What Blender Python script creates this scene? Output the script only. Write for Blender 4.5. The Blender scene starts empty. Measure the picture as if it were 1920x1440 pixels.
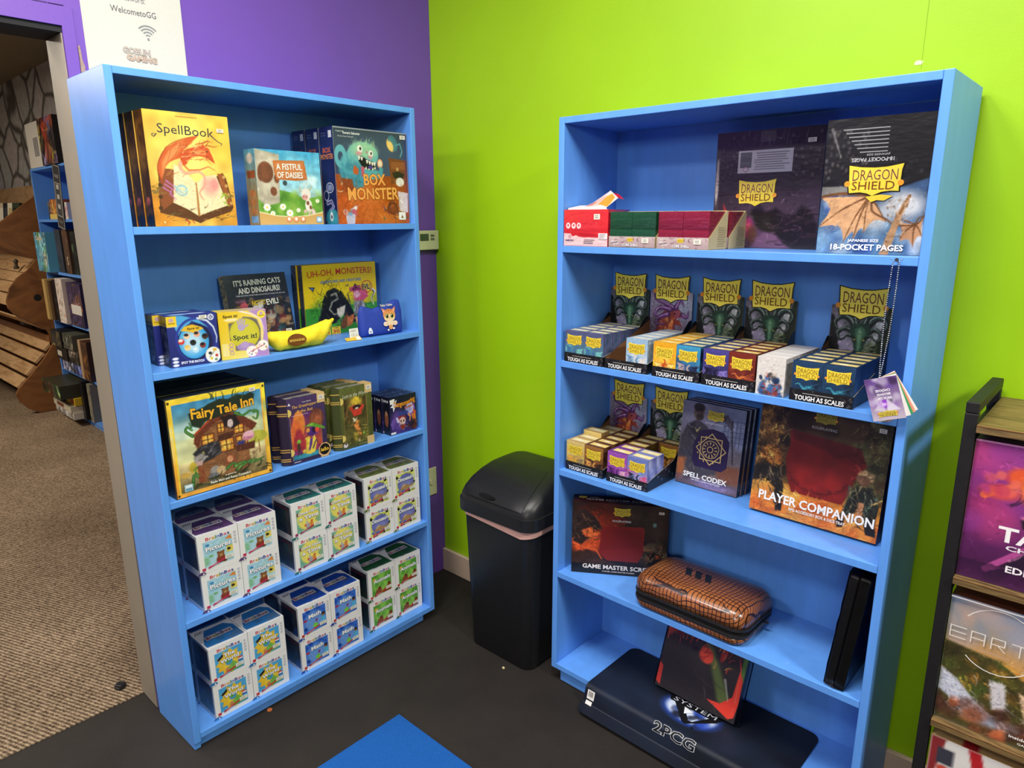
import bpy, bmesh, math, random
import numpy as np
from mathutils import Matrix, Vector
C = bpy.context.scene.collection
PI = math.pi

# ---------------------------------------------------------------- colour
def lin(c):
    c = np.asarray(c, dtype=float)
    return np.where(c <= 0.04045, c / 12.92, ((c + 0.055) / 1.055) ** 2.4)
def H(s):
    return np.array([int(s[i:i + 2], 16) / 255 for i in (0, 2, 4)])
def L4(s):
    return (*[float(x) for x in lin(H(s))], 1.0)

# ---------------------------------------------------------------- materials
def new_mat(name):
    m = bpy.data.materials.new(name); m.use_nodes = True
    nt = m.node_tree
    return m, nt, nt.nodes['Principled BSDF']
def N(nt, t, **kw):
    n = nt.nodes.new(t)
    for k, v in kw.items():
        setattr(n, k, v)
    return n
def mix(nt, a, b, fac, blend='MIX'):
    n = N(nt, 'ShaderNodeMix', data_type='RGBA', blend_type=blend)
    for sock, v in ((n.inputs[0], fac), (n.inputs[6], a), (n.inputs[7], b)):
        if isinstance(v, (float, int, tuple)): sock.default_value = v
        else: nt.links.new(v, sock)
    return n.outputs[2]
def noise(nt, scale, detail=4, rough=.55, vec=None):
    n = N(nt, 'ShaderNodeTexNoise'); n.inputs['Scale'].default_value = scale
    n.inputs['Detail'].default_value = detail; n.inputs['Roughness'].default_value = rough
    if vec is not None: nt.links.new(vec, n.inputs['Vector'])
    return n.outputs['Fac']
def ramp(nt, fac, stops):
    r = N(nt, 'ShaderNodeValToRGB')
    e = r.color_ramp.elements
    while len(e) < len(stops): e.new(.5)
    for el, (p, c) in zip(e, stops):
        el.position = p; el.color = c if len(c) == 4 else (*c, 1)
    nt.links.new(fac, r.inputs[0])
    return r.outputs[0]
def objco(nt):
    return N(nt, 'ShaderNodeTexCoord').outputs['Object']
def mapping(nt, vec, scale=(1, 1, 1), rot=(0, 0, 0)):
    m = N(nt, 'ShaderNodeMapping'); m.inputs['Scale'].default_value = scale; m.inputs['Rotation'].default_value = rot
    nt.links.new(vec, m.inputs['Vector']); return m.outputs[0]
def bump(nt, b, h, strength=.2, dist=.002):
    n = N(nt, 'ShaderNodeBump'); n.inputs['Strength'].default_value = strength; n.inputs['Distance'].default_value = dist
    nt.links.new(h, n.inputs['Height']); nt.links.new(n.outputs[0], b.inputs['Normal'])

def plain(name, col, rough=.5, var=.12, scale=30, metal=0, bmp=0, spec=.5, coat=0):
    """a colour with slight noise variation"""
    m, nt, b = new_mat(name)
    f = noise(nt, scale, vec=objco(nt))
    c = np.array(L4(col)[:3])
    nt.links.new(ramp(nt, f, [(.3, tuple(c * (1 - var))), (.7, tuple(np.minimum(c * (1 + var), 1)))]), b.inputs['Base Color'])
    b.inputs['Roughness'].default_value = rough; b.inputs['Metallic'].default_value = metal
    b.inputs['Specular IOR Level'].default_value = spec; b.inputs['Coat Weight'].default_value = coat
    if bmp: bump(nt, b, noise(nt, scale * 4, vec=objco(nt)), bmp)
    return m
def printed(name, rough=.4, coat=0, crinkle=0, spec=.5):
    """printed cardboard: the print itself is the mesh's colour attribute, broken up by fine paper noise"""
    m, nt, b = new_mat(name)
    a = N(nt, 'ShaderNodeAttribute', attribute_name='Col')
    f = noise(nt, 260, vec=objco(nt))
    g = ramp(nt, f, [(.25, (.81, .81, .81)), (.75, (.91, .91, .91))])
    nt.links.new(mix(nt, a.outputs['Color'], g, 1.0, 'MULTIPLY'), b.inputs['Base Color'])
    b.inputs['Roughness'].default_value = rough; b.inputs['Coat Weight'].default_value = coat
    b.inputs['Coat Roughness'].default_value = .12; b.inputs['Specular IOR Level'].default_value = spec
    if crinkle:
        bump(nt, b, noise(nt, 26, 3, vec=mapping(nt, objco(nt), (1, 1, 2.2))), crinkle, .006)
    return m
PRINT = printed('printed_card', .42)
PRINT_DARK = printed('printed_dark_card', .5, spec=.3)
WRAP = printed('shrink_wrapped_print', .32, .4, .16, spec=.4)
WRAP2 = printed('loose_shrink_wrap_print', .2, .8, .55, spec=.5)
MATTE = printed('printed_fabric', .85, spec=.15)
BRAIN = printed('printed_box_in_clear_sleeve', .3, .2)

# ---------------------------------------------------------------- text -> triangles
_tc = {}
def text_tris(s, off):
    key = (s, off)
    if key in _tc: return _tc[key]
    cu = bpy.data.curves.new('t', 'FONT'); cu.body = s; cu.size = 1; cu.resolution_u = 2; cu.offset = off
    o = bpy.data.objects.new('t', cu); C.objects.link(o)
    dg = bpy.context.evaluated_depsgraph_get(); dg.update()
    me = o.evaluated_get(dg).to_mesh()
    V = np.array([v.co[:2] for v in me.vertices]).reshape(-1, 2); F = [tuple(p.vertices) for p in me.polygons]
    o.evaluated_get(dg).to_mesh_clear(); bpy.data.objects.remove(o); bpy.data.curves.remove(cu)
    _tc[key] = (V, F); return V, F

# ---------------------------------------------------------------- printed artwork
class Art:
    """artwork of one printed face: a painted grid of colours plus crisp flat shapes and lettering; u, v run 0..1"""
    def __init__(s, w, h, base='808080', cell=.0015, seed=0):
        s.w, s.h = w, h
        s.nx = max(2, int(w / cell)); s.ny = max(2, int(h / cell))
        s.u, s.v = np.meshgrid(np.linspace(0, 1, s.nx), np.linspace(0, 1, s.ny))
        s.px = np.zeros((s.ny, s.nx, 3)) + H(base)
        s.x, s.y = s.u * w, s.v * h
        s.aa = max(w / s.nx, h / s.ny)
        s.vec = []; s.r = random.Random(seed); s.painted = False
    def _put(s, m, col, a=1, w=None):
        m = (np.clip(m, 0, 1) * a)[..., None]; q = s.px if w is None else s.px[w]
        r_ = q * (1 - m) + (H(col) if isinstance(col, str) else col) * m; s.painted = True
        if w is None: s.px = r_
        else: s.px[w] = r_
    def _win(s, x0, y0, x1, y1):
        """grid window around a metric box"""
        fx, fy = (s.nx - 1) / s.w, (s.ny - 1) / s.h
        a, b, c, d = int(x0 * fx) - 2, int(x1 * fx) + 3, int(y0 * fy) - 2, int(y1 * fy) + 3
        return slice(min(max(c, 0), s.ny), max(d, 0)), slice(min(max(a, 0), s.nx), max(b, 0))
    def grad(s, c0, c1, ang=90, box=(0, 0, 1, 1), a=1):
        """c0 -> c1 along direction ang (90 = upwards) inside box"""
        u0, v0, u1, v1 = box
        U = (s.u - u0) / (u1 - u0); V = (s.v - v0) / (v1 - v0)
        t = np.clip((U - .5) * math.cos(math.radians(ang)) + (V - .5) * math.sin(math.radians(ang)) + .5, 0, 1)[..., None]
        m = ((U >= 0) & (U <= 1) & (V >= 0) & (V <= 1)) * float(a)
        s._put(m, H(c0) * (1 - t) + H(c1) * t); return s
    def rect(s, u0, v0, u1, v1, col, a=1):
        d = np.maximum.reduce([(u0 - s.u) * s.w, (s.u - u1) * s.w, (v0 - s.v) * s.h, (s.v - v1) * s.h])
        s._put(.5 - d / s.aa, col, a); return s
    def ell(s, cx, cy, rx, ry, col, soft=0, a=1, rot=0):
        R, Q = rx * s.w, ry * s.h; M = max(R, Q) * (1 + soft * .5) + 2 * s.aa
        w = s._win(cx * s.w - M, cy * s.h - M, cx * s.w + M, cy * s.h + M)
        X, Y = s.x[w] - cx * s.w, s.y[w] - cy * s.h
        c, n = math.cos(rot), math.sin(rot); X, Y = X * c + Y * n, -X * n + Y * c
        d = (np.sqrt((X / R) ** 2 + (Y / Q) ** 2) - 1) * min(R, Q)
        s._put(.5 - d / max(s.aa, soft * min(R, Q)), col, a, w); return s
    def ring(s, cx, cy, rx, ry, t, col, a=1):
        X, Y = (s.u - cx) / rx, (s.v - cy) / ry
        d = np.abs(np.sqrt(X * X + Y * Y) - 1) * rx * s.w - t * s.w / 2
        s._put(.5 - d / s.aa, col, a); return s
    def poly(s, pts, col, soft=0, a=1):
        P = [(p[0] * s.w, p[1] * s.h) for p in pts]; n = len(P)
        ins = np.zeros(s.u.shape, bool); D = np.full(s.u.shape, 1e9)
        for i in range(n):
            (x0, y0), (x1, y1) = P[i], P[(i + 1) % n]
            if y0 != y1:
                c = ((y0 > s.y) != (y1 > s.y)) & (s.x < (x1 - x0) * (s.y - y0) / (y1 - y0) + x0)
                ins ^= c
            D = np.minimum(D, s._seg(x0, y0, x1, y1)[0])
        d = np.where(ins, -D, D)
        s._put(.5 - d / max(s.aa, soft * s.w), col, a); return s
    def _seg(s, x0, y0, x1, y1, X=None, Y=None):
        X = s.x if X is None else X; Y = s.y if Y is None else Y
        dx, dy = x1 - x0, y1 - y0; q = dx * dx + dy * dy + 1e-12
        t = np.clip(((X - x0) * dx + (Y - y0) * dy) / q, 0, 1)
        return np.hypot(X - x0 - t * dx, Y - y0 - t * dy), t
    def line(s, pts, w0, col, w1=None, a=1, soft=0):
        """brush stroke along pts, its width going from w0 to w1 (fractions of the face width)"""
        w1 = w0 if w1 is None else w1; n = len(pts) - 1
        P = [(p[0] * s.w, p[1] * s.h) for p in pts]; M = max(w0, w1) * s.w / 2 + max(s.aa, soft * s.w) * 2
        w = s._win(min(p[0] for p in P) - M, min(p[1] for p in P) - M, max(p[0] for p in P) + M, max(p[1] for p in P) + M)
        X, Y = s.x[w], s.y[w]; m = np.zeros(X.shape)
        for i in range(n):
            d, t = s._seg(*P[i], *P[i + 1], X, Y)
            wd = (w0 + (w1 - w0) * (i + t) / n) * s.w / 2
            m = np.maximum(m, np.clip(.5 - (d - wd) / max(s.aa, soft * s.w), 0, 1) * np.minimum(1, wd / s.aa * 2))
        s._put(m, col, a, w); return s
    def sline(s, pts, w0, col, w1=None, a=1, soft=0):
        return s.line(smooth(pts), w0, col, w1, a, soft)
    def wing(s, wrist, tips, col, bone, w=.016, sag=.28):
        """membrane hung in arcs between finger bones"""
        P = [wrist]
        for k, t in enumerate(tips):
            P.append(t)
            if k + 1 < len(tips):
                n_ = tips[k + 1]; m = ((t[0] + n_[0]) / 2, (t[1] + n_[1]) / 2)
                for q in (.25, .5, .75):
                    b = (t[0] * (1 - q) + n_[0] * q, t[1] * (1 - q) + n_[1] * q); k_ = sag * 4 * q * (1 - q); P.append((b[0] + (wrist[0] - b[0]) * k_, b[1] + (wrist[1] - b[1]) * k_))
        s.poly(P, col, .004)
        for t in tips: s.sline([wrist, ((wrist[0] + t[0]) / 2 - .01, (wrist[1] + t[1]) / 2 + .02), t], w, bone, w * .3)
        return s
    def detail(s, n, box=(0, 0, 1, 1), ln=.05, wd=.008, amp=.35, seed=9):
        """brushwork: short strokes of the local colour made lighter or darker"""
        r = random.Random(seed)
        for _ in range(n):
            x, y = r.uniform(box[0], box[2]), r.uniform(box[1], box[3]); c = s.px[min(int(y * s.ny), s.ny - 1), min(int(x * s.nx), s.nx - 1)]
            k = 1 + r.choice((-1, 1)) * amp * r.uniform(.4, 1); t = r.uniform(0, 6.28); q = r.uniform(-.7, .7); P = [(x, y)]
            for _k in range(3): x += math.cos(t) * ln / 3; y += math.sin(t) * ln / 3 * s.w / s.h; t += q; P.append((x, y))
            s.line(P, wd * r.uniform(.6, 1.4), np.clip(c * k + (.04 if k > 1 else 0), 0, 1), wd * .3, .7)
        return s
    def blots(s, n, box, cols, r0, r1, soft=.8, a=.8, asp=1.0):
        r = s.r
        for _ in range(n):
            q = r.uniform(r0, r1)
            s.ell(r.uniform(box[0], box[2]), r.uniform(box[1], box[3]), q, q * s.w / s.h * asp * r.uniform(.5, 1.3), r.choice(cols), soft, a * r.uniform(.6, 1), r.uniform(0, 3))
        return s
    def strokes(s, n, box, cols, ln, wd, ang=None, a=.8, curl=.6):
        r = s.r
        for _ in range(n):
            x, y = r.uniform(box[0], box[2]), r.uniform(box[1], box[3]); t = r.uniform(0, 6.28) if ang is None else math.radians(ang + r.uniform(-18, 18))
            P = [(x, y)]; q = r.uniform(-curl, curl)
            for k in range(4):
                x += math.cos(t) * ln / 4; y += math.sin(t) * ln / 4 * s.w / s.h; t += q; P.append((x, y))
            s.line(P, wd * r.uniform(.5, 1.2), r.choice(cols), wd * .2, a)
        return s
    def grain(s, amp=.08, n=14, seed=1):
        g = np.random.RandomState(seed)
        k = max(2, int(n * s.h / s.w)); Z = g.rand(k + 2, n + 2)
        fx, fy = s.u * n, s.v * k; i, j = np.minimum(fx.astype(int), n), np.minimum(fy.astype(int), k); tx, ty = fx - i, fy - j
        tx, ty = tx * tx * (3 - 2 * tx), ty * ty * (3 - 2 * ty)
        q = (Z[j, i] * (1 - tx) + Z[j, i + 1] * tx) * (1 - ty) + (Z[j + 1, i] * (1 - tx) + Z[j + 1, i + 1] * tx) * ty
        s.px = np.clip(s.px * (1 + amp * (2 * q[..., None] - 1)), 0, 1); s.painted = True; return s
    # crisp layer
    def vp(s, pts, col):
        s.vec.append((np.array(pts, float), [tuple(range(len(pts)))], col)); return s
    def vr(s, u0, v0, u1, v1, col):
        return s.vp([(u0, v0), (u1, v0), (u1, v1), (u0, v1)], col)
    def ve(s, cx, cy, rx, ry, col, n=20):
        return s.vp([(cx + rx * math.cos(2 * PI * k / n), cy + ry * math.sin(2 * PI * k / n)) for k in range(n)], col)
    def text(s, t, cx, cy, w, h, col, bold=.015, ol=None, ow=.05, skew=0, rot=0, arc=0, flare=0):
        """lettering fitted to w x h around (cx, cy); ol is an outline colour; arc bends it, flare grows it to the ends"""
        bold = min(bold, .026); ow = min(ow, .03)
        V0, _ = text_tris(t, bold)
        lo, hi = V0.min(0), V0.max(0)
        for c, off in (((ol, bold + ow),) if ol else ()) + ((col, bold),):
            V, F = text_tris(t, off)
            q = (V - (lo + hi) / 2) / (hi - lo)
            q = np.column_stack([(q[:, 0] + skew * q[:, 1] * h * s.h / (w * s.w)) * w * s.w, (q[:, 1] * (1 + flare * np.abs(2 * q[:, 0]))) * h * s.h])
            q[:, 1] += arc * s.h * (1 - (2 * q[:, 0] / (w * s.w)) ** 2)
            ca, sa = math.cos(rot), math.sin(rot)
            q = np.column_stack([q[:, 0] * ca - q[:, 1] * sa, q[:, 0] * sa + q[:, 1] * ca])
            s.vec.append((np.column_stack([q[:, 0] / s.w + cx, q[:, 1] / s.h + cy]), F, c))
        return s
    def small(s, u0, v0, u1, v1, n, col, seed=3):
        """lines of print too small to read"""
        r = random.Random(seed); dv = (v1 - v0) / n
        for k in range(n):
            s.vr(u0 + r.uniform(0, .1) * (u1 - u0), v0 + (k + .3) * dv, u1 - r.uniform(0, .25) * (u1 - u0), v0 + (k + .7) * dv, col)
        return s

def smooth(pts, n=5):
    P = [pts[0]] + list(pts) + [pts[-1]]; out = []
    for i in range(1, len(P) - 2):
        a, b, c, d = (np.array(P[i + k], float) for k in (-1, 0, 1, 2))
        for t in np.linspace(0, 1, n, False): out.append(tuple(.5 * (2 * b + (c - a) * t + (2 * a - 5 * b + 4 * c - d) * t * t + (3 * b - a - 3 * c + d) * t ** 3)))
    return out + [tuple(pts[-1])]
def flat(s, col='ffffff', w=1, h=1):
    a = Art(w, h, col); return a

# ---------------------------------------------------------------- mesh builder
class MB:
    def __init__(s): s.v, s.f, s.c, s.m = [], [], [], []
    def add(s, V, F, col=None, mi=0):
        b = len(s.v); s.v += [tuple(map(float, p)) for p in V]
        if col is None: col = 'ffffff'
        if isinstance(col, str): col = [tuple(lin(H(col)))] * len(V)
        s.c += [tuple(q) for q in col]
        s.f += [tuple(b + i for i in f) for f in F]; s.m += [mi] * len(F)
    def quad(s, a, b, c, d, col=None, mi=0): s.add([a, b, c, d], [(0, 1, 2, 3)], col, mi)
    def box(s, lo, hi, col=None, mi=0, skip=''):
        x0, y0, z0 = lo; x1, y1, z1 = hi
        F = {'F': ((x0, y0, z0), (x1, y0, z0), (x1, y0, z1), (x0, y0, z1)), 'B': ((x1, y1, z0), (x0, y1, z0), (x0, y1, z1), (x1, y1, z1)),
             'L': ((x0, y1, z0), (x0, y0, z0), (x0, y0, z1), (x0, y1, z1)), 'R': ((x1, y0, z0), (x1, y1, z0), (x1, y1, z1), (x1, y0, z1)),
             'T': ((x0, y0, z1), (x1, y0, z1), (x1, y1, z1), (x0, y1, z1)), 'D': ((x0, y1, z0), (x1, y1, z0), (x1, y0, z0), (x0, y0, z0))}
        if not skip:
            V = [(x, y, z) for z in (z0, z1) for y in (y0, y1) for x in (x0, x1)]
            s.add(V, [(0, 1, 5, 4), (1, 3, 7, 5), (3, 2, 6, 7), (2, 0, 4, 6), (4, 5, 7, 6), (2, 3, 1, 0)], col, mi); return
        for k, q in F.items():
            if k not in skip: s.quad(*q, col, mi)
    def panel(s, art, fn, mi=0, grid=None, lift=.00012, base=True):
        """art on a surface fn(u, v, lift)"""
        if base:
            if art.painted or grid:
                nx, ny = (art.nx, art.ny)
                V = [fn(u, v, 0) for v in np.linspace(0, 1, ny) for u in np.linspace(0, 1, nx)]
                F = [(j * nx + i, j * nx + i + 1, (j + 1) * nx + i + 1, (j + 1) * nx + i) for j in range(ny - 1) for i in range(nx - 1)]
                s.add(V, F, lin(art.px.reshape(-1, 3)), mi)
            else:
                s.add([fn(0, 0, 0), fn(1, 0, 0), fn(1, 1, 0), fn(0, 1, 0)], [(0, 1, 2, 3)], lin(art.px.reshape(-1, 3)[[0, 0, 0, 0]]), mi)
        for k, (P, F, col) in enumerate(art.vec):
            s.add([fn(u, v, .0002 + lift * k) for u, v in P], F, col, mi)
    def face(s, art, O, U, V, Nn, mi=0):
        O, U, V, Nn = map(np.array, (O, U, V, Nn))
        s.panel(art, lambda u, v, l: O + U * u + V * v + Nn * l, mi)
    def tube(s, pts, r, n=8, col=None, mi=0, cap=True):
        P = [Vector(p) for p in pts]; R = r if isinstance(r, (list, tuple)) else [r] * len(P); b = []; V = []
        for i, p in enumerate(P):
            t = (P[min(i + 1, len(P) - 1)] - P[max(i - 1, 0)]).normalized()
            a = t.cross(Vector((0, 0, 1)) if abs(t.z) < .9 else Vector((1, 0, 0))).normalized(); c = t.cross(a)
            V += [p + (a * math.cos(2 * PI * k / n) + c * math.sin(2 * PI * k / n)) * R[i] for k in range(n)]
        F = [(i * n + k, i * n + (k + 1) % n, (i + 1) * n + (k + 1) % n, (i + 1) * n + k) for i in range(len(P) - 1) for k in range(n)]
        if cap: F += [tuple(range(n))[::-1], tuple((len(P) - 1) * n + k for k in range(n))]
        s.add(V, F, col, mi)
    def prism(s, prof, axis, a, b, col=None, mi=0):
        """polygon prof extruded along axis x/y/z from a to b; prof gives the other two coordinates in order"""
        n = len(prof); i = 'xyz'.index(axis); V = []
        for t in (a, b):
            for p in prof:
                q = list(p); q.insert(i, t); V.append(q)
        s.add(V, [tuple(range(n)), tuple(range(2 * n - 1, n - 1, -1))] + [(k, k + n, (k + 1) % n + n, (k + 1) % n) for k in range(n)], col, mi)
    def loft(s, rings, col=None, mi=0, cap=(True, True)):
        n = len(rings[0]); V = [p for r in rings for p in r]
        F = [(i * n + k, i * n + (k + 1) % n, (i + 1) * n + (k + 1) % n, (i + 1) * n + k) for i in range(len(rings) - 1) for k in range(n)]
        if cap[0]: F.append(tuple(range(n))[::-1])
        if cap[1]: F.append(tuple((len(rings) - 1) * n + k for k in range(n)))
        s.add(V, F, col, mi)
    def build(s, name, mats, parent=None, smooth=False, bevel=0, seg=2, sharp=None):
        me = bpy.data.meshes.new(name); me.from_pydata(s.v, [], s.f); me.update()
        at = me.color_attributes.new('Col', 'FLOAT_COLOR', 'POINT')
        at.data.foreach_set('color', np.column_stack([np.array(s.c), np.ones(len(s.c))]).astype(np.float32).ravel())
        for m in (mats if isinstance(mats, (list, tuple)) else [mats]): me.materials.append(m)
        me.polygons.foreach_set('material_index', s.m)
        if bevel or sharp is not None:
            bm = bmesh.new(); bm.from_mesh(me)
            bmesh.ops.recalc_face_normals(bm, faces=bm.faces)
            if bevel:
                bmesh.ops.bevel(bm, geom=[e for e in bm.edges if len(e.link_faces) == 2 and e.calc_face_angle(0) > .5], offset=bevel, segments=seg, profile=.5, affect='EDGES', clamp_overlap=True)
            bm.to_mesh(me); bm.free()
        if smooth:
            me.polygons.foreach_set('use_smooth', [True] * len(me.polygons))
            if sharp: 
                try: me.set_sharp_from_angle(angle=sharp)
                except Exception: pass
        o = bpy.data.objects.new(name, me); C.objects.link(o)
        if parent is not None: o.parent = parent
        return o

def tag(o, label=None, cat=None, group=None, kind=None):
    for k, v in (('label', label), ('category', cat), ('group', group), ('kind', kind)):
        if v: o[k] = v
    return o
def empty(name, label=None, cat=None, group=None):
    o = bpy.data.objects.new(name, None); C.objects.link(o); o.empty_display_size = .05
    return tag(o, label, cat, group)
def copy_tree(o, label=None, group=None):
    c = o.copy(); C.objects.link(c)
    if label: c['label'] = label
    if group: c['group'] = group
    for ch in list(o.children):
        d = ch.copy(); C.objects.link(d); d.parent = c; d.matrix_parent_inverse = ch.matrix_parent_inverse.copy()
        for g in list(ch.children):
            e = g.copy(); C.objects.link(e); e.parent = d
    return c
def struct(mb, name, mat, **kw):
    return tag(mb.build(name, mat, **kw), kind='structure')

def frame(o, E, Nn):
    X = Vector(E).normalized(); Z = Vector((0, 0, 1)) if False else None
    return X
def put(o, F, x, y, z, rz=0, lean=0, d=0):
    """stand o in frame F at x, y, z; lean tips it back about its rear bottom edge (depth d)"""
    m = F @ Matrix.Translation((x, y, z)) @ Matrix.Rotation(rz, 4, 'Z')
    if lean: m = m @ Matrix.Translation((0, d, 0)) @ Matrix.Rotation(-lean, 4, 'X') @ Matrix.Translation((0, -d, 0))
    o.matrix_world = m; return o

def boxed(name, w, d, h, front, left=None, top=None, right=None, col='222222', mat=None, parent=None, bev=0):
    """a printed box, front bottom left corner at the origin, x to the right, y into the depth"""
    mb = MB(); f = front
    for a in (front, left, top, right):
        if isinstance(a, Art): pass
    sk = 'F' + ('L' if isinstance(left, Art) else '') + ('T' if isinstance(top, Art) else '') + ('R' if isinstance(right, Art) else '')
    mb.box((0, 0, 0), (w, d, h), col, skip=sk)
    mb.face(front, (0, 0, 0), (w, 0, 0), (0, 0, h), (0, -1, 0))
    if isinstance(left, Art): mb.face(left, (0, d, 0), (0, -d, 0), (0, 0, h), (-1, 0, 0))
    if isinstance(top, Art): mb.face(top, (0, 0, h), (w, 0, 0), (0, d, 0), (0, 0, 1))
    if isinstance(right, Art): mb.face(right, (w, 0, 0), (0, d, 0), (0, 0, h), (1, 0, 0))
    return mb.build(name, mat or PRINT, parent)
def sticker(parent, u, v, w=.03, h=.016, y=-.002, rot=0):
    mb = MB(); a = Art(w, h, 'ece4d2', cell=1); a.small(.15, .15, .85, .85, 2, '8a8a90')
    mb.face(a, (u - w / 2, y, v - h / 2), (w, 0, 0), (0, 0, h), (0, -1, 0))
    return mb.build('price_sticker', PRINT, parent)
# ---------------------------------------------------------------- room materials
def wall_paint(name, col, rough=.45):
    m, nt, b = new_mat(name); co = objco(nt)
    c = np.array(L4(col)[:3])
    f = noise(nt, 1.7, 5, vec=co)
    nt.links.new(ramp(nt, f, [(.3, tuple(c * .93)), (.7, tuple(np.minimum(c * 1.05, 1)))]), b.inputs['Base Color'])
    b.inputs['Roughness'].default_value = rough; b.inputs['Specular IOR Level'].default_value = .35
    bump(nt, b, noise(nt, 170, 3, vec=co), .12, .0015); return m
GREEN = wall_paint('lime_green_wall_paint', '98C40A')
PURPLE = wall_paint('purple_wall_paint', '6F4AA8')
def shelf_paint():
    m, nt, b = new_mat('blue_shelf_paint'); co = objco(nt)
    c = np.array(L4('5C97E6')[:3])
    f = noise(nt, 9, 6, .6, mapping(nt, co, (3, 3, .6)))
    base = ramp(nt, f, [(.25, tuple(c * .9)), (.75, tuple(np.minimum(c * 1.06, 1)))])
    w = ramp(nt, noise(nt, 60, 5, .75, co), [(.70, (0, 0, 0)), (.78, (1, 1, 1))])
    nt.links.new(mix(nt, base, (.62, .72, .85, 1), w), b.inputs['Base Color'])
    b.inputs['Roughness'].default_value = .36; b.inputs['Specular IOR Level'].default_value = .45
    bump(nt, b, noise(nt, 40, 4, .6, mapping(nt, co, (4, 4, .5))), .1, .001); return m
BLUE = shelf_paint()
def floor_mat():
    m, nt, b = new_mat('black_rubber_floor'); co = objco(nt)
    n1 = noise(nt, 3.5, 6, .6, co)
    base = ramp(nt, n1, [(.3, (.0135, .0110, .0095)), (.7, (.022, .0178, .0155))])
    sp = ramp(nt, noise(nt, 420, 2, .5, co), [(.69, (0, 0, 0)), (.75, (1, 1, 1))])
    nt.links.new(mix(nt, base, (.075, .065, .055, 1), sp), b.inputs['Base Color'])
    b.inputs['Roughness'].default_value = .75; b.inputs['Specular IOR Level'].default_value = .25
    bump(nt, b, noise(nt, 300, 2, vec=co), .25, .0015); return m
def carpet_mat():
    m, nt, b = new_mat('ribbed_brown_carpet'); co = objco(nt)
    w = N(nt, 'ShaderNodeTexWave'); w.inputs['Scale'].default_value = 26; w.inputs['Distortion'].default_value = 2.4; w.inputs['Detail'].default_value = 3; w.inputs['Detail Scale'].default_value = 6
    nt.links.new(mapping(nt, co, rot=(0, 0, 1.2)), w.inputs['Vector'])
    n1 = noise(nt, 95, 3, .7, co)
    f = mix(nt, w.outputs['Color'], n1, .72)
    big = noise(nt, .9, 3, vec=co)
    base = ramp(nt, f, [(.30, L4('4E4034')), (.5, L4('8E7A64')), (.68, L4('C4AE92'))])
    nt.links.new(mix(nt, base, ramp(nt, big, [(.35, (.6, .58, .56)), (.65, (1, 1, 1))]), 1.0, 'MULTIPLY'), b.inputs['Base Color'])
    b.inputs['Roughness'].default_value = .95; b.inputs['Specular IOR Level'].default_value = .1
    bump(nt, b, f, .8, .006); return m
def stone_mat():
    m, nt, b = new_mat('painted_stone_wall'); co = mapping(nt, objco(nt), (2.5, 1, 2.9), (0, .15, 0))
    d = N(nt, 'ShaderNodeVectorMath', operation='ADD')
    nn = N(nt, 'ShaderNodeTexNoise'); nn.inputs['Scale'].default_value = 1.6; nt.links.new(co, nn.inputs['Vector'])
    sc = N(nt, 'ShaderNodeVectorMath', operation='SCALE'); sc.inputs['Scale'].default_value = .28; nt.links.new(nn.outputs['Color'], sc.inputs[0])
    nt.links.new(co, d.inputs[0]); nt.links.new(sc.outputs[0], d.inputs[1])
    v = N(nt, 'ShaderNodeTexVoronoi', feature='DISTANCE_TO_EDGE'); v.inputs['Scale'].default_value = 1; nt.links.new(d.outputs[0], v.inputs['Vector'])
    vc = N(nt, 'ShaderNodeTexVoronoi'); vc.inputs['Scale'].default_value = 1; nt.links.new(d.outputs[0], vc.inputs['Vector'])
    stone = mix(nt, (.66, .61, .53, 1), vc.outputs['Color'], .16)
    bw = N(nt, 'ShaderNodeHueSaturation'); bw.inputs['Saturation'].default_value = .35; nt.links.new(stone, bw.inputs['Color'])
    sh = mix(nt, bw.outputs[0], ramp(nt, noise(nt, 14, 5, .7, objco(nt)), [(.3, (.65, .63, .6)), (.7, (1, 1, 1))]), 1.0, 'MULTIPLY')
    e = ramp(nt, v.outputs['Distance'], [(.02, (.0, .0, .0)), (.085, (1, 1, 1))])
    nt.links.new(mix(nt, (.12, .11, .095, 1), sh, e), b.inputs['Base Color'])
    b.inputs['Roughness'].default_value = .9; return m
def wood_mat(name, a, bcol, scale=(1, 14, 14), rough=.5, k=3.0):
    m, nt, b = new_mat(name); co = mapping(nt, objco(nt), scale)
    w = N(nt, 'ShaderNodeTexNoise'); w.inputs['Scale'].default_value = k; w.inputs['Detail'].default_value = 7; w.inputs['Distortion'].default_value = 1.6
    nt.links.new(co, w.inputs['Vector'])
    nt.links.new(ramp(nt, w.outputs['Fac'], [(.28, L4(a)), (.52, L4(bcol)), (.75, L4(a))]), b.inputs['Base Color'])
    b.inputs['Roughness'].default_value = rough; return m
FLOOR, CARPET, STONE = floor_mat(), carpet_mat(), stone_mat()
BLACKP = plain('black_plastic', '1C1C1E', .38, .1, 60, bmp=.04, spec=.4)
BLACKM = plain('black_powder_coated_steel', '1B1A1B', .5, .1, 80, spec=.3)
BEIGE = plain('beige_plastic', 'D6CFB0', .45, .04)
TRIMM = plain('pinkish_beige_trim_paint', 'C9B09C', .5, .08, 8)
GREYJ = plain('grey_door_jamb_paint', '8E8476', .5, .06, 5)
PURPLEDARK = PURPLE

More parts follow.
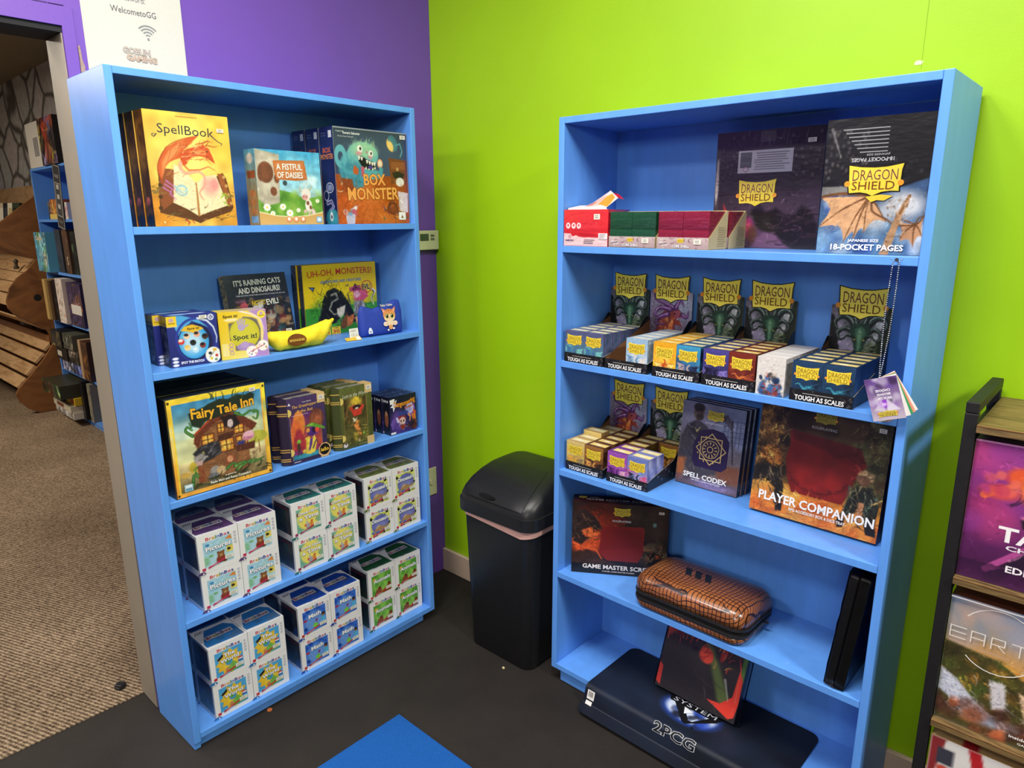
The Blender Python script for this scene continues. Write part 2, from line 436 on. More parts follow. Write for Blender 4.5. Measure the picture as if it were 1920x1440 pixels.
# ---------------------------------------------------------------- room shell
mb = MB(); mb.box((-.115, -6, -.06), (5.2, 0, 0)); struct(mb, 'floor', FLOOR)
mb = MB(); mb.box((-7.6, -6, -.06), (-.115, .0, .004)); struct(mb, 'floor_2', CARPET)
mb = MB(); mb.box((-.12, 0, -.06), (5.2, .12, 2.75)); struct(mb, 'wall_back', GREEN)
mb = MB()
mb.box((-.12, -1.2, 0), (0, -.0005, 2.75)); mb.box((-.12, -2.15, 1.95), (0, -1.2, 2.75)); mb.box((-.12, -6, 0), (0, -2.15, 2.75))
struct(mb, 'wall_left', PURPLE)
mb = MB(); mb.box((-7.6, 0, -.06), (-.1205, .12, 2.66)); struct(mb, 'wall_far_back', STONE)
mb = MB(); mb.box((-7.7, -6, -.06), (-7.6, .12, 2.66)); struct(mb, 'wall_far_left', STONE)
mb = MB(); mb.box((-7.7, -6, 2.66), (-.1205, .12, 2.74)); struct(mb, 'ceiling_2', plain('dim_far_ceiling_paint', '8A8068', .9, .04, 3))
mb = MB(); mb.box((-.12, -6, 2.75), (5.2, .12, 2.83)); struct(mb, 'ceiling', plain('white_ceiling_paint', 'D8D6D0', .9, .03, 3))
mb = MB(); mb.box((.0005, -.016, .0005), (5.2, -.0005, .098), None); struct(mb, 'baseboard_back', TRIMM, bevel=.002)
# doorway lining: grey jamb leaf, dark head, purple casing with a strip of peeled paint
mb = MB(); mb.box((-.122, -1.2035, .005), (-.003, -1.2005, 1.925)); struct(mb, 'trim_1', GREYJ)
mb = MB(); mb.box((-.122, -2.15, 1.926), (-.002, -1.2005, 1.9495)); struct(mb, 'trim_2', plain('dark_lintel_paint', '17161A', .8))
mb = MB()
mb.prism([(-2.2, 1.94), (-1.2, 1.94), (-1.2, .01), (-1.172, .01), (-1.172, 1.985), (-2.2, 1.985)], 'x', .0005, .004)
struct(mb, 'trim_3', PURPLE, bevel=.001)
rr_ = random.Random(4); mb = MB(); P = []
zs = np.linspace(1.90, 1.70, 14)
for z in zs: P.append((-1.171 + rr_.uniform(0, .002), z))
for z in zs[::-1]: P.append((-1.171 + .003 + .006 * min(1, (1.905 - z) * 20) + rr_.uniform(-.0015, .0015), z))
mb.prism(P, 'x', .0006, .0046); struct(mb, 'trim_4', plain('bare_plaster', '9A8276', .95, .25, 200))
r1 = random.Random(2); mb = MB()
for k in range(9):                                           # cracked caulk seam over the casing
    y0 = -1.19 - k * .035
    mb.prism([(y0, 1.9855 + r1.uniform(-.001, .002)), (y0 - .033, 1.9855 + r1.uniform(-.001, .002)), (y0 - .033, 1.9882), (y0, 1.9885)], 'x', .0005, .0022)
struct(mb, 'trim_5', plain('dark_purple_crack', '3A2360', .8))

# ---------------------------------------------------------------- frames of the two bookcases (viewer side: x right, y into the shelf, z up)
def mkframe(o, X, Z):
    Z = Vector(Z).normalized(); X = Vector(X); X = (X - Z * X.dot(Z)).normalized(); Y = Z.cross(X)
    m = Matrix.Identity(4)
    for i in range(3): m[i][0], m[i][1], m[i][2], m[i][3] = X[i], Y[i], Z[i], o[i]
    return m
WL_, DL_, HL_ = .9125, .248, 1.816
WR_, DR_, HR_ = .927, .2614, 1.7356
FL = mkframe((.2663, -1.2027, .002), (-.01, 1, 0), (-.0055, -.002, 1))
FR = mkframe((.8161, -.2791, .004), (1, -.0075, 0), (.0038, .0037, 1))
ZL = {1: 1.457, 2: 1.097, 3: .750, 4: .397, 5: .050}
ZR = {1: 1.395, 2: 1.067, 3: .732, 4: .392, 5: .065}
def bookcase(F, W, D, Ht, zs, label, floor_side, t=.0185):
    root = empty('bookcase', label, 'bookcase')
    root.matrix_world = F
    b0 = zs[-1] - .0185
    for k, x in enumerate((0, W - t)):
        mb = MB()
        z0 = 0 if k == floor_side else b0
        if k == floor_side: mb.prism([(0, .022), (.006, .022), (.006, 0), (D, 0), (D, Ht), (0, Ht)], 'x', x, x + t)
        else: mb.box((x, 0, z0), (x + t, D, Ht))
        mb.build('side_panel', BLUE, root, bevel=.0018)
    mb = MB(); mb.box((t + .0002, .0005, Ht - .0175), (W - t - .0002, D, Ht - .0004)); mb.build('top_panel', BLUE, root, bevel=.0015)
    for z in zs:
        mb = MB(); mb.box((t + .0002, .0008, z - .0185), (W - t - .0002, D - .005, z)); mb.build('shelf_board', BLUE, root, bevel=.0012)
    mb = MB(); mb.box((t, D - .0048, b0), (W - t, D, Ht - .018)); mb.build('back_panel', BLUE, root)
    mb = MB(); mb.box((.026 if floor_side != 0 else t, .016, 0), (W - .045, .034, b0 - .0004)); mb.build('toe_kick', BLUE, root, bevel=.001)
    return root
bookcase(FL, WL_, DL_, HL_, [ZL[k] for k in range(1, 6)], 'tall blue wooden bookcase against the purple wall beside the doorway', 0)
bookcase(FR, WR_, DR_, HR_, [ZR[k] for k in range(1, 6)], 'tall blue wooden bookcase of card supplies against the lime green wall', -1)

# ---------------------------------------------------------------- waste bin
def rring(cx, cy, hw, hd, r, z, n=6):
    P = []
    for k, (sx, sy) in enumerate(((1, 1), (-1, 1), (-1, -1), (1, -1))):
        for i in range(n + 1):
            a = PI / 2 * (k + i / n)
            P.append((cx + sx * (hw - r) + r * math.cos(a), cy + sy * (hd - r) + r * math.sin(a), z))
    return P
t = empty('waste_bin', 'black plastic swing lid waste bin with a pink liner edge in the corner', 'bin')
t.location = (.603, -.171, .001)
mb = MB(); mb.loft([rring(0, 0, .134, .132, .03, 0), rring(0, 0, .139, .136, .035, .006), rring(0, 0, .155, .150, .04, .514)], 'ffffff')
mb.build('body', BLACKP, t, smooth=True, sharp=.6)
mb = MB(); rg = rring(0, 0, .1575, .1525, .04, 0, 8); lo, hi = [], []
for k, p in enumerate(rg):
    dz = .026 + .010 * math.sin(p[0] * 21 + 1.0) + .008 * (p[0] > .05)
    lo.append((p[0] * .998, p[1] * .998, .514 - dz)); hi.append((p[0], p[1], .5145))
mb.loft([lo, hi], cap=(False, False)); mb.build('liner_edge', plain('pink_bin_liner', 'E8B4A4', .5, .06), t, smooth=True)
prof = [(.5150, -.163, .163, .168, .05), (.5155, -.166, .165, .171, .05), (.556, -.166, .165, .171, .05), (.5575, -.162, .161, .167, .05), (.572, -.160, .160, .166, .05),
        (.590, -.148, .159, .164, .05), (.612, -.120, .157, .160, .05), (.632, -.084, .152, .153, .05), (.648, -.040, .142, .142, .045), (.657, .006, .126, .128, .04), (.660, .03, .11, .11, .04)]
mb = MB(); mb.loft([rring(0, (a + b) / 2, w, (b - a) / 2, min(r, (b - a) / 2 - .002), z) for z, a, b, w, r in prof])
mb.build('lid', BLACKP, t, smooth=True, sharp=.5)
mb = MB(); G = []
for (z, y), w in zip(((.5775, -.1605), (.5915, -.1510), (.6135, -.1225), (.6335, -.0865), (.6495, -.0425), (.6588, .0035)), (.128, .130, .128, .122, .112, .098)):
    G.append([(w * s, y - .0028 + .006 * abs(s) ** 6, z + .0022 - .003 * abs(s) ** 6) for s in np.linspace(-1, 1, 13)])
mb.add([p for r in G for p in r], [(j * 13 + i, j * 13 + i + 1, (j + 1) * 13 + i + 1, (j + 1) * 13 + i) for j in range(5) for i in range(12)])
sw = mb.build('swing_flap', BLACKP, t, smooth=True)
mb = MB(); pts = [(.036 * math.cos(a), .0075 * math.sin(a)) for a in np.linspace(0, 2 * PI, 20, False)]
mb.add([(-.02 + x, -.1535 + .72 * q - .006, .5925 + .75 * q + .002) for x, q in pts], [tuple(range(20))])
mb.add([(-.02 + .9 * x, -.1535 + .72 * (q * .55 + .002) - .0075, .5925 + .75 * (q * .55 + .002) + .003) for x, q in pts], [tuple(range(20))])
mb.build('handle', plain('painted_recess_shade', '0C0C0D', .3), sw)  # dark ellipses stand in for the shade inside the handle recess

# ---------------------------------------------------------------- things on the walls and the floor
a = Art(.25, .36, 'DAD3C9', seed=1)
a.grad('D8CEC3', 'E0DBD3', 60)
a.text('Password:', .5, .655, .255, .042, '77737A', .004).text('WelcometoGG', .5, .567, .45, .043, '6A666E', .008)
def arcs(a, cx, cy, col):
    for r in (.035, .065, .095, .125):
        q = [(cx + r * math.cos(t), cy + r * math.sin(t) * .7) for t in np.linspace(.75, 2.4, 10)] + [(cx + (r - .013) * math.cos(t), cy + (r - .013) * math.sin(t) * .7) for t in np.linspace(2.4, .75, 10)]
        a.vp(q, col)
    a.ve(cx, cy - .008, .012, .009, col)
arcs(a, .62, .405, '8F8F93')
a.text('GOBLIN', .485, .300, .27, .042, 'C9B7AC', .03, '7C7470', .05).text('GAMING', .53, .252, .30, .042, 'D3B4A2', .03, '7C6A62', .05)
mb = MB(); mb.box((0, 0, 0), (.25, .0012, .36), 'F1ECE4', skip='F'); mb.face(a, (0, 0, 0), (.25, 0, 0), (0, 0, .36), (0, -1, 0))
po = mb.build('poster', printed('laminated_paper', .25, .3)); po.matrix_world = mkframe((.0022, -1.152, 1.80), (0, 1, .0), (0, 0, 1))
tag(po, 'white laminated wifi password sheet taped to the purple wall above the bookcase', 'poster')

t = empty('thermostat', 'beige wall thermostat with a small grey display on the purple wall', 'thermostat'); t.matrix_world = mkframe((.0005, -.128, 1.36), (0, 1, 0), (0, 0, 1))
mb = MB(); mb.box((0, -.024, 0), (.122, -.0016, .072)); mb.build('housing', BEIGE, t, bevel=.003)
mb = MB(); mb.box((.004, -.0015, .004), (.118, .0003, .068)); mb.build('wall_mount', BEIGE, t)
mb = MB(); mb.box((.028, -.0248, .034), (.070, -.0235, .06)); mb.build('display', plain('grey_green_display', '4A5348', .2), t)
for k in range(2):
    mb = MB(); mb.box((.080, -.0262, .036 + .013 * k), (.098, -.0235, .044 + .013 * k)); mb.build('button', plain('grey_button', '6C6B60', .5), t, bevel=.001)
t = empty('light_switch', 'beige light switch plate low on the purple wall behind the bookcase', 'switch'); t.matrix_world = mkframe((.0005, -.113, .36), (0, 1, 0), (0, 0, 1))
mb = MB(); mb.box((0, -.006, 0), (.072, 0, .118)); mb.build('cover_plate', BEIGE, t, bevel=.0025)
mb = MB(); mb.box((.031, -.014, .05), (.041, -.0055, .068)); mb.build('toggle', BEIGE, t, bevel=.001)

def mat_foam():
    m, nt, b = new_mat('blue_foam'); co = objco(nt)
    nt.links.new(ramp(nt, noise(nt, 500, 2, vec=co), [(.3, L4('0C4288')), (.7, L4('165AA6'))]), b.inputs['Base Color'])
    b.inputs['Roughness'].default_value = .8; b.inputs['Specular IOR Level'].default_value = .2; bump(nt, b, noise(nt, 420, 2, vec=co), .5, .002); return m
mb = MB(); e = .0; P = []
mb.box((.583, -1.32, .0008), (1.18, -.724, .0105)); tag(mb.build('foam_mat', mat_foam(), bevel=.002), 'square blue foam play mat lying on the black floor', 'mat')
mb = MB(); mb.tube([(0, 0, 0), (0, 0, .0022)], [.008, .008], 14); o = mb.build('bottle_cap', plain('rust_orange_metal', 'A85A2A', .45, .2, 300)); o.location = (.263, -.974, .0012)
tag(o, 'small rusty orange disc lying on the black floor before the bookcase', 'bottle cap')
mb = MB(); mb.box((-.014, -.012, 0), (.014, .012, .016)); mb.box((-.010, -.016, .002), (.010, .016, .010))
o = mb.build('furniture_glide', BLACKP, bevel=.003); o.location = (-.19, -1.245, .0045); o.rotation_euler = (0, 0, .5)
tag(o, 'small black plastic furniture glide on the brown carpet by the doorway', 'glide')
mb = MB(); mb.loft([rring(0, 0, .004, .003, .0025, 0, 2), rring(0, 0, .005, .004, .003, .003, 2), rring(0, 0, .003, .002, .0015, .006, 2)])
o = mb.build('crumb', plain('pale_crumb', 'C9B98A', .8)); o.location = (.662, -.343, .0008); tag(o, 'tiny pale crumb on the black floor in front of the bin', 'crumb')

mb = MB(); mb.add([(1.611 + .0 , -.0006, 1.800), (1.626, -.0006, 1.799), (1.629, -.0006, 1.806), (1.618, -.0006, 1.809), (1.612, -.0006, 1.806)], [(0, 1, 2, 3, 4)]); struct(mb, 'trim_6', plain('chipped_paint', 'DDD6B0', .8))
mb = MB(); mb.box((1.6255, -.0007, 1.79), (1.6262, -.0002, 2.74)); struct(mb, 'trim_7', plain('wall_seam_line', '7FA40A', .8))  # thin darker green line along the wall seam
# ================================================================ left bookcase
def placeL(o, k, x, y, rz=0, lean=0, d=0, dz=0): return put(o, FL, x, y, ZL[k] + .0006 + dz, rz, lean, d)
def placeR(o, k, x, y, rz=0, lean=0, d=0, dz=0): return put(o, FR, x, y, ZR[k] + .0006 + dz, rz, lean, d)
def thing(o, name, label, cat, group=None):
    o.name = name; return tag(o, label, cat, group)

# ---- top shelf: gold box with a dragon above an open book
a = Art(.212, .274, 'E9B43C', seed=5)
a.grad('D9952A', 'F0C550', 70).ell(.55, .45, .5, .42, 'F8DF7A', .9, .85).ell(.1, .15, .3, .2, 'C97A1E', .9, .7).ell(.95, .1, .25, .25, 'D28A24', .9, .7).ell(.9, .75, .2, .3, 'EDB93C', .9, .6)
a.grain(.10, 9, 4)
a.poly([(.10, .47), (.15, .51), (.28, .50), (.29, .52), (.53, .37), (.78, .45), (.87, .49), (.91, .44), (.97, .17), (.93, .13), (.60, .05), (.53, .025), (.45, .05), (.12, .11), (.07, .12)], '5E3218', .004)
a.poly([(.14, .51), (.28, .50), (.25, .22), (.10, .14), (.08, .30)], '8A4826').poly([(.80, .48), (.87, .48), (.96, .19), (.90, .18)], '9A5228')
for k in range(4): a.ell(.12 - .012 * k, .46 - .10 * k, .025, .018, '4A2A18', .3).ell(.88 + .022 * k, .45 - .08 * k, .02, .015, 'C89A5A', .4)
a.poly([(.29, .55), (.40, .50), (.53, .39), (.52, .09), (.40, .15), (.235, .21)], 'F0DDB0').poly([(.53, .39), (.64, .45), (.78, .47), (.90, .19), (.70, .14), (.52, .09)], 'F2DDB0').line([(.53, .39), (.525, .10)], .016, 'B07A3A', .03)
a.strokes(34, (.27, .20, .50, .48), ['D4B882', 'C8A870'], .14, .006, -18, .6, .05).strokes(24, (.56, .16, .84, .42), ['DCC08E', 'D2A98E'], .12, .006, 14, .5, .05)
a.ell(.70, .36, .09, .08, 'E59A92', .9, .8).ell(.76, .38, .05, .05, 'DE8484', .8, .7).ring(.35, .32, .06, .045, .018, '7AB4C6', .8).ring(.36, .33, .035, .025, .014, '9CCBD6', .9).line([(.27, .36), (.33, .30), (.40, .28)], .014, '8ABAC8', .004)
for P in ([(.16, .37), (.24, .33), (.20, .28), (.28, .24)], [(.14, .34), (.22, .30), (.26, .22)], [(.18, .40), (.25, .36), (.28, .30)]): a.line(P, .022, 'B468A0', .006)
for P in ([(.84, .30), (.90, .26), (.86, .20)], [(.82, .26), (.88, .30), (.94, .26)], [(.85, .22), (.92, .18)]): a.line(P, .018, '9CBE3E', .006)
a.sline([(.42, .60), (.36, .54), (.40, .48), (.48, .48), (.58, .49), (.64, .44), (.62, .36), (.56, .30), (.60, .24)], .05, 'E2A088', .018, .85).line([(.40, .55), (.46, .50), (.60, .51), (.70, .54), (.78, .51)], .022, 'C8623E', .008, .9)
a.poly([(.13, .40), (.10, .48), (.12, .565), (.165, .635), (.235, .69), (.34, .74), (.48, .785), (.62, .81), (.53, .75), (.46, .70), (.40, .655), (.36, .60), (.30, .585), (.24, .56), (.19, .52)], 'CC5A2A', .008).poly([(.14, .44), (.16, .57), (.27, .68), (.42, .74), (.36, .66), (.28, .60), (.20, .54)], 'E08A4E', .03)
a.sline([(.14, .38), (.10, .48), (.13, .58), (.235, .695), (.40, .765), (.625, .815)], .014, '9E3A1A', .006).line([(.28, .68), (.22, .56)], .008, 'B04A22', .004).line([(.40, .74), (.30, .60)], .008, 'B04A22', .004)
a.poly([(.36, .62), (.40, .66), (.47, .69), (.56, .71), (.66, .735), (.73, .70), (.76, .64), (.79, .575), (.72, .60), (.66, .625), (.56, .63), (.48, .60), (.44, .55), (.40, .54)], 'CC4E26', .008).poly([(.46, .66), (.60, .69), (.70, .68), (.68, .64), (.56, .645)], 'E88A50', .02).line([(.70, .63), (.78, .565)], .016, 'A83A1A', .004).line([(.68, .61), (.75, .555)], .012, 'B04422', .004).line([(.70, .73), (.80, .72), (.86, .735)], .014, 'B4481E', .003).line([(.62, .74), (.72, .765), (.80, .76)], .012, 'B8461E', .003)
a.ell(.70, .675, .012, .008, '3A1A10', .3).strokes(60, (.38, .58, .70, .76), ['E9A060', 'A83C1A', 'F0BE82', 'D46A34', '8A2A14'], .09, .012, 25, .75).strokes(18, (.14, .44, .42, .70), ['E6A468', 'B24A22'], .14, .010, 35, .5).strokes(40, (.09, .05, .95, .18), ['4A2814', '8A5226', 'B98246', '5E6A3A'], .10, .010, 8, .75)
a.strokes(14, (.0, .28, .12, .36), ['8A7440', '6E5A2A'], .08, .016, 10, .85).strokes(10, (.92, .25, 1, .31), ['8A7440', '6E5A2A'], .06, .014, 170, .85).line([(.36, .06), (.40, .035), (.38, .01)], .02, 'B23A1E', .008).line([(.44, .05), (.46, .02)], .016, 'B23A1E', .008).detail(260, (0, 0, 1, .5), .03, .007, .22)
a.text('SpellBook', .475, .835, .66, .105, '27303A', .0, skew=0, rot=-.018)
for pts in ([(.13, .80), (.10, .775), (.08, .785), (.085, .80), (.11, .80)], [(.80, .80), (.86, .765), (.90, .755), (.885, .735)]):
    a.line(pts, .012, '27303A', .006)
a.small(.36, .955, .66, .972, 1, 'B9852E').vp([(.095, .03), (.125, .03), (.11, .047)], 'F6E2A0')
sp = Art(.05, .274, 'A8641E', seed=2); sp.grad('2A1E14', '8A4E1C', 90).grad('C98A2E', '5A3416', 0, a=.5).ell(.5, .22, .25, .04, 'D06A5A', .4).ell(.4, .6, .5, .1, 'C08A3A', .9, .5).ell(.5, .05, .5, .05, '1E2A3A', .6).grain(.25, 4)
tp = Art(.212, .05, 'C98A34'); tp.grad('C9752A', 'E8C060', 0)
for k, wh in enumerate(('front of the row', 'second behind the front one', 'rearmost of the row')):
    o = boxed('game_box', .212, .051, .274, a, sp, tp, col='7A4A1C') if k == 0 else copy_tree(spell)
    if k == 0: spell = o; sticker(o, .188, .238, .018, .009)
    tag(o, f'gold game box with a red dragon over an open book, {wh}', 'game box', 'gold dragon game boxes')
    placeL(o, 1, .079 - .002 * k, .02 + .0525 * k)

# ---- small landscape box with a cow and meadow
a = Art(.206, .203, '5BB8DA', seed=7)
a.grad('BFE6EE', '3FA5D2', 90, (0, .35, 1, 1)).blots(8, (.5, .75, 1, 1), ['7CC8E2', '2F93C6'], .06, .12, .9, .5).ell(.84, .62, .10, .06, 'D6F0F4', .8, .9).ell(.78, .55, .12, .05, 'D6F0F4', .8, .9)
a.poly([(.55, .42), (.66, .55), (.72, .48), (.82, .58), (.93, .46), (1, .5), (1, .3), (.55, .3)], 'A9D3D8', .02)
a.poly([(.28, .48), (.5, .44), (.72, .36), (1, .40), (1, .10), (0, .10), (0, .42)], '6FA53A', .01).blots(30, (.05, .12, 1, .42), ['8FC24A', '4E8A2C', 'A9CE5C', '3E7A2A'], .03, .09, .9, .6)
a.poly([(0, 1), (.36, .94), (.32, .30), (.1, .25), (0, .35)], 'B9AE9A', .02).poly([(.05, .93), (.30, .90), (.26, .40), (.08, .45)], 'CDC4B0', .06, .7).ell(.14, .70, .115, .14, '7A4630', .12).ell(.07, .66, .05, .08, '7A4630', .2).ell(.24, .45, .05, .06, '7A4630', .2).ell(.30, .62, .04, .06, '7A4630', .3)
a.grain(.10, 18, 2)
a.poly([(.26, .86), (.74, .88), (.76, .78), (.78, .62), (.60, .60), (.30, .61), (.27, .70)], 'C06A32', .01).poly([(.28, .84), (.72, .86), (.75, .64), (.30, .63)], 'D2824A', .03, .8)
a.detail(360, (0, .1, 1, 1), .035, .008, .22).text('A FISTFUL', .505, .785, .40, .085, 'FFF6EA', .02, '7A3A1C', .02, rot=.02).text('OF DAISIES', .51, .675, .40, .085, 'FFF6EA', .02, '7A3A1C', .02, rot=.02)
a.ell(.42, .565, .035, .035, '3A4A50', .2)
a.ell(.74, .42, .075, .085, 'EDE4DA', .2).ell(.72, .38, .05, .04, 'E8A6A0', .2).ell(.70, .385, .008, .012, '6A4A4A').ell(.74, .385, .008, .012, '6A4A4A').line([(.66, .46), (.64, .52)], .02, 'C9B08A', .008).line([(.80, .48), (.84, .54)], .02, 'C9B08A', .008).ell(.77, .27, .055, .08, 'F2EAE0', .2).ell(.76, .30, .025, .03, '8A5636', .3).ell(.80, .24, .02, .03, '8A5636', .3).blots(12, (.70, .15, .86, .2), ['F0B8C0', 'F6D6DA'], .015, .03, .5, .9)
for cx, cy, q in ((.12, .235, .05), (.36, .245, .045), (.46, .16, .05), (.20, .155, .035), (.60, .20, .03), (.92, .33, .03)):
    for k in range(8): a.ell(cx + q * .7 * math.cos(k * .785), cy + q * .6 * math.sin(k * .785), q * .42, q * .3, 'FBFAF2', .3, 1, k * .785)
    a.ell(cx, cy, q * .3, q * .3, 'F2CE48', .3)
a.poly([(0, 0), (1, 0), (1, .17), (.75, .12), (.5, .10), (.25, .12), (0, .17)], 'D9A860', .006).line([(0, .175), (.25, .125), (.5, .105), (.75, .125), (1, .175)], .012, 'F6E6B8')
for cx in (.44, .55, .66): a.ve(cx, .075, .045, .045, 'E9935A', 8).ve(cx, .08, .025, .025, 'FBE6D0', 8)
a.vr(.88, .03, .97, .11, '9AC2DA').ve(.925, .07, .03, .025, 'E6F0F6', 10)
sp = Art(.055, .203, 'B9925A', seed=3); sp.grad('B98A4E', '68AFC6', 90, (0, .3, 1, 1)).ell(.5, .88, .3, .07, 'E6D6C0', .3).rect(.15, .62, .9, .72, 'A85A2E').ell(.5, .42, .3, .05, 'D0854A', .2).ell(.5, .30, .3, .05, 'D0854A', .2).ell(.5, .18, .3, .05, 'D0854A', .2).rect(.2, .03, .85, .12, '8AB4D0').grain(.1, 6)
tp = Art(.206, .055, '62BCD8')
o = boxed('game_box', .206, .055, .203, a, sp, tp, col='7AB0C0'); placeL(o, 1, .363, .03, .02)
tag(o, 'small square game box with a cow in a daisy meadow and brown sign', 'game box')

# ---- navy box with a teal furry monster
a = Art(.28, .281, '2A3350', seed=11)
a.grad('3A4460', '252C48', 90).ell(.5, .7, .6, .3, '4A5A7A', .9, .6).grad('C2581E', '9A4218', 60, (0, 0, 1, .52)).grain(.06, 8)
for k in range(7): a.line([(.02 + .16 * k - .2, 0), (.18 + .13 * k, .50)], .010, '8A3A16', .004, .7)
a.blots(14, (.2, .05, .9, .45), ['D8702E', 'E68A3E', 'B24E1C'], .06, .14, .9, .45)
a.ell(.27, .58, .21, .20, '4E9CAE', .10).ell(.38, .73, .205, .135, '6CB4B4', .10).ell(.40, .78, .17, .08, '9CCB9E', .6, .85).ell(.24, .52, .17, .14, '3A8298', .5, .8).ell(.47, .535, .13, .055, '58A6AE', .15)
a.strokes(110, (.10, .44, .56, .85), ['8FCFC8', '3A8494', '6FB8BC', 'A8D4A6', '7CC4C0'], .05, .008, 75, .55).strokes(40, (.24, .80, .54, .88), ['B8DCA0', '8CC4A4'], .06, .008, 80, .8)
a.ring(.085, .70, .055, .085, .045, '62ACB8').line([(.10, .62), (.13, .56), (.19, .535), (.25, .54)], .045, '4E9CAC', .04)
a.poly([(.31, .71), (.36, .72), (.43, .685), (.53, .66), (.545, .62), (.53, .58), (.46, .575), (.40, .59), (.35, .62), (.32, .66)], '15111C', .006)
for q, (x, y) in enumerate(((.325, .70), (.36, .695), (.43, .665), (.465, .655), (.50, .645), (.53, .645))): a.poly([(x - .016, y + .018), (x + .016, y + .014), (x + .006, y - .022), (x - .008, y - .020)], 'F4EEDC', .002)
for x, y in ((.41, .595), (.45, .59), (.50, .59), (.53, .60)): a.poly([(x - .014, y - .012), (x + .014, y - .012), (x + .004, y + .022)], 'EFE6D0', .002)
a.ell(.47, .605, .03, .018, '4A3A8A', .3).poly([(.345, .61), (.39, .605), (.375, .50), (.345, .505)], 'C8566E', .006)
a.ell(.34, .79, .035, .04, 'F2EEE2', .1).ell(.348, .795, .014, .018, '20202A', .2).ell(.485, .75, .03, .035, 'F2EEE2', .1).ell(.49, .752, .012, .015, '20202A', .2).ell(.325, .745, .04, .02, 'D88A96', .7, .85).ell(.475, .71, .03, .018, 'D88A96', .7, .8).line([(.43, .765), (.44, .75)], .02, 'C86A86', .01)
a.poly([(.235, .56), (.255, .625), (.275, .60), (.30, .57), (.285, .525), (.24, .53)], 'B8683E', .004).poly([(.55, .50), (.60, .60), (.64, .60), (.62, .50)], '4A98A6', .02)
a.ell(.605, .65, .038, .05, 'E6A26A', .15).ell(.605, .65, .026, .034, 'F2DCC0', .2).poly([(.24, .57), (.26, .62), (.31, .58), (.30, .52), (.24, .53)], 'C05A2E', .01).poly([(.55, .48), (.60, .62), (.64, .60), (.64, .50)], '4A98A6', .02)
a.poly([(.73, .72), (.98, .70), (1, .45), (.75, .44)], '7A3A22', .01).rect(.76, .60, .96, .68, '96502E').poly([(.77, .56), (.86, .58), (.95, .55), (.93, .50), (.80, .50)], '24141A', .01).ell(.85, .60, .02, .02, 'C9925A').rect(.78, .45, .95, .50, '8A4628')
a.ell(.77, .86, .055, .075, 'F2C060', .2, 1, .5).ell(.80, .88, .06, .09, '3E7A8A', .2, .9, .5).ell(.765, .85, .035, .055, 'F6CE78', .3, 1, .5).line([(.84, .86), (.90, .88), (.93, .80), (.90, .74)], .016, '5A98A4')
a.strokes(16, (.05, .28, .3, .45), ['C9A27A', 'E8D2B0', '8A5A3A'], .08, .018, None, .8).poly([(.08, .48), (.22, .47), (.24, .36), (.12, .33)], '8E421E', .01).ell(.88, .46, .06, .05, 'E8E0D2', .2).strokes(20, (.60, .06, .98, .20), ['7A3A2A', 'B24A3A', '2A4A7A', '3A6A4A', 'D2A04A'], .05, .02, None, .9).ring(.76, .17, .06, .06, .03, '6A2A1E').poly([(.62, .14), (.80, .20), (.80, .08)], '7A3222', .01, .8)
a.poly([(.10, .12), (.24, .12), (.22, 0), (.12, 0)], 'C9C2D2', .01).blots(10, (.10, .10, .25, .17), ['E6D6A0', 'C95A6A', '6A9AC0', 'F0E6E0'], .02, .035, .4, 1).poly([(.84, .36), (.99, .34), (.98, .12), (.86, .14)], 'E9DCE6', .01, .9)
a.detail(420, (0, 0, 1, .5), .05, .008, .25).text('BOX', .52, .475, .30, .125, 'F4A852', .05, '8A3A12', .03, rot=.03).text('MONSTER', .50, .325, .70, .125, 'F4A852', .05, '7A3210', .03, rot=.03, flare=.15)
a.text('A game by', .09, .955, .10, .018, 'E6E6EA', .0).text('Romaric Galonnier', .24, .945, .22, .026, 'F2F2F2', .015).text('Art by Claire Wendell', .16, .905, .20, .02, 'D6D6DE', .0)
a.vr(.84, .04, .94, .125, 'F4F0EA').vp([(.87, .06), (.91, .06), (.89, .10)], '9A6A3A')
a.vr(0, .985, 1, 1, '8A90A0').vr(0, 0, .008, 1, '6A7080').vr(.992, 0, 1, 1, '9096A8')
sp = Art(.068, .281, '1A2250', seed=4); sp.grad('161C44', '232C66', 90).ell(.6, .06, .5, .10, '3E9AA0', .3).ell(.55, .08, .12, .05, 'F2F0E8', .2).ell(.55, .075, .05, .02, '1A1A2A')
sp.ring(.55, .38, .26, .05, .05, 'D8DCEA').ell(.55, .38, .2, .035, '8A94B8').ring(.25, .30, .18, .05, .05, 'C2C8DC').line([(.3, .22), (.6, .24), (.75, .18), (.5, .15)], .18, 'D8DCEA', .1).line([(.3, .22), (.6, .24), (.75, .18), (.5, .15)], .10, '5A4A8A', .06)
sp.text('BOX', .5, .765, .6, .055, 'D86A3A', .05).text('MONSTER', .5, .70, .92, .055, 'E08A4A', .05).vr(.68, .89, .92, .96, 'D8DAE2').small(.1, .9, .55, .95, 2, '5A6490').grain(.1, 5)
tp = Art(.28, .068, '1C2450')
for k, wh in enumerate(('front of the row', 'second behind the front one', 'rearmost of the row')):
    o = boxed('game_box', .28, .068, .281, a, sp, tp, col='1A2048', mat=WRAP) if k == 0 else copy_tree(mons)
    if k == 0: mons = o; sticker(o, .262, .267, .022, .012)
    tag(o, f'navy game box with a teal furry monster and orange lettering, {wh}', 'game box', 'navy monster game boxes')
    placeL(o, 1, .61 - .003 * k, .02 + .070 * k)

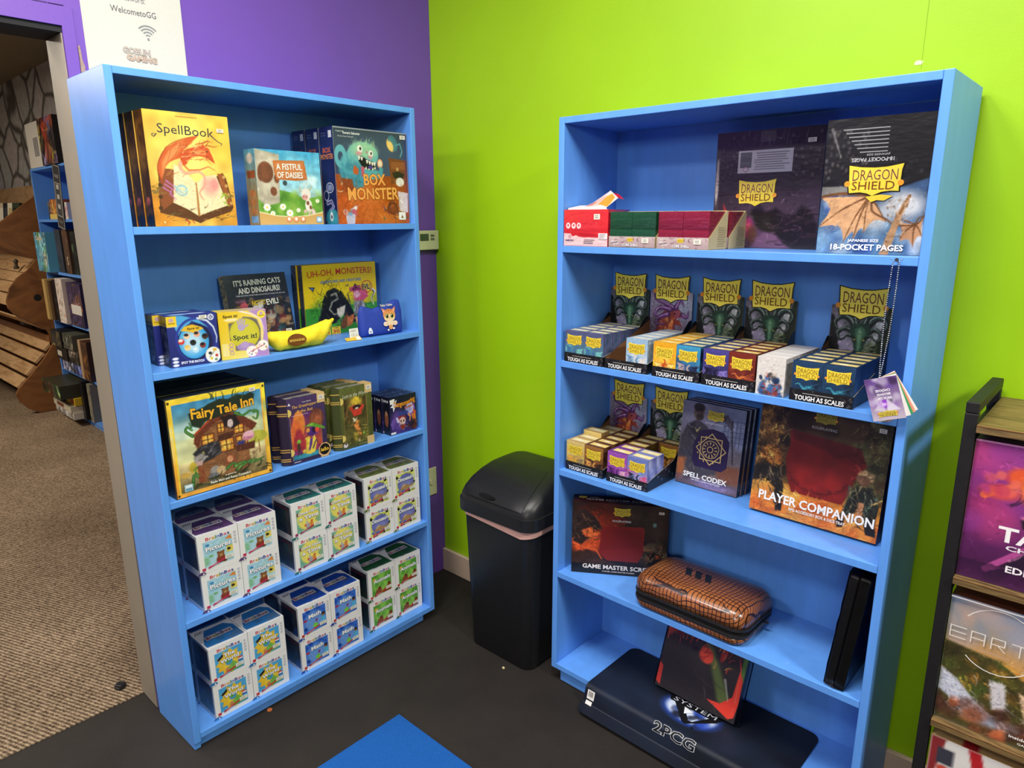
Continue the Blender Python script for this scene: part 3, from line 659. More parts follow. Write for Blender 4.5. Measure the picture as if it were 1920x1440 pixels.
# ---- second shelf: round tin window boxes
a = Art(.127, .134, '232C7C', seed=3)
a.grad('1E2468', '2A3488', 90).poly([(.12, 1), (.30, 1), (.62, .90), (.82, .72), (.5, .88), (.22, .60), (.16, .75)], '4FA6DC', .01).ell(.55, .50, .44, .46, 'D6DCEE', .03, .0)
a.ring(.56, .50, .40, .42, .05, '2A3A9A', .9).line([(.62, .92), (.80, .86), (.92, .72), (.97, .52), (.95, .40)], .045, 'DCE4F2', .012)
a.ell(.53, .46, .345, .37, '141A4A', .03).ell(.50, .46, .30, .33, '3FA2DC', .04).ell(.48, .46, .2, .22, 'C6E4F4', .8, .9)
a.poly([(.26, .70), (.34, .78), (.50, .81), (.68, .74), (.72, .70), (.62, .68), (.50, .64), (.38, .68)], 'E6B830', .01)
a.text('Spot it!', .51, .725, .24, .055, '2A2410', .03)
for q, (cx, cy) in enumerate(((.37, .59), (.57, .61), (.25, .49), (.73, .55), (.48, .45), (.36, .36), (.67, .38), (.52, .30))):     # plain coloured tokens
    a.ell(cx, cy, .062, .058, ('F2C9A0', 'E9A88A', 'D23A30', '4A2A20', '26262C', 'F0D49A', '8A3A34', 'BFE2F2')[q], .12).ell(cx - .01, cy + .022, .045, .028, ('1C1A22', '221E26', 'F2E6DA', '1A1216', '141418', 'E6C25A', '201820', 'E6F2F8')[q], .2)
a.rect(0, .80, .20, 1, 'F0CC2C').rect(.0, .79, .21, .80, 'F6E9A0').ell(.10, .92, .05, .04, 'C9A2A8', .3).text('Asmodee', .10, .865, .13, .028, '5A4A20', .01)
a.ring(.885, .92, .055, .052, .02, 'F2F4FA').text('DC', .885, .92, .075, .06, 'F2F4FA', .04)
for k in range(3): a.ell(.10, .17 - .066 * k, .062, .026, 'EEF0FA', .2)
a.text('SPOT THE MATCH', .43, .075, .46, .05, 'F6F6FC', .05, rot=.0)
a.ell(.86, .16, .16, .16, 'F2EFE2', .05).ell(.80, .20, .035, .03, '2A2A30', .3).ell(.90, .26, .04, .03, 'E2B83A', .3).ell(.93, .14, .03, .03, 'C2403A', .3).ell(.82, .09, .03, .03, 'E6C440', .3).ell(.91, .06, .03, .025, '6A8A5A', .3).line([(.78, .12), (.88, .22)], .012, '5A3A3A')
sp = Art(.055, .134, '14142A', seed=2); sp.rect(0, .80, 1, 1, 'B8941E').rect(.05, .83, .9, .86, '4A3A10').blots(26, (.1, .2, .9, .7), ['3A3A44', '5A5A66', '22222C', '6A6A70'], .12, .25, .5, .8).rect(.3, .08, .7, .18, '8A8AA0').grain(.3, 6)
tp = Art(.127, .055, '2C3684'); tp.ell(.3, .5, .2, .25, '8AB8E0', .5).ell(.65, .5, .2, .2, 'B9C6E6', .5)
for k, wh in enumerate(('with the round window, front one', 'half hidden, behind the front one')):
    o = boxed('card_game_box', .127, .056, .134, a, sp, tp, col='1C2464') if k == 0 else copy_tree(tin)
    if k == 0: tin = o; sticker(o, .092, .126, .020, .009)
    tag(o, f'dark blue card game box {wh}', 'game box', 'dark blue round window boxes')
    placeL(o, 2, .080 + .010 * k * -1, .0365 + .060 * k, -.10 if k == 0 else -.06)

a = Art(.129, .131, 'EBC92C', seed=8)
a.grad('E9C422', 'F2E29A', 330).poly([(.62, 1), (1, 1), (1, 0), (.55, 0), (.62, .12), (.86, .2), (.92, .5), (.90, .75), (.80, .88)], 'B48CC8', .01).line([(.45, 1), (.70, .92), (.88, .80), (.94, .55)], .03, 'F2E6F0', .01)
a.poly([(.20, .76), (.42, .80), (.52, .88), (.70, .85), (.80, .80), (.86, .60), (.84, .30), (.55, .17), (.30, .17), (.30, .36), (.20, .40)], '6E665E', .02).ell(.52, .52, .31, .32, 'C9BF2E', .06).ell(.50, .55, .27, .27, 'D2C83A', .4).ell(.52, .24, .19, .08, 'A98ABF', .2).ell(.5, .28, .09, .07, 'B99ACB', .3)
a.ell(.46, .66, .075, .075, 'B7A4C4', .2)
for dx, dy, r in ((-.07, .10, .4), (-.02, .13, .1), (.03, .13, -.1), (.08, .10, -.4)): a.ell(.46 + dx * .9, .66 + dy, .018, .06, 'B7A4C4', .2, 1, -r * -.5)
a.ell(.57, .68, .05, .02, 'B7A4C4', .2, 1, .5)
a.text('Spot it!', .52, .44, .50, .135, '34431C', .03, 'E2D86A', .02, rot=.02).text('Spot it!', .25, .90, .30, .075, '2E2A10', .03)
a.ell(.26, .83, .14, .03, 'F2E4B0', .3).ell(.90, .90, .085, .085, 'F2DC3A', .1).ell(.90, .92, .04, .035, 'C2A2B8', .3).text('Zygomatic', .90, .875, .12, .028, '5A4A1C', .01)
for k in range(3): a.ring(.14 + .08, .30 - .085 * k, .038, .036, .014, 'A58ABF')
a.rect(.03, .08, .16, .34, 'F6EAC0', .6)
for cx, cy in ((.64, .13), (.88, .23)): a.ell(cx, cy, .12, .115, 'F8F2EA', .05).blots(7, (cx - .08, cy - .07, cx + .08, cy + .07), ['C24A4A', 'E6C24A', '6A8A6A', '3A3A40', 'E8A0A8'], .015, .022, .3, 1)
a.line([(.60, .12), (.90, .24)], .014, 'D2465A')
sp = Art(.062, .131, 'C9A83C', seed=2); sp.grad('D6BA40', '9A8450', 0).rect(.2, .6, .8, .8, 'B89A3A').grain(.15, 5)
tp = Art(.129, .062, 'D8C88A'); tp.grad('E0C84A', 'BBA2C8', 0).ell(.5, .5, .2, .2, 'C2A878', .5)
o = boxed('card_game_box', .129, .062, .131, a, sp, tp, col='C8B468'); placeL(o, 2, .2135, .031, -.20)
tag(o, 'yellow and lavender card game box with a window beside the yellow pouch', 'game box')

# ---- leaning books
a = Art(.202, .214, '1C2030', seed=21)
a.grad('20202A', '232B40', 90).blots(70, (0, 0, 1, .62), ['7A2A30', '2E5A5E', '8A6A4A', '16141C', '3E6E78', 'B98A5A', '5A1E28', 'C9C2B4', '24404A', '6A4A6A'], .03, .085, .4, .95).strokes(60, (0, 0, 1, .66), ['D8CFC0', '14121A', '3A7078', '9A3A34', 'C9A24A', '1A1A22'], .10, .02, None, .85)
a.blots(30, (0, .6, 1, 1), ['262638', '30304A', '1A2032'], .05, .12, .9, .6).poly([(.38, .56), (.56, .62), (.52, .42), (.42, .44)], 'E6E2DA', .02, .9).ell(.24, .56, .06, .055, 'B04A5A', .2)
a.poly([(.10, .63), (.24, .65), (.34, .62), (.14, .60)], '8A7A9A', .01, .5)
a.detail(300, (0, 0, 1, .68), .05, .012, .6).text("IT'S RAINING CATS", .52, .885, .76, .085, 'F2F0EA', .045, '2A1E2A', .03, rot=.02).text('AND DINOSAURS!', .53, .775, .68, .085, 'F2F0EA', .045, '2A1E2A', .03, rot=.02)
a.text('THREE EXCITING ADVENTURES, PLUS MORE NO THANK YOU EVIL FUN', .54, .70, .80, .022, 'D8D8E0', .01)
a.text('NO', .42, .585, .10, .075, 'E9C62E', .05, '14141A', .03).text('THANK', .53, .61, .12, .03, 'E9C62E', .03).text('YOU', .53, .57, .10, .03, 'E9C62E', .03).text('EVIL!', .70, .59, .20, .085, 'F0EEE6', .03, '14141A', .04, rot=.06)
sp = Art(.03, .214, 'B8923A', seed=2); sp.grad('6A5226', 'C9A84A', 90).grain(.4, 4)
o = boxed('game_box', .202, .03, .214, a, sp, Art(.202, .03, '1C1C28'), col='1A1A22', mat=WRAP); sticker(o, .178, .030, .020, .013)
placeL(o, 2, .322, .158, 0, .215, .03); tag(o, 'dark collage covered game box leaning back behind the yellow pouch', 'game box')

a = Art(.288, .232, 'F0D018', seed=23)
a.grad('F2D418', 'EBC814', 90).rect(0, 0, 1, .40, '3F9A34').blots(10, (0, 0, 1, .38), ['4EA83E', '358A2E'], .08, .16, .9, .5)
a.strokes(34, (.18, .42, .5, .74), ['1C1A14', '2A2618'], .16, .007, None, .9, .4)
a.poly([(.14, .16), (.20, .30), (.24, .50), (.30, .62), (.40, .66), (.50, .60), (.58, .46), (.66, .26), (.74, .12), (.62, .14), (.50, .28), (.40, .16), (.28, .12)], '15151A', .015).strokes(26, (.16, .14, .62, .58), ['33343C', '0C0C10', '4A4C54'], .12, .02, -70, .8)
a.line([(.36, .56), (.42, .58), (.44, .50), (.36, .46), (.32, .36), (.38, .28), (.46, .30)], .028, '8E8C84', .016).poly([(.42, .36), (.54, .40), (.52, .28), (.46, .22), (.42, .28)], 'DDD3C2', .015)
a.poly([(.46, .14), (.56, .30), (.58, .18), (.52, .06), (.46, .06)], '7A4A2A', .015).poly([(.56, .22), (.66, .26), (.62, .10), (.54, .08)], 'C8703A', .015).poly([(.66, .20), (.78, .26), (.82, .12), (.70, .06)], 'E0A87E', .02)
a.poly([(.66, .58), (.70, .66), (.74, .60), (.86, .60), (.88, .50), (.80, .44), (.72, .44), (.66, .46)], 'D2527A', .015).poly([(.64, .60), (.69, .70), (.78, .61)], '2A2430', .01).ell(.71, .54, .05, .05, 'E6A0B0', .3).poly([(.66, .44), (.80, .44), (.84, .26), (.66, .24)], '8E8A92', .02).strokes(14, (.66, .26, .82, .44), ['5A5862', 'C2BEC6', '3A3842'], .08, .016, -80, .8)
a.line([(.93, .60), (.98, .56), (.92, .46), (.95, .36)], .03, 'E6E0D2', .012).line([(.94, .58), (.965, .55), (.92, .45)], .012, '2A2A3A', .008)
a.vp([(.06, .70), (.15, .69), (.12, .63)], '22284A').vp([(.08, .685), (.13, .68), (.115, .65)], '5A78B4').text('Monte', .115, .365, .10, .02, '1E3A1A', 0).text('Cook', .115, .335, .09, .02, '1E3A1A', 0)
a.detail(260, (.1, .08, .95, .66), .05, .010, .4).text('UH-OH, MONSTERS!', .50, .865, .88, .105, 'CF3A2E', .008, rot=.012, arc=.02).text('ADVENTURES AND CREATURES', .50, .755, .56, .042, '4E86B8', .02, rot=.012)
a.text('FOR', .58, .68, .045, .03, '4A4A50', .02, rot=.2).text('NO', .645, .62, .075, .075, 'D03A8A', .05, '1A1418', .03).text('THANK', .725, .655, .09, .03, 'D03A8A', .05, '1A1418', .03).text('YOU', .73, .615, .08, .03, 'D03A8A', .05, '1A1418', .03).text('EVIL!', .85, .64, .12, .085, '1E1A1E', .04, 'E9E0C0', .02, rot=.05)
a.ring(.86, .64, .075, .085, .013, 'C8542E')
for k, tx in enumerate(('5', '2-5', '30')): a.vr(.055 + .135 * k, .0, .175 + .135 * k, .105, 'E9C43A').text(tx, .115 + .135 * k, .04, .09 if k else .04, .055, 'B03A24', .03).text(('AGES', 'PLAYERS', 'TIME')[k], .115 + .135 * k, .088, .07, .018, '6A3A1A', .01)
sp = Art(.03, .232, '3A3A44', seed=2); sp.grad('2A2A34', '4A4446', 90).grain(.4, 4).rect(.86, 0, 1, 1, 'C9A240')
for k, wh in enumerate(('front one', 'mostly hidden behind the other')):
    o = boxed('game_box', .288, .026, .232, a, sp, Art(.288, .026, 'C9AE2A'), col='2A2A32') if k == 0 else copy_tree(uhoh)
    uhoh = uhoh if k else o
    tag(o, f'yellow and green game box with a hairy black monster, {wh}', 'game box', 'yellow monster game boxes')
    placeL(o, 2, .573 - .004 * k, .182 + .0285 * k, 0, .0, .026)

# ---- yellow banana shaped pouch
t = empty('banana_pouch', 'yellow cloth banana shaped pouch with a brown oval patch', 'pouch')
def bana(s):
    q = abs(2 * s - 1); bot = .20 * max(0, q - .58) ** 1.5 * (1.15 if s > .5 else .95)
    top = .054 + .010 * (2 * s - 1) ** 2 + .016 * max(0, s - .55) / .45
    if s < .10: top = bot + .010 + (top - bot - .010) * (s / .10) ** .6
    if s > .92: top = bot + .012 + (top - bot - .012) * ((1 - s) / .08) ** .6
    return bot, top
mb = MB(); rings = []; L = 25
for i in range(L):
    s = i / (L - 1); x = .242 * s
    bot, top = bana(s)
    dp = .030 * math.sin(PI * min(1, max(.02, s))) ** .55 + .002
    cz, hz = (top + bot) / 2, (top - bot) / 2
    wr = .0018 * math.sin(i * 2.3)
    rings.append([(x, dp * math.cos(q) * (1 if math.cos(q) > 0 else 1) + .0015 * math.sin(3 * q + i), cz + hz * math.sin(q) * (1 + .03 * math.sin(5 * q + i)) + wr * abs(math.cos(q))) for q in np.linspace(0, 2 * PI, 20, False)])
mb.loft(rings)
m_, nt, b_ = new_mat('yellow_cloth'); nt.links.new(ramp(nt, noise(nt, 40, 4, vec=objco(nt)), [(.3, L4('E2C416')), (.7, L4('F6E032'))]), b_.inputs['Base Color']); b_.inputs['Roughness'].default_value = .8; bump(nt, b_, noise(nt, 45, 3, vec=objco(nt)), .35, .004)
mb.build('cloth_body', m_, t, smooth=True)
mb = MB(); P = Art(.062, .036, '7A4A1E'); P.text('BANANAGRAMS', .5, .5, .86, .22, 'D9B44A', .03)
def onb(u, v, l):
    x = .062 + .060 * u; s = x / .242; zz = .012 + .036 * v; bot, top = bana(s)
    k = (zz - (top + bot) / 2) / ((top - bot) / 2 + .004); dp = .030 * math.sin(PI * s) ** .55 + .002
    return (x, -dp * math.sqrt(max(.05, 1 - k * k)) - .0052 - l * 3, zz)
ov = Art(1, 1, '7A4A1E'); ov.vp([(.5 + .5 * math.cos(q), .5 + .5 * math.sin(q)) for q in np.linspace(0, 2 * PI, 28, False)], '7A4A1E'); ov.vec += [(np.array([(.5 + (u - .5) * .92, v) for u, v in q[0]]), q[1], q[2]) for q in P.vec]
mb.panel(ov, onb, base=False); mb.build('label_patch', MATTE, t)
mb = MB(); mb.tube([(.236, 0, .063), (.243, 0, .069), (.246, 0, .073)], [.006, .005, .004]); mb.build('tip_tab', m_, t, smooth=True)
placeL(t, 2, .338, .037, .03, dz=.001)

# ---- blue zipped pouch with a kitten print
t = empty('zip_pouch', 'blue fabric pouch with a ginger kitten print at the shelf end', 'pouch')
mb = MB(); rings = []; nx = 21
def pouch_top(s): return .098 + .012 * math.cos((s - .86) * 7) * (s > .45) - .010 * math.exp(-((s - .33) / .14) ** 2) + .004 * (s < .12) - .05 * max(0, .06 - s) / .06 * .5 - .03 * max(0, s - .95) / .05
for i in range(nx):
    s = i / (nx - 1); x = .176 * s + .006 * (.5 - s); h = pouch_top(s); pr = []
    for q in np.linspace(0, 2 * PI, 22, False):
        c, n_ = math.cos(q), math.sin(q)
        z = h / 2 + h / 2 * math.copysign(abs(n_) ** .7, n_); th = (.026 * (1 - .72 * z / .12)) * (math.sin(PI * min(1, .12 + .76 * s)) ** .4) * (1 if 0 < i < nx - 1 else .25)
        pr.append((x, th * math.copysign(abs(c) ** .6, c), z))
    rings.append(pr)
mb.loft(rings); m_ = plain('blue_pouch_fabric', '1E3A9C', .7, .1, 90, bmp=.15); mb.build('fabric_body', m_, t, smooth=True)
ka = Art(.09, .09, '1E3A9C', cell=.0012); ka2 = MB()
def onp(u, v, l):
    x = .072 + .078 * u; z = .008 + .084 * v; return (x, -.026 * (1 - .72 * z / .12) - .0022 - l, z)
K = Art(1, 1)
def E_(cx, cy, rx, ry, c, n=22): K.ve(cx, cy, rx, ry, c, n)
K.vp([(.22, .72), (.16, .96), (.40, .84)], 'E08A4E').vp([(.62, .84), (.86, .98), (.80, .72)], 'E08A4E').vp([(.23, .76), (.20, .90), (.34, .83)], 'F0B0B0').vp([(.68, .83), (.81, .92), (.77, .77)], 'F0B0B0')
E_(.51, .66, .31, .25, 'E39A5C'); E_(.51, .55, .27, .14, 'F2D2A8'); K.vp([(.46, .90), (.51, .76), (.56, .90)], 'C8743A').vp([(.36, .88), (.42, .78), (.43, .89)], 'C8743A').vp([(.60, .89), (.61, .78), (.67, .88)], 'C8743A')
for cx in (.39, .64): E_(cx, .63, .085, .085, '9CB24A'); E_(cx, .63, .06, .07, '16140E'); E_(cx - .02, .66, .02, .02, 'FFFFFF')
E_(.51, .55, .02, .014, 'D87A7A'); E_(.28, .34, .13, .09, 'F2DCC6'); E_(.74, .34, .13, .09, 'F2DCC6'); E_(.51, .36, .16, .13, 'F0D6B4'); E_(.50, .20, .10, .09, 'E6A468'); E_(.36, .10, .05, .035, 'F6EEE4'); E_(.64, .14, .06, .035, 'F6EEE4')
for dx in (-.05, 0, .05): E_(.30 + dx, .34, .012, .02, 'E8A0A0', 8); E_(.72 + dx, .34, .012, .02, 'E8A0A0', 8)
K1 = K; K = Art(1, 1); K.vr(-.62, .04, -.42, .18, 'E8ECF4').ve(-.52, .20, .07, .07, 'E8ECF4').vr(-.57, .08, -.47, .10, '4A5A9A').vr(-.57, .12, -.47, .14, '4A5A9A').text('Tailor Tabbie', .42, 1.06, .62, .085, 'F2E4C8', .02)
ka2.panel(K1, onp, base=False); ka2.build('kitten_print', MATTE, t); ka2 = MB(); ka2.panel(K, onp, base=False); ka2.build('lettering_print', MATTE, t)
mb = MB(); mb.tube([(.176 * s + .006 * (.5 - s), 0, pouch_top(s) - .0005) for s in np.linspace(.04, .96, 20)], .0018, 6); mb.build('zip', plain('dark_blue_zip', '142A70', .5), t)
placeL(t, 2, .680, .052, -.05, dz=.0006)
t = empty('hang_tag', 'white paper swing tag with printed symbols standing beside the blue pouch', 'tag')
ta = Art(.03, .032, 'EFECE4'); ta.text('CE', .35, .42, .34, .2, '55555A', -.005).small(.12, .66, .8, .9, 3, 'B8B4AC').small(.2, .14, .8, .24, 1, '8A8A8A')
ta.vp([(.72 + .11 * math.cos(q), .42 + .11 * math.sin(q)) for q in np.linspace(0, 2 * PI, 16, False)], '77777A').ve(.72, .42, .085, .085, 'EFECE4')
mb = MB(); mb.box((0, 0, 0), (.034, .0008, .036), 'EFECE4', skip='F'); mb.face(ta, (0, 0, 0), (.034, 0, 0), (0, 0, .036), (0, -1, 0)); mb.build('paper', PRINT, t); placeL(t, 2, .6335, .030, .0, .12, .0008)
mb = MB(); mb.add([(0, 0, .0), (.052, -.012, .0), (.056, .010, .010), (.004, .016, .007)], [(0, 1, 2, 3)], 'D8B23A'); mb.add([(0, 0, -.0001), (.052, -.012, -.0001), (.056, .010, .0096), (.004, .016, .0066)], [(3, 2, 1, 0)], 'C89A2A'); mb.add([(.036, -.006, .0012), (.050, -.009, .001), (.053, .006, .0094), (.040, .008, .0085)], [(0, 1, 2, 3)], 'E9E4DA')
o = mb.build('paper_leaflet', PRINT); placeL(o, 2, .612, .020, dz=.0008); tag(o, 'folded yellow paper leaflet lying in front of the white swing tag', 'leaflet')

# ---- third shelf: big square box with a crooked inn
a = Art(.277, .271, 'F0C43A', seed=31)
a.grad('F2A83A', 'F4D83A', 70).poly([(.05, .045), (.95, .05), (.955, .94), (.50, .945), (.06, .94), (.045, .5)], '3E8AB2', .006).grad('E9DE9C', '3C88B8', 90, (.05, .32, .95, .94)).ell(.5, .55, .5, .2, 'E6E2A4', .9, .9).ell(.2, .70, .16, .05, 'BCDDE0', .8, .9).ell(.15, .62, .12, .04, 'D6E6D2', .8, .8).ell(.8, .75, .2, .06, '7AB4CC', .9, .7).grad('6A5A34', 'E2CE96', 90, (.05, .045, .95, .33))
for r in (0, 1): a.line([(.045 if r == 0 else .955, .05 + .9 * k / 20) for k in range(21)], .016, 'F2B43A' if r else 'F4CE3A', .014)
a.ell(.87, .44, .11, .065, 'B8B440', .15).ell(.20, .28, .05, .06, 'C9AE3A', .3).ell(.11, .22, .05, .03, 'C8A04A', .4).line([(.88, .40), (.885, .26)], .014, '9A7A4A')
a.strokes(20, (.80, .20, .95, .30), ['8A6A4A', '6A4A32', 'B0906A'], .06, .010, 65, .9)
a.poly([(.26, .10), (.24, .55), (.33, .62), (.48, .76), (.62, .75), (.80, .62), (.86, .55), (.76, .50), (.78, .14), (.6, .10)], '8A5A36', .01).grain(.12, 16, 3)
a.poly([(.22, .52), (.24, .62), (.46, .77), (.66, .76), (.88, .58), (.82, .52), (.62, .70), (.48, .70), (.30, .58), (.26, .46)], '6B3220', .01).line([(.23, .60), (.46, .775), (.56, .77)], .02, 'B4472A', .016)
for (cx, cy, w_, h_) in ((.36, .53, .11, .09), (.68, .57, .09, .08), (.54, .43, .14, .12), (.70, .44, .11, .09), (.50, .62, .06, .09)):
    a.rect(cx - w_ / 2 - .012, cy - h_ / 2 - .012, cx + w_ / 2 + .012, cy + h_ / 2 + .012, '5A2E1A').rect(cx - w_ / 2, cy - h_ / 2, cx + w_ / 2, cy + h_ / 2, 'E28A2E').ell(cx, cy, w_ * .4, h_ * .4, 'F6CC5A', .8).line([(cx, cy - h_ / 2), (cx, cy + h_ / 2)], .012, '6A3A1E').line([(cx - w_ / 2, cy), (cx + w_ / 2, cy)], .010, '6A3A1E')
a.poly([(.46, .55), (.62, .56), (.62, .49), (.46, .48)], '4E2A1C', .01).poly([(.62, .40), (.84, .40), (.83, .32), (.64, .33)], '5A3020', .01).strokes(24, (.46, .32, .84, .56), ['3A1E14', '7A4A2E', '9A6A42'], .06, .010, 88, .6)
a.poly([(.52, .70), (.58, .74), (.66, .72), (.70, .62), (.62, .58), (.54, .62)], '241A1E', .015).ell(.60, .645, .03, .045, 'CBB6B4', .25).line([(.52, .72), (.60, .70), (.70, .73)], .035, '2A1A18', .02)
a.poly([(.20, .42), (.28, .48), (.40, .50), (.48, .47), (.48, .36), (.38, .32), (.28, .30), (.24, .34)], '2E2C30', .015).poly([(.20, .38), (.30, .41), (.34, .36), (.27, .30), (.21, .32)], '9A948E', .015).poly([(.22, .33), (.29, .33), (.27, .26), (.23, .27)], 'C8A09A', .015).strokes(24, (.24, .34, .48, .49), ['55525A', '1A181C', '6E6A72'], .08, .014, 20, .8).ell(.30, .41, .012, .008, 'E6D24A', .2)
a.ell(.775, .47, .065, .05, 'DE9AAE', .15).ell(.78, .49, .05, .03, 'EDB6C4', .5).ell(.76, .445, .05, .02, 'C47A92', .5).ell(.69, .415, .05, .02, '3A3A7A', .3).ell(.56, .27, .05, .06, '8A4A2E', .15).ell(.56, .275, .032, .035, 'D8946A', .2)
a.ell(.40, .19, .05, .055, '9A9590', .2).ell(.46, .18, .05, .045, 'C9A878', .25).ell(.38, .13, .055, .045, '6E7076', .3)
for P in ([(.17, .10), (.19, .20), (.24, .16), (.20, .25), (.26, .28)], [(.60, .18), (.70, .20), (.80, .17), (.92, .20)], [(.62, .14), (.78, .20), (.90, .16)], [(.52, .18), (.58, .22), (.62, .20)], [(.22, .60), (.16, .66), (.18, .70), (.22, .66), (.20, .74)], [(.86, .72), (.90, .70), (.88, .63), (.84, .66)], [(.66, .74), (.74, .70), (.82, .73), (.86, .70)]): a.sline(P, .034, '2E5A2C', .012).sline(P, .014, '5E9440', .004)
a.rect(.23, .10, .29, .28, '8A4A2C').strokes(30, (.08, .06, .95, .13), ['3A3A1E', '5A4A2A', '2A2A18'], .10, .03, 0, .8)
a.poly([(.20, .83), (.22, .70), (.30, .66), (.36, .72), (.58, .75), (.86, .82), (.88, .90), (.84, .925), (.78, .91), (.70, .93), (.60, .90), (.52, .92), (.40, .89), (.36, .87)], '232E20', .012).strokes(10, (.40, .88, .8, .94), ['2A3A22', '3A4A2A'], .10, .016, 80, .9)
a.detail(600, (.22, .07, .90, .74), .03, .007, .3).detail(160, (.06, .06, .94, .3), .04, .008, .2).text('Fairy Tale Inn', .545, .815, .64, .115, 'F2B42E', .05, '3A1E0A', .03, rot=.03, arc=-.02, flare=.25)
a.text('A game by', .55, .115, .12, .02, 'F6F0DA', .02).text('Paolo Mori and Remo Conzadori', .55, .078, .42, .026, 'F8F4E2', .025)
a.vr(.085, .055, .165, .125, 'A9CCDA').vr(.095, .092, .155, .118, 'E6F2F6').vr(.095, .062, .155, .086, '6A9AB0')
a.vr(0, 0, 1, .006, '1A1A1E').vr(0, 0, .008, 1, '1A1A1E').vr(.994, 0, 1, 1, '1A1A1E')
for cx, cy in ((.025, .03), (.975, .03), (.025, .97), (.975, .97)): a.ve(cx, cy, .012, .012, '4A3416', 10)
tp = Art(.277, .056, '1C222C', seed=2); tp.grad('262E38', '12161E', 90).strokes(20, (.2, .0, 1, .25), ['8A6A2A', '5A3A2A', '6A3A30'], .05, .014, 0, .6).line([(0, .06), (1, .06)], .006, '5A6A78')
sp = Art(.056, .271, '14171C')
for k, wh in enumerate(('front of its row', 'second of its row', 'third of its row', 'rearmost of its row')):
    o = boxed('game_box', .277, .056, .271, a, sp, tp, col='14171C') if k == 0 else copy_tree(fairy)
    if k == 0: fairy = o; sticker(o, .238, .258, .018, .011)
    tag(o, f'large square game box with a crooked timber inn, {wh}', 'game box', 'inn game boxes')
    placeL(o, 3, .0405 - .0015 * k, .009 + .0573 * k)

def book_box(w, h, d, art, cover, spine, metal):
    """a game box shaped like an old book: rounded ribbed spine on the left, cover boards, page block, brass corners"""
    t = empty('book_box')
    mb = MB()
    n = 8; V = []
    for k in range(n + 1):
        q = PI / 2 * k / n
    prof = [(.020 - .020 * math.sin(PI * k / 10), d * (1 - k / 10)) for k in range(11)]
    mb.prism([(x, y) for x, y in prof], 'z', 0, h, spine)
    mb.build('spine', PRINT, t, smooth=False)
    mb = MB()
    for z in (.06, .09, .20, .235, .75, .78, .90):
        ring = [[(x - .0016 * math.sin(PI * k / 10), y, h * z + dz) for k, (x, y) in enumerate(prof)] for dz in (0, .0035)]
        mb.loft(ring, metal, cap=(False, False))
    mb.build('spine_band', PRINT, t)
    mb = MB(); mb.box((.020, 0, 0), (w, .003, h), cover, skip='F'); mb.face(art, (.020, 0, 0), (w - .020, 0, 0), (0, 0, h), (0, -1, 0)); mb.build('front_cover', PRINT, t)
    mb = MB(); mb.box((.020, d - .003, 0), (w, d, h), cover); mb.build('back_cover', PRINT, t)
    mb = MB(); mb.box((.022, .0032, .003), (w - .005, d - .0032, h - .004), '8C8A84'); mb.box((.05, .012, h - .0038), (.068, .022, h - .0034), '55564E'); mb.build('page_block', PRINT, t)
    mb = MB()
    for x0, x1, z0, z1 in ((w - .026, w, h - .03, h + .0006), (w - .026, w, -.0002, .026)):
        mb = MB(); mb.box((x0, -.0014, z0), (x1 + .0008, d + .0008, z1), 'D8B67C'); mb.build('brass_corner', PRINT, t)
    for z in (.19, .79): mb = MB(); mb.add([(.0215 + .012 * math.sin(q), -.0012, h * z + .012 * math.cos(q)) for q in np.linspace(0, PI, 8)], [tuple(range(8))[::-1]], 'E0C66A'); mb.build('brass_clasp', PRINT, t)
    return t
a = Art(.129, .205, '3A2A4A', seed=41)
a.grad('33264A', '4A3660', 90).rect(.07, .06, .86, .74, '8A2E5A').grad('D0542E', '5A2A6A', 80, (.07, .22, .86, .76)).ell(.28, .60, .16, .20, 'E8843A', .15).ell(.20, .45, .15, .22, 'DC6A34', .3).ell(.75, .62, .20, .16, '6E3A30', .15).ell(.72, .60, .16, .12, '8A4A34', .3).ell(.78, .60, .08, .07, 'A65A3A', .4).ell(.25, .30, .14, .22, 'A4303C', .3)
a.rect(.07, .06, .86, .14, '2A7A92').ell(.45, .10, .3, .03, '3E9AB0', .5).rect(.07, .13, .3, .2, '7A3A8A', .7)
a.ell(.62, .44, .15, .07, '4E2A7A', .2).ell(.66, .46, .05, .05, '2A1A3A', .2).ell(.745, .455, .055, .045, 'E0503A', .15).ell(.50, .47, .05, .035, 'E8A04A', .2).poly([(.36, .54), (.5, .55), (.66, .57), (.95, .47), (.96, .43), (.80, .47), (.60, .52)], '5E9A34', .01).ell(.58, .545, .09, .022, '7EBE40', .3)
a.poly([(.40, .12), (.44, .32), (.40, .36), (.52, .38), (.56, .32), (.66, .38), (.72, .28), (.66, .12), (.52, .10)], 'E9C94A', .012).poly([(.48, .16), (.54, .33), (.62, .36), (.58, .24), (.52, .16)], '5E3A8A', .01).poly([(.32, .18), (.40, .20), (.42, .15), (.34, .13)], 'E2C04A', .01).line([(.60, .18), (.70, .30), (.76, .22)], .03, '3A2458', .015)
a.ell(.24, .33, .05, .035, '7FBE3A', .2).ell(.23, .25, .045, .06, '4A3A2A', .3).line([(.22, .20), (.20, .12)], .02, '3A2A2A').line([(.25, .20), (.27, .12)], .02, '3A2A2A').grain(.08, 14, 5)
a.detail(300, (.07, .06, .86, .74), .05, .012, .35).text('Yoko Filipetti', .52, .915, .24, .02, 'E9DDE6', .01).text('The Grasshopper', .455, .86, .66, .06, 'E2AE5A', .01, skew=.15, rot=.02).text('& the Ant', .46, .79, .42, .052, 'E2AE5A', .01, skew=.15, rot=.02).text('A game of cunning and bluff', .32, .735, .42, .018, 'F0E2E6', 0, skew=.1)
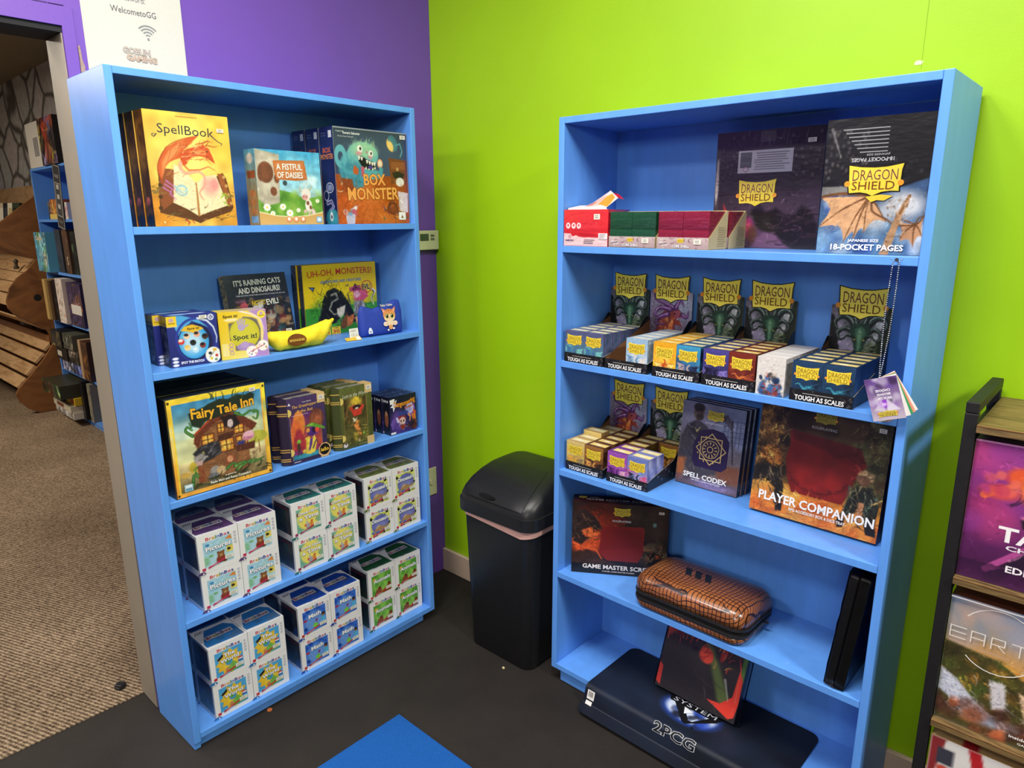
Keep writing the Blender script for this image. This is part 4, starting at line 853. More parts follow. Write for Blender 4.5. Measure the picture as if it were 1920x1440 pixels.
a.line([(.06, .06), (.06, .74)], .010, 'C99A4A').line([(.865, .06), (.865, .74)], .010, 'C99A4A').vp([(.02, .90), (.10, .90), (.06, .94)], 'E2DCE2').small(.07, .02, .28, .045, 1, 'D2C6D8')
bk = book_box(.149, .205, .040, a, '382A48', '2A1E36', 'B8904A')
mb = MB(); g = Art(.04, .04, 'E9C27A'); mb.add([(.136 + .023 * math.cos(q), -.0024, .023 + .024 * math.sin(q)) for q in np.linspace(0, 2 * PI, 8, False) + .39], [tuple(range(8))], 'DEB07A'); mb.add([(.136 + .018 * math.cos(q), -.0027, .025 + .018 * math.sin(q)) for q in np.linspace(0, 2 * PI, 20, False)], [tuple(range(20))], '16120E')
g = Art(.04, .04); g.text('iello', .5, .5, .72, .3, 'F2C23A', .03); mb.panel(g, lambda u, v, l: (.116 + .04 * u, -.0029 - l, .005 + .04 * v), base=False); mb.build('publisher_badge', PRINT, bk)
sticker(bk, .137, .192, .020, .014, -.0022)
for k, wh in enumerate(('front one', 'rear one')):
    o = bk if k == 0 else copy_tree(bk)
    tag(o, f'purple book shaped game box with a hatted insect, {wh}', 'game box', 'purple book shaped boxes'); placeL(o, 3, .362 - .003 * k, .0125 + .0445 * k)
a = Art(.123, .205, '55582A', seed=43)
a.grad('4A4E26', '626630', 90).rect(.10, .07, .82, .80, '4A3A20').grad('6E6A32', '3E3018', 90, (.10, .07, .82, .80)).ell(.5, .74, .17, .08, 'E2B83A', .4).ell(.48, .72, .24, .12, 'B8A23E', .8, .6)
a.strokes(46, (.12, .30, .82, .78), ['2E2414', '6E4A2A', '8A5A30', '3E4A20', 'A0703C'], .30, .03, 84, .7, .1)
a.poly([(.26, .68), (.36, .67), (.42, .70), (.62, .68), (.76, .66), (.66, .58), (.64, .52), (.40, .51), (.36, .58)], 'CC3A2A', .012).ell(.51, .655, .13, .035, '2A1E1A', .2).ell(.51, .635, .055, .014, 'E9DFD0', .2).ell(.50, .76, .11, .06, 'E8C23A', .3)
a.poly([(.36, .50), (.46, .46), (.52, .50), (.46, .42), (.40, .42)], 'D8D2B0', .012)
for cx, cy, r in ((.50, .41, .055), (.44, .36, .05), (.53, .34, .05), (.50, .29, .05), (.46, .32, .04), (.56, .28, .045), (.52, .22, .05), (.58, .20, .05), (.54, .13, .03)): a.ell(cx, cy, r, r * .6, 'DE7E34', .25).ell(cx - .01, cy + .01, r * .5, r * .3, 'EFA65A', .6)
for k in range(5): a.line([(.62 + .03 * k, .34 - .05 * k), (.80, .32 - .055 * k)], .035, 'A8A24A', .02, .8)
a.ell(.42, .18, .10, .07, 'C9B23E', .5, .8).ell(.70, .20, .035, .018, '8ABF3A', .3, 1, .5).line([(.52, .12), (.54, .09)], .03, 'E6D2B0').blots(30, (.12, .08, .80, .4), ['2E2E16', '5A5A26', '7A7432', '1E1A10'], .03, .07, .7, .5).grain(.1, 16, 3)
a.detail(420, (.1, .07, .82, .8), .06, .012, .45).text('Lost in the Woods', .50, .865, .80, .058, 'D6D6BE', .0, skew=.2, rot=.015)
for u in (.095, .825): a.line([(u, .07), (u, .80)], .010, 'C2A24A')
a.ell(.10, .07, .07, .035, 'E0D2D6', .2).ell(.11, .09, .03, .015, '5A3A4A', .3).small(.5, .025, .82, .045, 1, '9A9A62')
lk = book_box(.143, .203, .040, a, '565A2A', '3E4420', 'B89A4A'); sticker(lk, .131, .190, .020, .015, -.0022)
for k, wh in enumerate(('front one', 'middle one', 'rear one')):
    o = lk if k == 0 else copy_tree(lk)
    tag(o, f'olive book shaped game box with a forest trail, {wh}', 'game box', 'olive book shaped boxes'); placeL(o, 3, .545 - (0, .020, .026)[k], .0115 + .043 * k)

a = Art(.114, .133, '1E1838', seed=51)
a.grad('3A2A6E', '141428', 90).ell(.30, .35, .22, .28, '6A4AA0', .7, .8).ell(.78, .58, .17, .20, '7A4AA8', .15).ell(.75, .62, .15, .15, 'C8BCE0', .15).ell(.70, .60, .13, .10, '8A8AC8', .5, .7).ell(.82, .66, .035, .035, 'F2ECFA', .4).poly([(.88, .58), (.98, .5), (.95, .25), (.88, .30)], 'D85A28', .02).line([(.70, .46), (.76, .40), (.74, .28)], .05, 'E8A23A', .03).line([(.84, .44), (.86, .34), (.84, .24)], .05, 'E68A2E', .03).line([(.92, .42), (.95, .32), (.94, .24)], .04, 'E6A03A', .02)
a.blots(16, (.68, .05, 1, .26), ['5A2A20', '8A4A2A', '2A1A2A'], .04, .08, .6, .8).poly([(.02, .30), (.12, .42), (.26, .42), (.16, .30), (.10, .08)], '6E52A8', .02).poly([(.22, .46), (.34, .40), (.34, .28), (.26, .30)], 'C9BCE2', .01)
a.ell(.46, .40, .14, .09, '8A2A34', .2).ell(.46, .32, .12, .10, 'E2B8AE', .2).ell(.41, .32, .025, .028, '2A1A2A', .2).ell(.51, .32, .025, .028, '2A1A2A', .2).poly([(.36, .22), (.58, .22), (.54, .10), (.40, .10)], '8A3026', .02).ell(.50, .52, .20, .06, '33408A', .4).strokes(18, (.3, .08, .64, .26), ['7A6AB0', 'D8D0E8', '2A2048'], .08, .018, None, .8)
a.vp([(.04, .74), (.12, .80), (.10, .92), (.18, .84), (.28, .92), (.24, .80), (.36, .74), (.22, .72), (.14, .60), (.13, .72)], 'E8EAF2').vp([(.02, .93), (.20, .95), (.20, .83), (.04, .81)], 'F2EFE8')
a.detail(160, (0, 0, 1, .7), .06, .016, .4).text('Dungeoneering', .56, .80, .78, .17, 'E8962E', .04, '5A1E0E', .04, rot=.10, arc=-.03, flare=.2).text('QUEST', .72, .665, .34, .06, 'E2703A', .04, '3A1220', .03, rot=.1)
a.vr(.02, .02, .20, .07, 'EDE9E4')
sp = Art(.036, .133, '16161E'); sp.vr(.15, .86, .35, .92, 'D0D0D8').vr(.42, .86, .60, .92, 'D0D0D8').vr(.67, .86, .85, .92, 'D0D0D8').ell(.5, .42, .28, .22, '9A5A3A', .3).ell(.5, .56, .18, .06, 'B88A6A', .3); sp.vr(.10, 0, .13, 1, '3A4A6A').vr(.55, 0, .57, 1, '2A3244')
tp = Art(.114, .036, '20222E'); tp.strokes(14, (0, .1, 1, .9), ['B88A90', '5A6478', 'D0C0C8'], .14, .03, 12, .6)
for k, wh in enumerate(('front one', 'middle one', 'rear one')):
    o = boxed('card_game_box', .114, .037, .133, a, sp, tp, col='181820', mat=WRAP) if k == 0 else copy_tree(dun)
    dun = dun if k else o
    tag(o, f'small dark purple game box with orange lettering at the shelf end, {wh}', 'game box', 'small dark purple boxes'); placeL(o, 3, .7635 - .002 * k, .019 + .0395 * k, -.04)

# ---- white cube boxes in stacks
RB = ('C8323A', 'D8622E', 'E0A82E', '5E9A3A', '3A7ABF', '4A4A9A', 'C83A7A', '3A3A8A')
def rainbow(a, cx, cy, w, h, cols=RB):
    t_ = 'BrainBox'; ws = [.66, .42, .60, .26, .60, .66, .60, .58]; tot = sum(ws); x = cx - w / 2
    for ch, q, c in zip(t_, ws, cols):
        ww = w * q / tot; hh = h if ch in 'Bi' else h * .72
        a.text(ch, x + ww / 2, cy - (h - hh) / 2, ww * .86, hh, c, .04); x += ww
def brainbox(title, bg, edge, paint, topc, badge, seed):
    S = .118; Hh = .1145; D = .112
    a = Art(S, Hh, 'F1EEEA', seed=seed, cell=.0013)
    a.rect(.13, .12, .84, .80, edge); paint(a); a.detail(150, (.13, .12, .84, .8), .05, .012, .25)
    a.px[(a.u < .13) | (a.u > .845) | (a.v < .10) | (a.v > .805)] = H('F1EEEA')
    rainbow(a, .50, .865, .60, .085)
    for k in range(4): a.vr(.88, .80 - .085 * k, .94, .85 - .085 * k, 'C8C6CE')
    n = len(title)
    for k, ln in enumerate(title): a.text(ln, .49, (.61 if n == 1 else .665 - .135 * k), min(.62, .095 * len(ln)), .125 if n == 1 else .105, 'FFFFFF', .05, '6A7486', .05, rot=.03)
    a.vp([(.20, .10), (.62, .215), (.62, .255), (.20, .145)], badge).small(.24, .15, .5, .18, 1, 'E9C8CC')
    a.vr(.055, .085, .135, .155, badge).vr(.62, .20, .82, .30, 'EFEBD8').small(.64, .21, .8, .29, 2, 'A8A69A')
    a.vp([(.03 + .10 * math.cos(q), .0 + .075 * math.sin(q)) for q in np.linspace(0, PI, 10)], topc).vp([(.07 + .02 * math.cos(q), .022 + .02 * math.sin(q)) for q in np.linspace(0, 2 * PI, 8)], 'F0F0F4')
    tp = Art(S, D, 'E6E4E6', seed=seed); tp.poly([(.04, .30), (.04, .12), (.70, .06), (.96, .06), (.96, .70), (.80, .94), (.30, .94)], topc, .004)
    tp.px = tp.px * 1; tp.blots(14, (.35, .10, .95, .5), [topc, '2A2A34', '8A5A4A'], .04, .10, .8, .35); tp.px[(tp.u < .03) | (tp.u > .97) | (tp.v < .05)] = H('E6E4E6')
    tp.vp([(.16, .42), (.84, .42), (.84, .62), (.16, .62)], 'C9C3CB'); rainbow(tp, .50, .52, .64, .15, ('8A3A44', '9A5A3A', 'A8925A', '5A7A5A', '4A6A9A', '4A4A7A', '8A3A5A', '3A3A6A'))
    for k in range(4): tp.vp([(.04 + .05 * k, .84), (.06 + .05 * k, .84), (.13 + .05 * k, .96), (.11 + .05 * k, .96)], '6A7080')
    sp = Art(D, Hh, '3A4048', seed=seed); sp.px[:] = H('E4E2E2'); sp.rect(.10, .10, .92, .92, '262C36').blots(20, (.12, .12, .9, .8), ['1A1E28', '33404E', topc, '4A4238'], .07, .16, .6, .6); sp.px[(sp.u < .08) | (sp.u > .93) | (sp.v < .07) | (sp.v > .93)] = H('D6D4D6'); rainbow(sp, .5, .84, .7, .10, ('6A2A30',) * 8)
    return boxed('puzzle_cube_box', S, D, Hh, a, sp, tp, col='DAD8DA', mat=BRAIN)
def pic(a):
    a.grad('B8DCE4', 'A2D0E2', 90, (.13, .12, .84, .80)).blots(20, (.13, .12, .84, .8), ['C6E6EC', '8CC4D6', 'B4D8B0'], .05, .10, .9, .5).ell(.15, .3, .1, .12, '8CC49A', .5).rect(.68, .36, .84, .52, 'E8D25A').ell(.74, .44, .045, .035, '2A2620', .2).poly([(.66, .72), (.80, .80), (.84, .68)], 'E2893A', .01).ell(.24, .70, .05, .035, '3E86BC', .3).ell(.30, .40, .06, .03, '7AB06A', .5)
    a.ell(.535, .25, .12, .10, '8A3A22', .15).ell(.535, .37, .085, .08, '8E5A30', .15).ell(.47, .43, .03, .03, '7A4A26', .2).ell(.60, .43, .03, .03, '7A4A26', .2).ell(.535, .345, .035, .025, 'C8A06A', .3).ell(.45, .17, .05, .035, '7E4A28', .2).ell(.62, .17, .05, .035, '7E4A28', .2)
def once(a):
    a.rect(.13, .12, .84, .80, '7AB49A').ell(.48, .50, .32, .34, 'EFDD62', .15).blots(12, (.13, .12, .84, .8), ['5AA088', '8CC4A6'], .04, .08, .7, .4).ell(.48, .52, .30, .28, 'F2E26E', .4).ell(.18, .66, .04, .05, '8A4A2A', .3).ell(.56, .28, .055, .10, 'E0893E', .2).ell(.45, .26, .06, .09, 'A8A2A8', .2).ell(.43, .36, .03, .05, 'BAB4BA', .2).ell(.58, .38, .04, .035, 'D07A34', .2).ell(.38, .30, .03, .04, 'D8683A', .3).ell(.76, .38, .07, .07, '93B48A', .4).rect(.68, .13, .84, .19, '5AA890')
def dino(a):
    a.rect(.13, .12, .84, .80, 'DDE07A'); r = random.Random(3)
    for _ in range(26): a.ell(r.uniform(.13, .84), r.uniform(.12, .8), .045, .035, '22241A', .2).ell(r.uniform(.13, .84), r.uniform(.12, .8), .035, .028, 'C8D24E', .2)
    a.ell(.49, .46, .31, .30, '6A6FB4', .1).ell(.5, .42, .22, .16, '8A8EC8', .8, .7).poly([(.22, .24), (.36, .38), (.52, .40), (.66, .34), (.78, .42), (.70, .28), (.56, .26), (.50, .16), (.44, .26), (.34, .26)], 'B08A5A', .012).poly([(.30, .34), (.42, .44), (.50, .40), (.40, .34)], 'C9A878', .015).ell(.28, .16, .07, .05, 'D04A3A', .3).ell(.22, .24, .05, .04, '4A7AB8', .3)
def world(a):
    a.rect(.13, .12, .84, .80, '4FA8DC')
    P = []
    for k in range(22): q = 2 * PI * k / 22; rr = .36 if k % 2 else .26; P.append((.48 + rr * math.cos(q), .45 + rr * math.sin(q)))
    a.poly(P, 'F0BE28', .01).ell(.48, .46, .24, .24, 'F4CE3E', .5).ell(.47, .44, .09, .10, '4A9AC8', .15).ell(.45, .46, .05, .05, '6AB04A', .4).poly([(.36, .14), (.46, .30), (.58, .42), (.74, .24), (.82, .16), (.60, .14)], '7AB44A', .015).ell(.42, .22, .05, .08, 'C88A5A', .3).poly([(.18, .62), (.34, .72), (.34, .64), (.22, .56)], '2A2622', .01).rect(.70, .40, .82, .44, 'D03A3A').rect(.70, .36, .82, .40, 'F2F2F2').rect(.70, .32, .82, .36, '2E4EA8')
def maths(a):
    a.rect(.13, .12, .84, .80, '3A6ECC').blots(8, (.13, .6, .84, .8), ['1E4AA8', '2A58B8'], .05, .09, .3, .9).ell(.48, .42, .30, .30, '6A9ADE', .4).ell(.50, .28, .075, .07, '7AC84A', .15).poly([(.50, .44), (.60, .46), (.54, .35)], '8A2A6A', .01).ell(.76, .34, .07, .14, '5AB4E0', .2).ell(.76, .50, .055, .05, '8A5A3A', .2).ell(.76, .54, .05, .03, '22180F', .3).ell(.20, .52, .06, .03, 'B02A3A', .4).ell(.20, .26, .05, .05, '1E3A8A', .4)
def anim(a):
    a.rect(.13, .12, .84, .80, '5EA33A').ell(.48, .48, .32, .32, '8CCB56', .3).blots(12, (.13, .4, .84, .8), ['3E862C', '4E9634'], .05, .08, .5, .6).ell(.22, .66, .05, .05, 'E2B23A', .3).poly([(.22, .14), (.28, .30), (.38, .36), (.48, .30), (.46, .14)], '8A5034', .015).ell(.40, .34, .06, .05, '6E3A26', .2).poly([(.50, .12), (.60, .26), (.74, .36), (.82, .34), (.82, .12)], '9A4A26', .015).ell(.76, .36, .05, .05, '7A3418', .2).strokes(14, (.22, .14, .82, .34), ['5A2A18', 'B8703A', 'D8A05A'], .06, .014, -60, .7)
KIND = [('teddy bear', ['Pictures'], pic, '5A3E6E', 'C8305A', 4, .0785), ('storybook fox', ['Once Upon', 'a Time'], once, '2E6E6A', '9A2A5A', 4, .3665), ('dinosaur', ['Dinosaurs'], dino, '6E7A3A', 'C82A2E', 4, .6405),
        ('globe', ['The', 'World'], world, '2E72B4', 'CC2A32', 5, .0735), ('purple triangle', ['Math'], maths, '1E46A0', 'C4302A', 5, .3590), ('jungle animal', ['Animals'], anim, '24562E', 'C8322E', 5, .6435)]
for q, (nm, ttl, pf, topc, bad, row, x0) in enumerate(KIND):
    first = None
    cells = [(i, 0, j) for j in (0, 1) for i in (0, 1)]
    if nm == 'teddy bear': cells += [(i, 1, j) for j in (0, 1) for i in (0, 1)]
    if nm in ('globe', 'purple triangle'): cells += [(0, 1, 0), (0, 1, 1)]
    for i, k, j in cells:
        o = brainbox(ttl, '', 'CCCCCC', pf, topc, bad, 60 + q) if first is None else copy_tree(first)
        first = first or o
        pos = ('bottom', 'top')[j] + ' ' + ('left', 'right')[i]
        lab = f'white cube box with a {nm} cover, {pos} of its front four' if k == 0 else (f'white cube box behind the {nm} stack, {pos} of the rear boxes')
        tag(o, lab, 'puzzle box', f'white cube boxes with the {nm} cover')
        dy = (.014, .013, .018, .016, .015, .034)[q]
        placeL(o, row, x0 + .1192 * i + (.0012 if k else 0), .0115 * 0 + (dy if k == 0 else .127) , 0, 0, 0, .1150 * j)
# ================================================================ right bookcase
BANNER = [(-.46, .50), (-.25, .43), (0, .40), (.22, .415), (.50, .50), (.475, .30), (.47, .0), (.455, -.25), (.46, -.36), (.30, -.35), (.16, -.38), (0, -.50), (-.10, -.42), (-.22, -.38), (-.42, -.40), (-.44, -.2), (-.44, .05)]
def ds(a, cx, cy, w, h, y='F0D63C', t='7A3E12', full=True, out=True):
    """the yellow two-line banner"""
    if out: a.vp([(cx + 1.05 * w * x, cy + 1.08 * h * q) for x, q in BANNER], '1A1608')
    a.vp([(cx + w * x, cy + h * q) for x, q in BANNER], y)
    a.vp([(cx + w * x * .93, cy + h * (q * .9)) for x, q in BANNER], y)
    for sx in (-.47, .48): a.ve(cx + w * sx, cy - .10 * h, .055 * w, .055 * w * a.w / a.h, 'E89A2E', 10)
    a.text('DRAGON', cx + .02 * w, cy + .17 * h, .80 * w, .32 * h, t, .0, 'F2E28A' if full else None, .02, flare=.12)
    a.text('SHIELD', cx - .0 * w, cy - .17 * h, .76 * w, .26 * h, t, .0 if full else -.01, flare=.08)

# ---- top shelf
t = empty('card_box_carton', 'open red card box carton with its printed lid flap standing up', 'carton', )
a = Art(.148, .097, 'D8242A', seed=2); a.grad('C81E28', 'E8343A', 80).strokes(20, (.1, .5, .9, 1), ['F06A6A', 'B81A22'], .16, .012, -50, .35).poly([(0, 0), (1, 0), (1, .28), (.90, .30), (.86, .24), (.62, .24), (.5, .30), (.30, .30), (.20, .26), (.16, .34), (0, .35)], 'EBC6C8', .006).ell(.50, .30, .20, .06, 'C41E26', .05)
for cx in (.10, .23, .35): a.ve(cx, .56, .05, .085, 'F4D8D8', 14).ve(cx, .57, .022, .04, 'DE5A5E', 8)
a.text('GAMEGENIC', .14, .155, .20, .05, '3A3A6A', .02).ring(.14, .255, .022, .03, .012, '8A4A6A').small(.46, .06, .72, .20, 3, '8A7A80')
a.vr(.80, .20, 1, .36, 'F2E6E6').small(.82, .21, .96, .35, 3, 'A89AA0')
sp = Art(.10, .097, 'A01A4A', seed=3); sp.grad('C01E34', '4A2A6E', 20).grad('D0242E', '6A2A6A', 350, (0, .3, .8, 1), .6).grain(.1, 5)
boxed('carton', .148, .10, .097, a, None, Art(.148, .10, 'C8323A'), sp, col='B02030', mat=WRAP2, parent=t)
st = sticker(t, .112, .078, .020, .014, -.0009)
mb = MB(); fl = Art(.12, .07, 'EFE2DE', seed=4); fl.grad('F2E8E6', 'E8D2CC', 0).ell(.62, .45, .25, .35, 'E6A890', .6, .8).poly([(.72, .2), (1, .1), (.95, .9), (.86, .95)], 'E2902E', .02).ell(.5, .4, .1, .2, 'C47A6A', .5).strokes(10, (.3, .2, .8, .7), ['8A6A6A', 'D8B0A0'], .1, .02)
def flapf(u, v, l): 
    x = .004 + .128 * u; hh = .008 + .038 * (max(0, u - .25) / .55) if u < .8 else .046 - .10 * (u - .8)
    return (x, .012 + .055 * v - l, .0975 + hh * v + .004)
mb.panel(fl, flapf, grid=True); P = [flapf(u, 1, 0) for u in np.linspace(0, 1, 8)]
mb.add([(x, y + .0008, z) for x, y, z in P] + [(x + .006, y + .02, z * .995 - .003) for x, y, z in P], [(k, k + 1, k + 9, k + 8) for k in range(7)], 'C81E2E')
mb.add([flapf(u, 0, 0) for u in (0, 1)] + [(.136, .012, .097), (.004, .012, .097)], [(3, 2, 1, 0)], 'E8D8D6')
mb.build('lid_flap', PRINT, t)
placeR(t, 1, .020, .004)
def cubes(label, col, dark, group=None):
    t = empty('shell_display', label, 'card case', group)
    lip = Art(.140, .028, 'B4A0A2', seed=5); lip.grad('A88E90', 'C2B0AE', 90).strokes(24, (0, 0, 1, 1), ['5A2E3A', '8A5A5E', 'D8C8C4', '6A3A4A'], .08, .02, None, .8).rect(.05, .28, .22, .62, 'D8CCCC', .8)
    ds(lip, .47, .70, .13, .40, full=False, out=False); lip.text('CUBE SHELL', .48, .24, .34, .24, 'F4EEEE', .05, '3A1E26', .03).text('NIGHTSHADE', .135, .45, .16, .13, '4A2A32', .02, rot=.18)
    mb = MB(); mb.box((0, 0, 0), (.1415, .094, .0015), 'C8B48A'); mb.box((0, 0, .0015), (.1415, .0012, .028), 'C0A8A0', skip='F'); mb.face(lip, (0, 0, 0), (.1415, 0, 0), (0, 0, .028), (0, -1, 0))
    mb.prism([(0, .0015), (.094, .0015), (.094, .092), (.086, .092), (.004, .028), (0, .028)], 'x', .1403, .1415, 'CDB884'); mb.prism([(0, .0015), (.094, .0015), (.094, .092), (.086, .092), (.004, .028), (0, .028)], 'x', 0, .0012, 'CDB884'); mb.box((.0012, .0928, .0015), (.1403, .094, .092), 'CDB884')
    tr = Art(.094, .09); tr.small(.45, .05, .95, .6, 9, 'B09A6A'); mb.panel(tr, lambda u, v, l: (.1416 + l, .094 * u, .09 * v), base=False)
    mb.build('tray', PRINT, t); sticker(t, .113, .018, .020, .012, -.0016)
    for x0, x1, z0, z1 in ((.002, .0695, .002, .046), (.002, .0695, .0465, .090), (.0705, .1395, .002, .046), (.0705, .1395, .0465, .090)):
        ca = Art(x1 - x0, z1 - z0, col, seed=int(x0 * 1e4 + z0 * 1e3)); ca.grad(dark, col, 90).strokes(5, (.05, .2, .9, .95), ['F2EEF0', 'E0D8DC'], .13, .014, 25, .35)  # pale strokes paint glossy streaks of the shrink wrap into the colour
        boxed('cube_case', x1 - x0, .088, z1 - z0, ca, None, Art(x1 - x0, .088, col), Art(.088, z1 - z0, col), col=dark, mat=WRAP2, parent=t).location = (x0, .003, z0)
    return t
o = cubes('green shrink wrapped card case display standing next to the red carton', '1F5236', '173F29'); placeR(o, 1, .1715, .004)
o = cubes('crimson shrink wrapped card case display, front one of two', '8E2234', '6E1A2A', 'crimson card case displays'); placeR(o, 1, .3175, .004)
o2 = copy_tree(o, 'crimson shrink wrapped card case display, rear one of two beside the dark flat box'); placeR(o2, 1, .3195, .103)

def scales(a, box, n, cols):
    r = a.r
    for _ in range(n):
        x, y = r.uniform(box[0], box[2]), r.uniform(box[1], box[3]); a.ell(x, y, .028, .03, cols[0], .4, .9).ell(x - .005, y + .008, .016, .016, r.choice(cols[1:]), .8, .8)
a = Art(.272, .286, '1E191C', seed=61, cell=.0017)
a.grad('241C22', '262224', 90).ell(.6, .30, .5, .16, '42303E', .9, .9).ell(.55, .12, .3, .14, '5A3A5E', .7, .8).ell(.95, .35, .15, .2, '3E3040', .8, .8)
scales(a, (.05, .60, .30, .95), 26, ['171315', '3A3436', '4A4446']); scales(a, (.70, .60, .98, .95), 40, ['171315', '3E3A3C', '55504F'])
a.strokes(34, (.22, .86, .9, .96), ['4E4A48', '121012', '5A5654'], .10, .010, 88, .8, .1).rect(.42, .90, .56, .99, '5A5652', .7)
a.poly([(.38, .33), (.46, .37), (.52, .31), (.62, .34), (.74, .26), (.80, .30), (.84, .36), (.93, .32), (.99, .20), (1, 0), (.70, 0), (.60, .10), (.44, .18)], '120D10', .03).poly([(.44, .08), (.52, .14), (.62, .13), (.70, .05), (.78, 0), (.40, 0)], '6A4868', .03).strokes(30, (.5, .02, .95, .3), ['1A1216', '36262E', '4A3242'], .14, .02, 10, .7)
a.poly([(.10, .38), (.16, .28), (.26, .22), (.30, .16), (.28, .14), (.20, .20), (.12, .26)], 'C2302A', .025).ell(.20, .18, .02, .05, 'E8483A', .5).poly([(.15, .20), (.19, .14), (.18, .08), (.14, .12)], 'B83A7A', .02).ell(.34, .18, .07, .09, '8E2A5E', .4).ell(.36, .18, .03, .04, 'C84A6A', .6).poly([(.22, .26), (.30, .24), (.30, .04), (.22, 0), (.18, .06)], '0E0A0C', .02).ell(.40, .12, .05, .08, '5A3428', .6, .8)
a.line([(0, .46), (.6, .47)], .006, '120E10').rect(.0, .10, .045, .85, '4A4444', .5).ell(.02, .55, .016, .16, 'D2CCC8', .5, .85).ell(.02, .72, .012, .06, 'B8B2AE', .5, .8)
a.detail(300, (0, 0, 1, .95), .05, .010, .5).vr(.22, .645, .73, .835, 'B9B6BC').vr(.24, .69, .35, .82, '55575C').small(.37, .665, .71, .82, 8, '77757E').text('DRAGON SHIELD', .295, .725, .08, .016, '8E9096', .0); a.vp([(.30 + .025 * math.cos(q), .675 + .022 * math.sin(q)) for q in np.linspace(0, 2 * PI, 14)], 'A87A86').ve(.30, .675, .018, .016, 'B9B6BC', 12)
ds(a, .415, .475, .37, .225, 'E9D040', full=True, out=False)
o = boxed('binder_box', .272, .045, .286, a, Art(.045, .286, '181416'), Art(.272, .045, '1A1618'), Art(.045, .286, '141214'), col='161214', mat=WRAP); sticker(o, .242, .254, .020, .010, -.003)
tag(o, 'wide black shrink wrapped box with a yellow banner and grey info sticker', 'binder box'); placeR(o, 1, .368, .1975, -.0)
a = Art(.203, .274, '1A191B', seed=62, cell=.0016)
a.grad('1A191B', '141416', 90); scales(a, (.02, .56, .42, .9), 60, ['131214', '3A3738', '524E4C']); scales(a, (.6, .5, .98, .75), 20, ['131214', '26262A', '303036'])
a.poly([(0, .50), (.30, .51), (.55, .44), (.72, .48), (1, .55), (1, 0), (0, 0)], '3A5478', .02).grad('6A9AB8', '2E4468', 90, (0, 0, 1, .44), .6).blots(34, (0, 0, 1, .42), ['E6E4DC', '8AB0CC', '2C4A86', '3A5AA0', 'C9D6DE'], .05, .13, .9, .6).ell(.8, .36, .2, .10, 'D2D2D0', .8, .9).rect(0, .44, .34, .505, '9A8E7A', .7)
a.wing((.48, .43), [(0, .425), (.0, .20), (.27, .09), (.36, .10), (.46, .16), (.66, .24)], 'CE9E72', '6A4426', .024, .22).wing((.93, .22), [(.76, .24), (.80, .10), (.93, .06), (1, .14), (1, .28)], 'C8946A', '6A4426', .02, .25)
a.strokes(60, (.02, .14, .50, .42), ['E8C49A', 'B4835A', 'D8AE84'], .14, .008, 28, .6).sline([(0, .43), (.22, .455), (.48, .43), (.52, .32), (.66, .26), (.74, .22), (.93, .22), (1, .29)], .026, '6A4426', .012)
a.sline([(.845, .42), (.80, .34), (.76, .25), (.72, .14), (.67, .0)], .035, 'B48A62', .085).sline([(.85, .43), (.81, .36), (.78, .30)], .022, '7A5636', .02).poly([(.80, .36), (.86, .44), (.84, .34)], '8A6244', .004).strokes(46, (.66, .02, .84, .40), ['8A5E3E', 'E2C29A', '5E3C22'], .035, .012, None, .8).grain(.08, 14)
a.detail(420, (0, 0, 1, .5), .05, .009, .22)
for k in range(7): a.vr(.16 + .03 * k, .915 - .028 * k, .60, .923 - .028 * k, '8E8E92')
a.text('18-POCKET PAGES', .47, .695, .40, .028, 'B8B8BC', .03, rot=PI).text('JAPANESE SIZE', .52, .732, .22, .018, '9E9EA2', .02, rot=PI)
a.line([(.05, .93), (.16, .72)], .03, 'D8D8DC', .01, .35)
ds(a, .50, .545, .53, .225, 'EAD240', out=True); a.vp([(.44, .425), (.58, .44), (.70, .43), (.62, .395), (.55, .40), (.50, .385)], 'E6C838')
a.text('JAPANESE SIZE', .465, .098, .30, .028, 'F6F6F6', .03).text('18-POCKET PAGES', .50, .050, .70, .046, 'FAFAFA', .05)
o = boxed('page_pack', .203, .028, .274, a, Art(.028, .274, '2A2A2E'), Art(.203, .028, '1A1A1C'), Art(.028, .274, '161618'), col='161618', mat=WRAP)
tag(o, 'black card pocket page pack with a tan winged dragon, right end of the top shelf', 'page pack'); placeR(o, 1, .6955, .045)

# ---- sleeve boxes in display trays
DW, DD, DH = .0665, .0412, .0895
def deck(paint, top='D9C27A', seed=0, logo=True, side='3A3A44', sidecols=('22222A', '5A5A66')):
    a = Art(DW, DH, side, cell=.0013, seed=seed); paint(a); a.detail(120, (0, 0, 1, 1), .10, .02, .3)
    if logo: ds(a, .48, .70, .80, .36, 'EED23A', '8A6A1E', full=False, out=False)
    tp = Art(DW, DD, side, seed=seed); tp.px[:] = H(side); tp.rect(.12, .30, .96, .86, top, 1)
    if logo: tp.vr(.38, .45, .64, .62, 'F2EEDC')
    sd = Art(DD, DH, side, seed=seed + 1); sd.px[:] = H(side); sd.blots(12, (0, 0, 1, 1), list(sidecols), .15, .35, .9, .7).grain(.1, 4); sd.rect(.96, 0, 1, 1, 'B8B8C0', .3).rect(0, 0, .04, 1, '14141A', .6)
    return boxed('sleeve_box', DW, DD, DH, a, None, tp, sd, col=side)
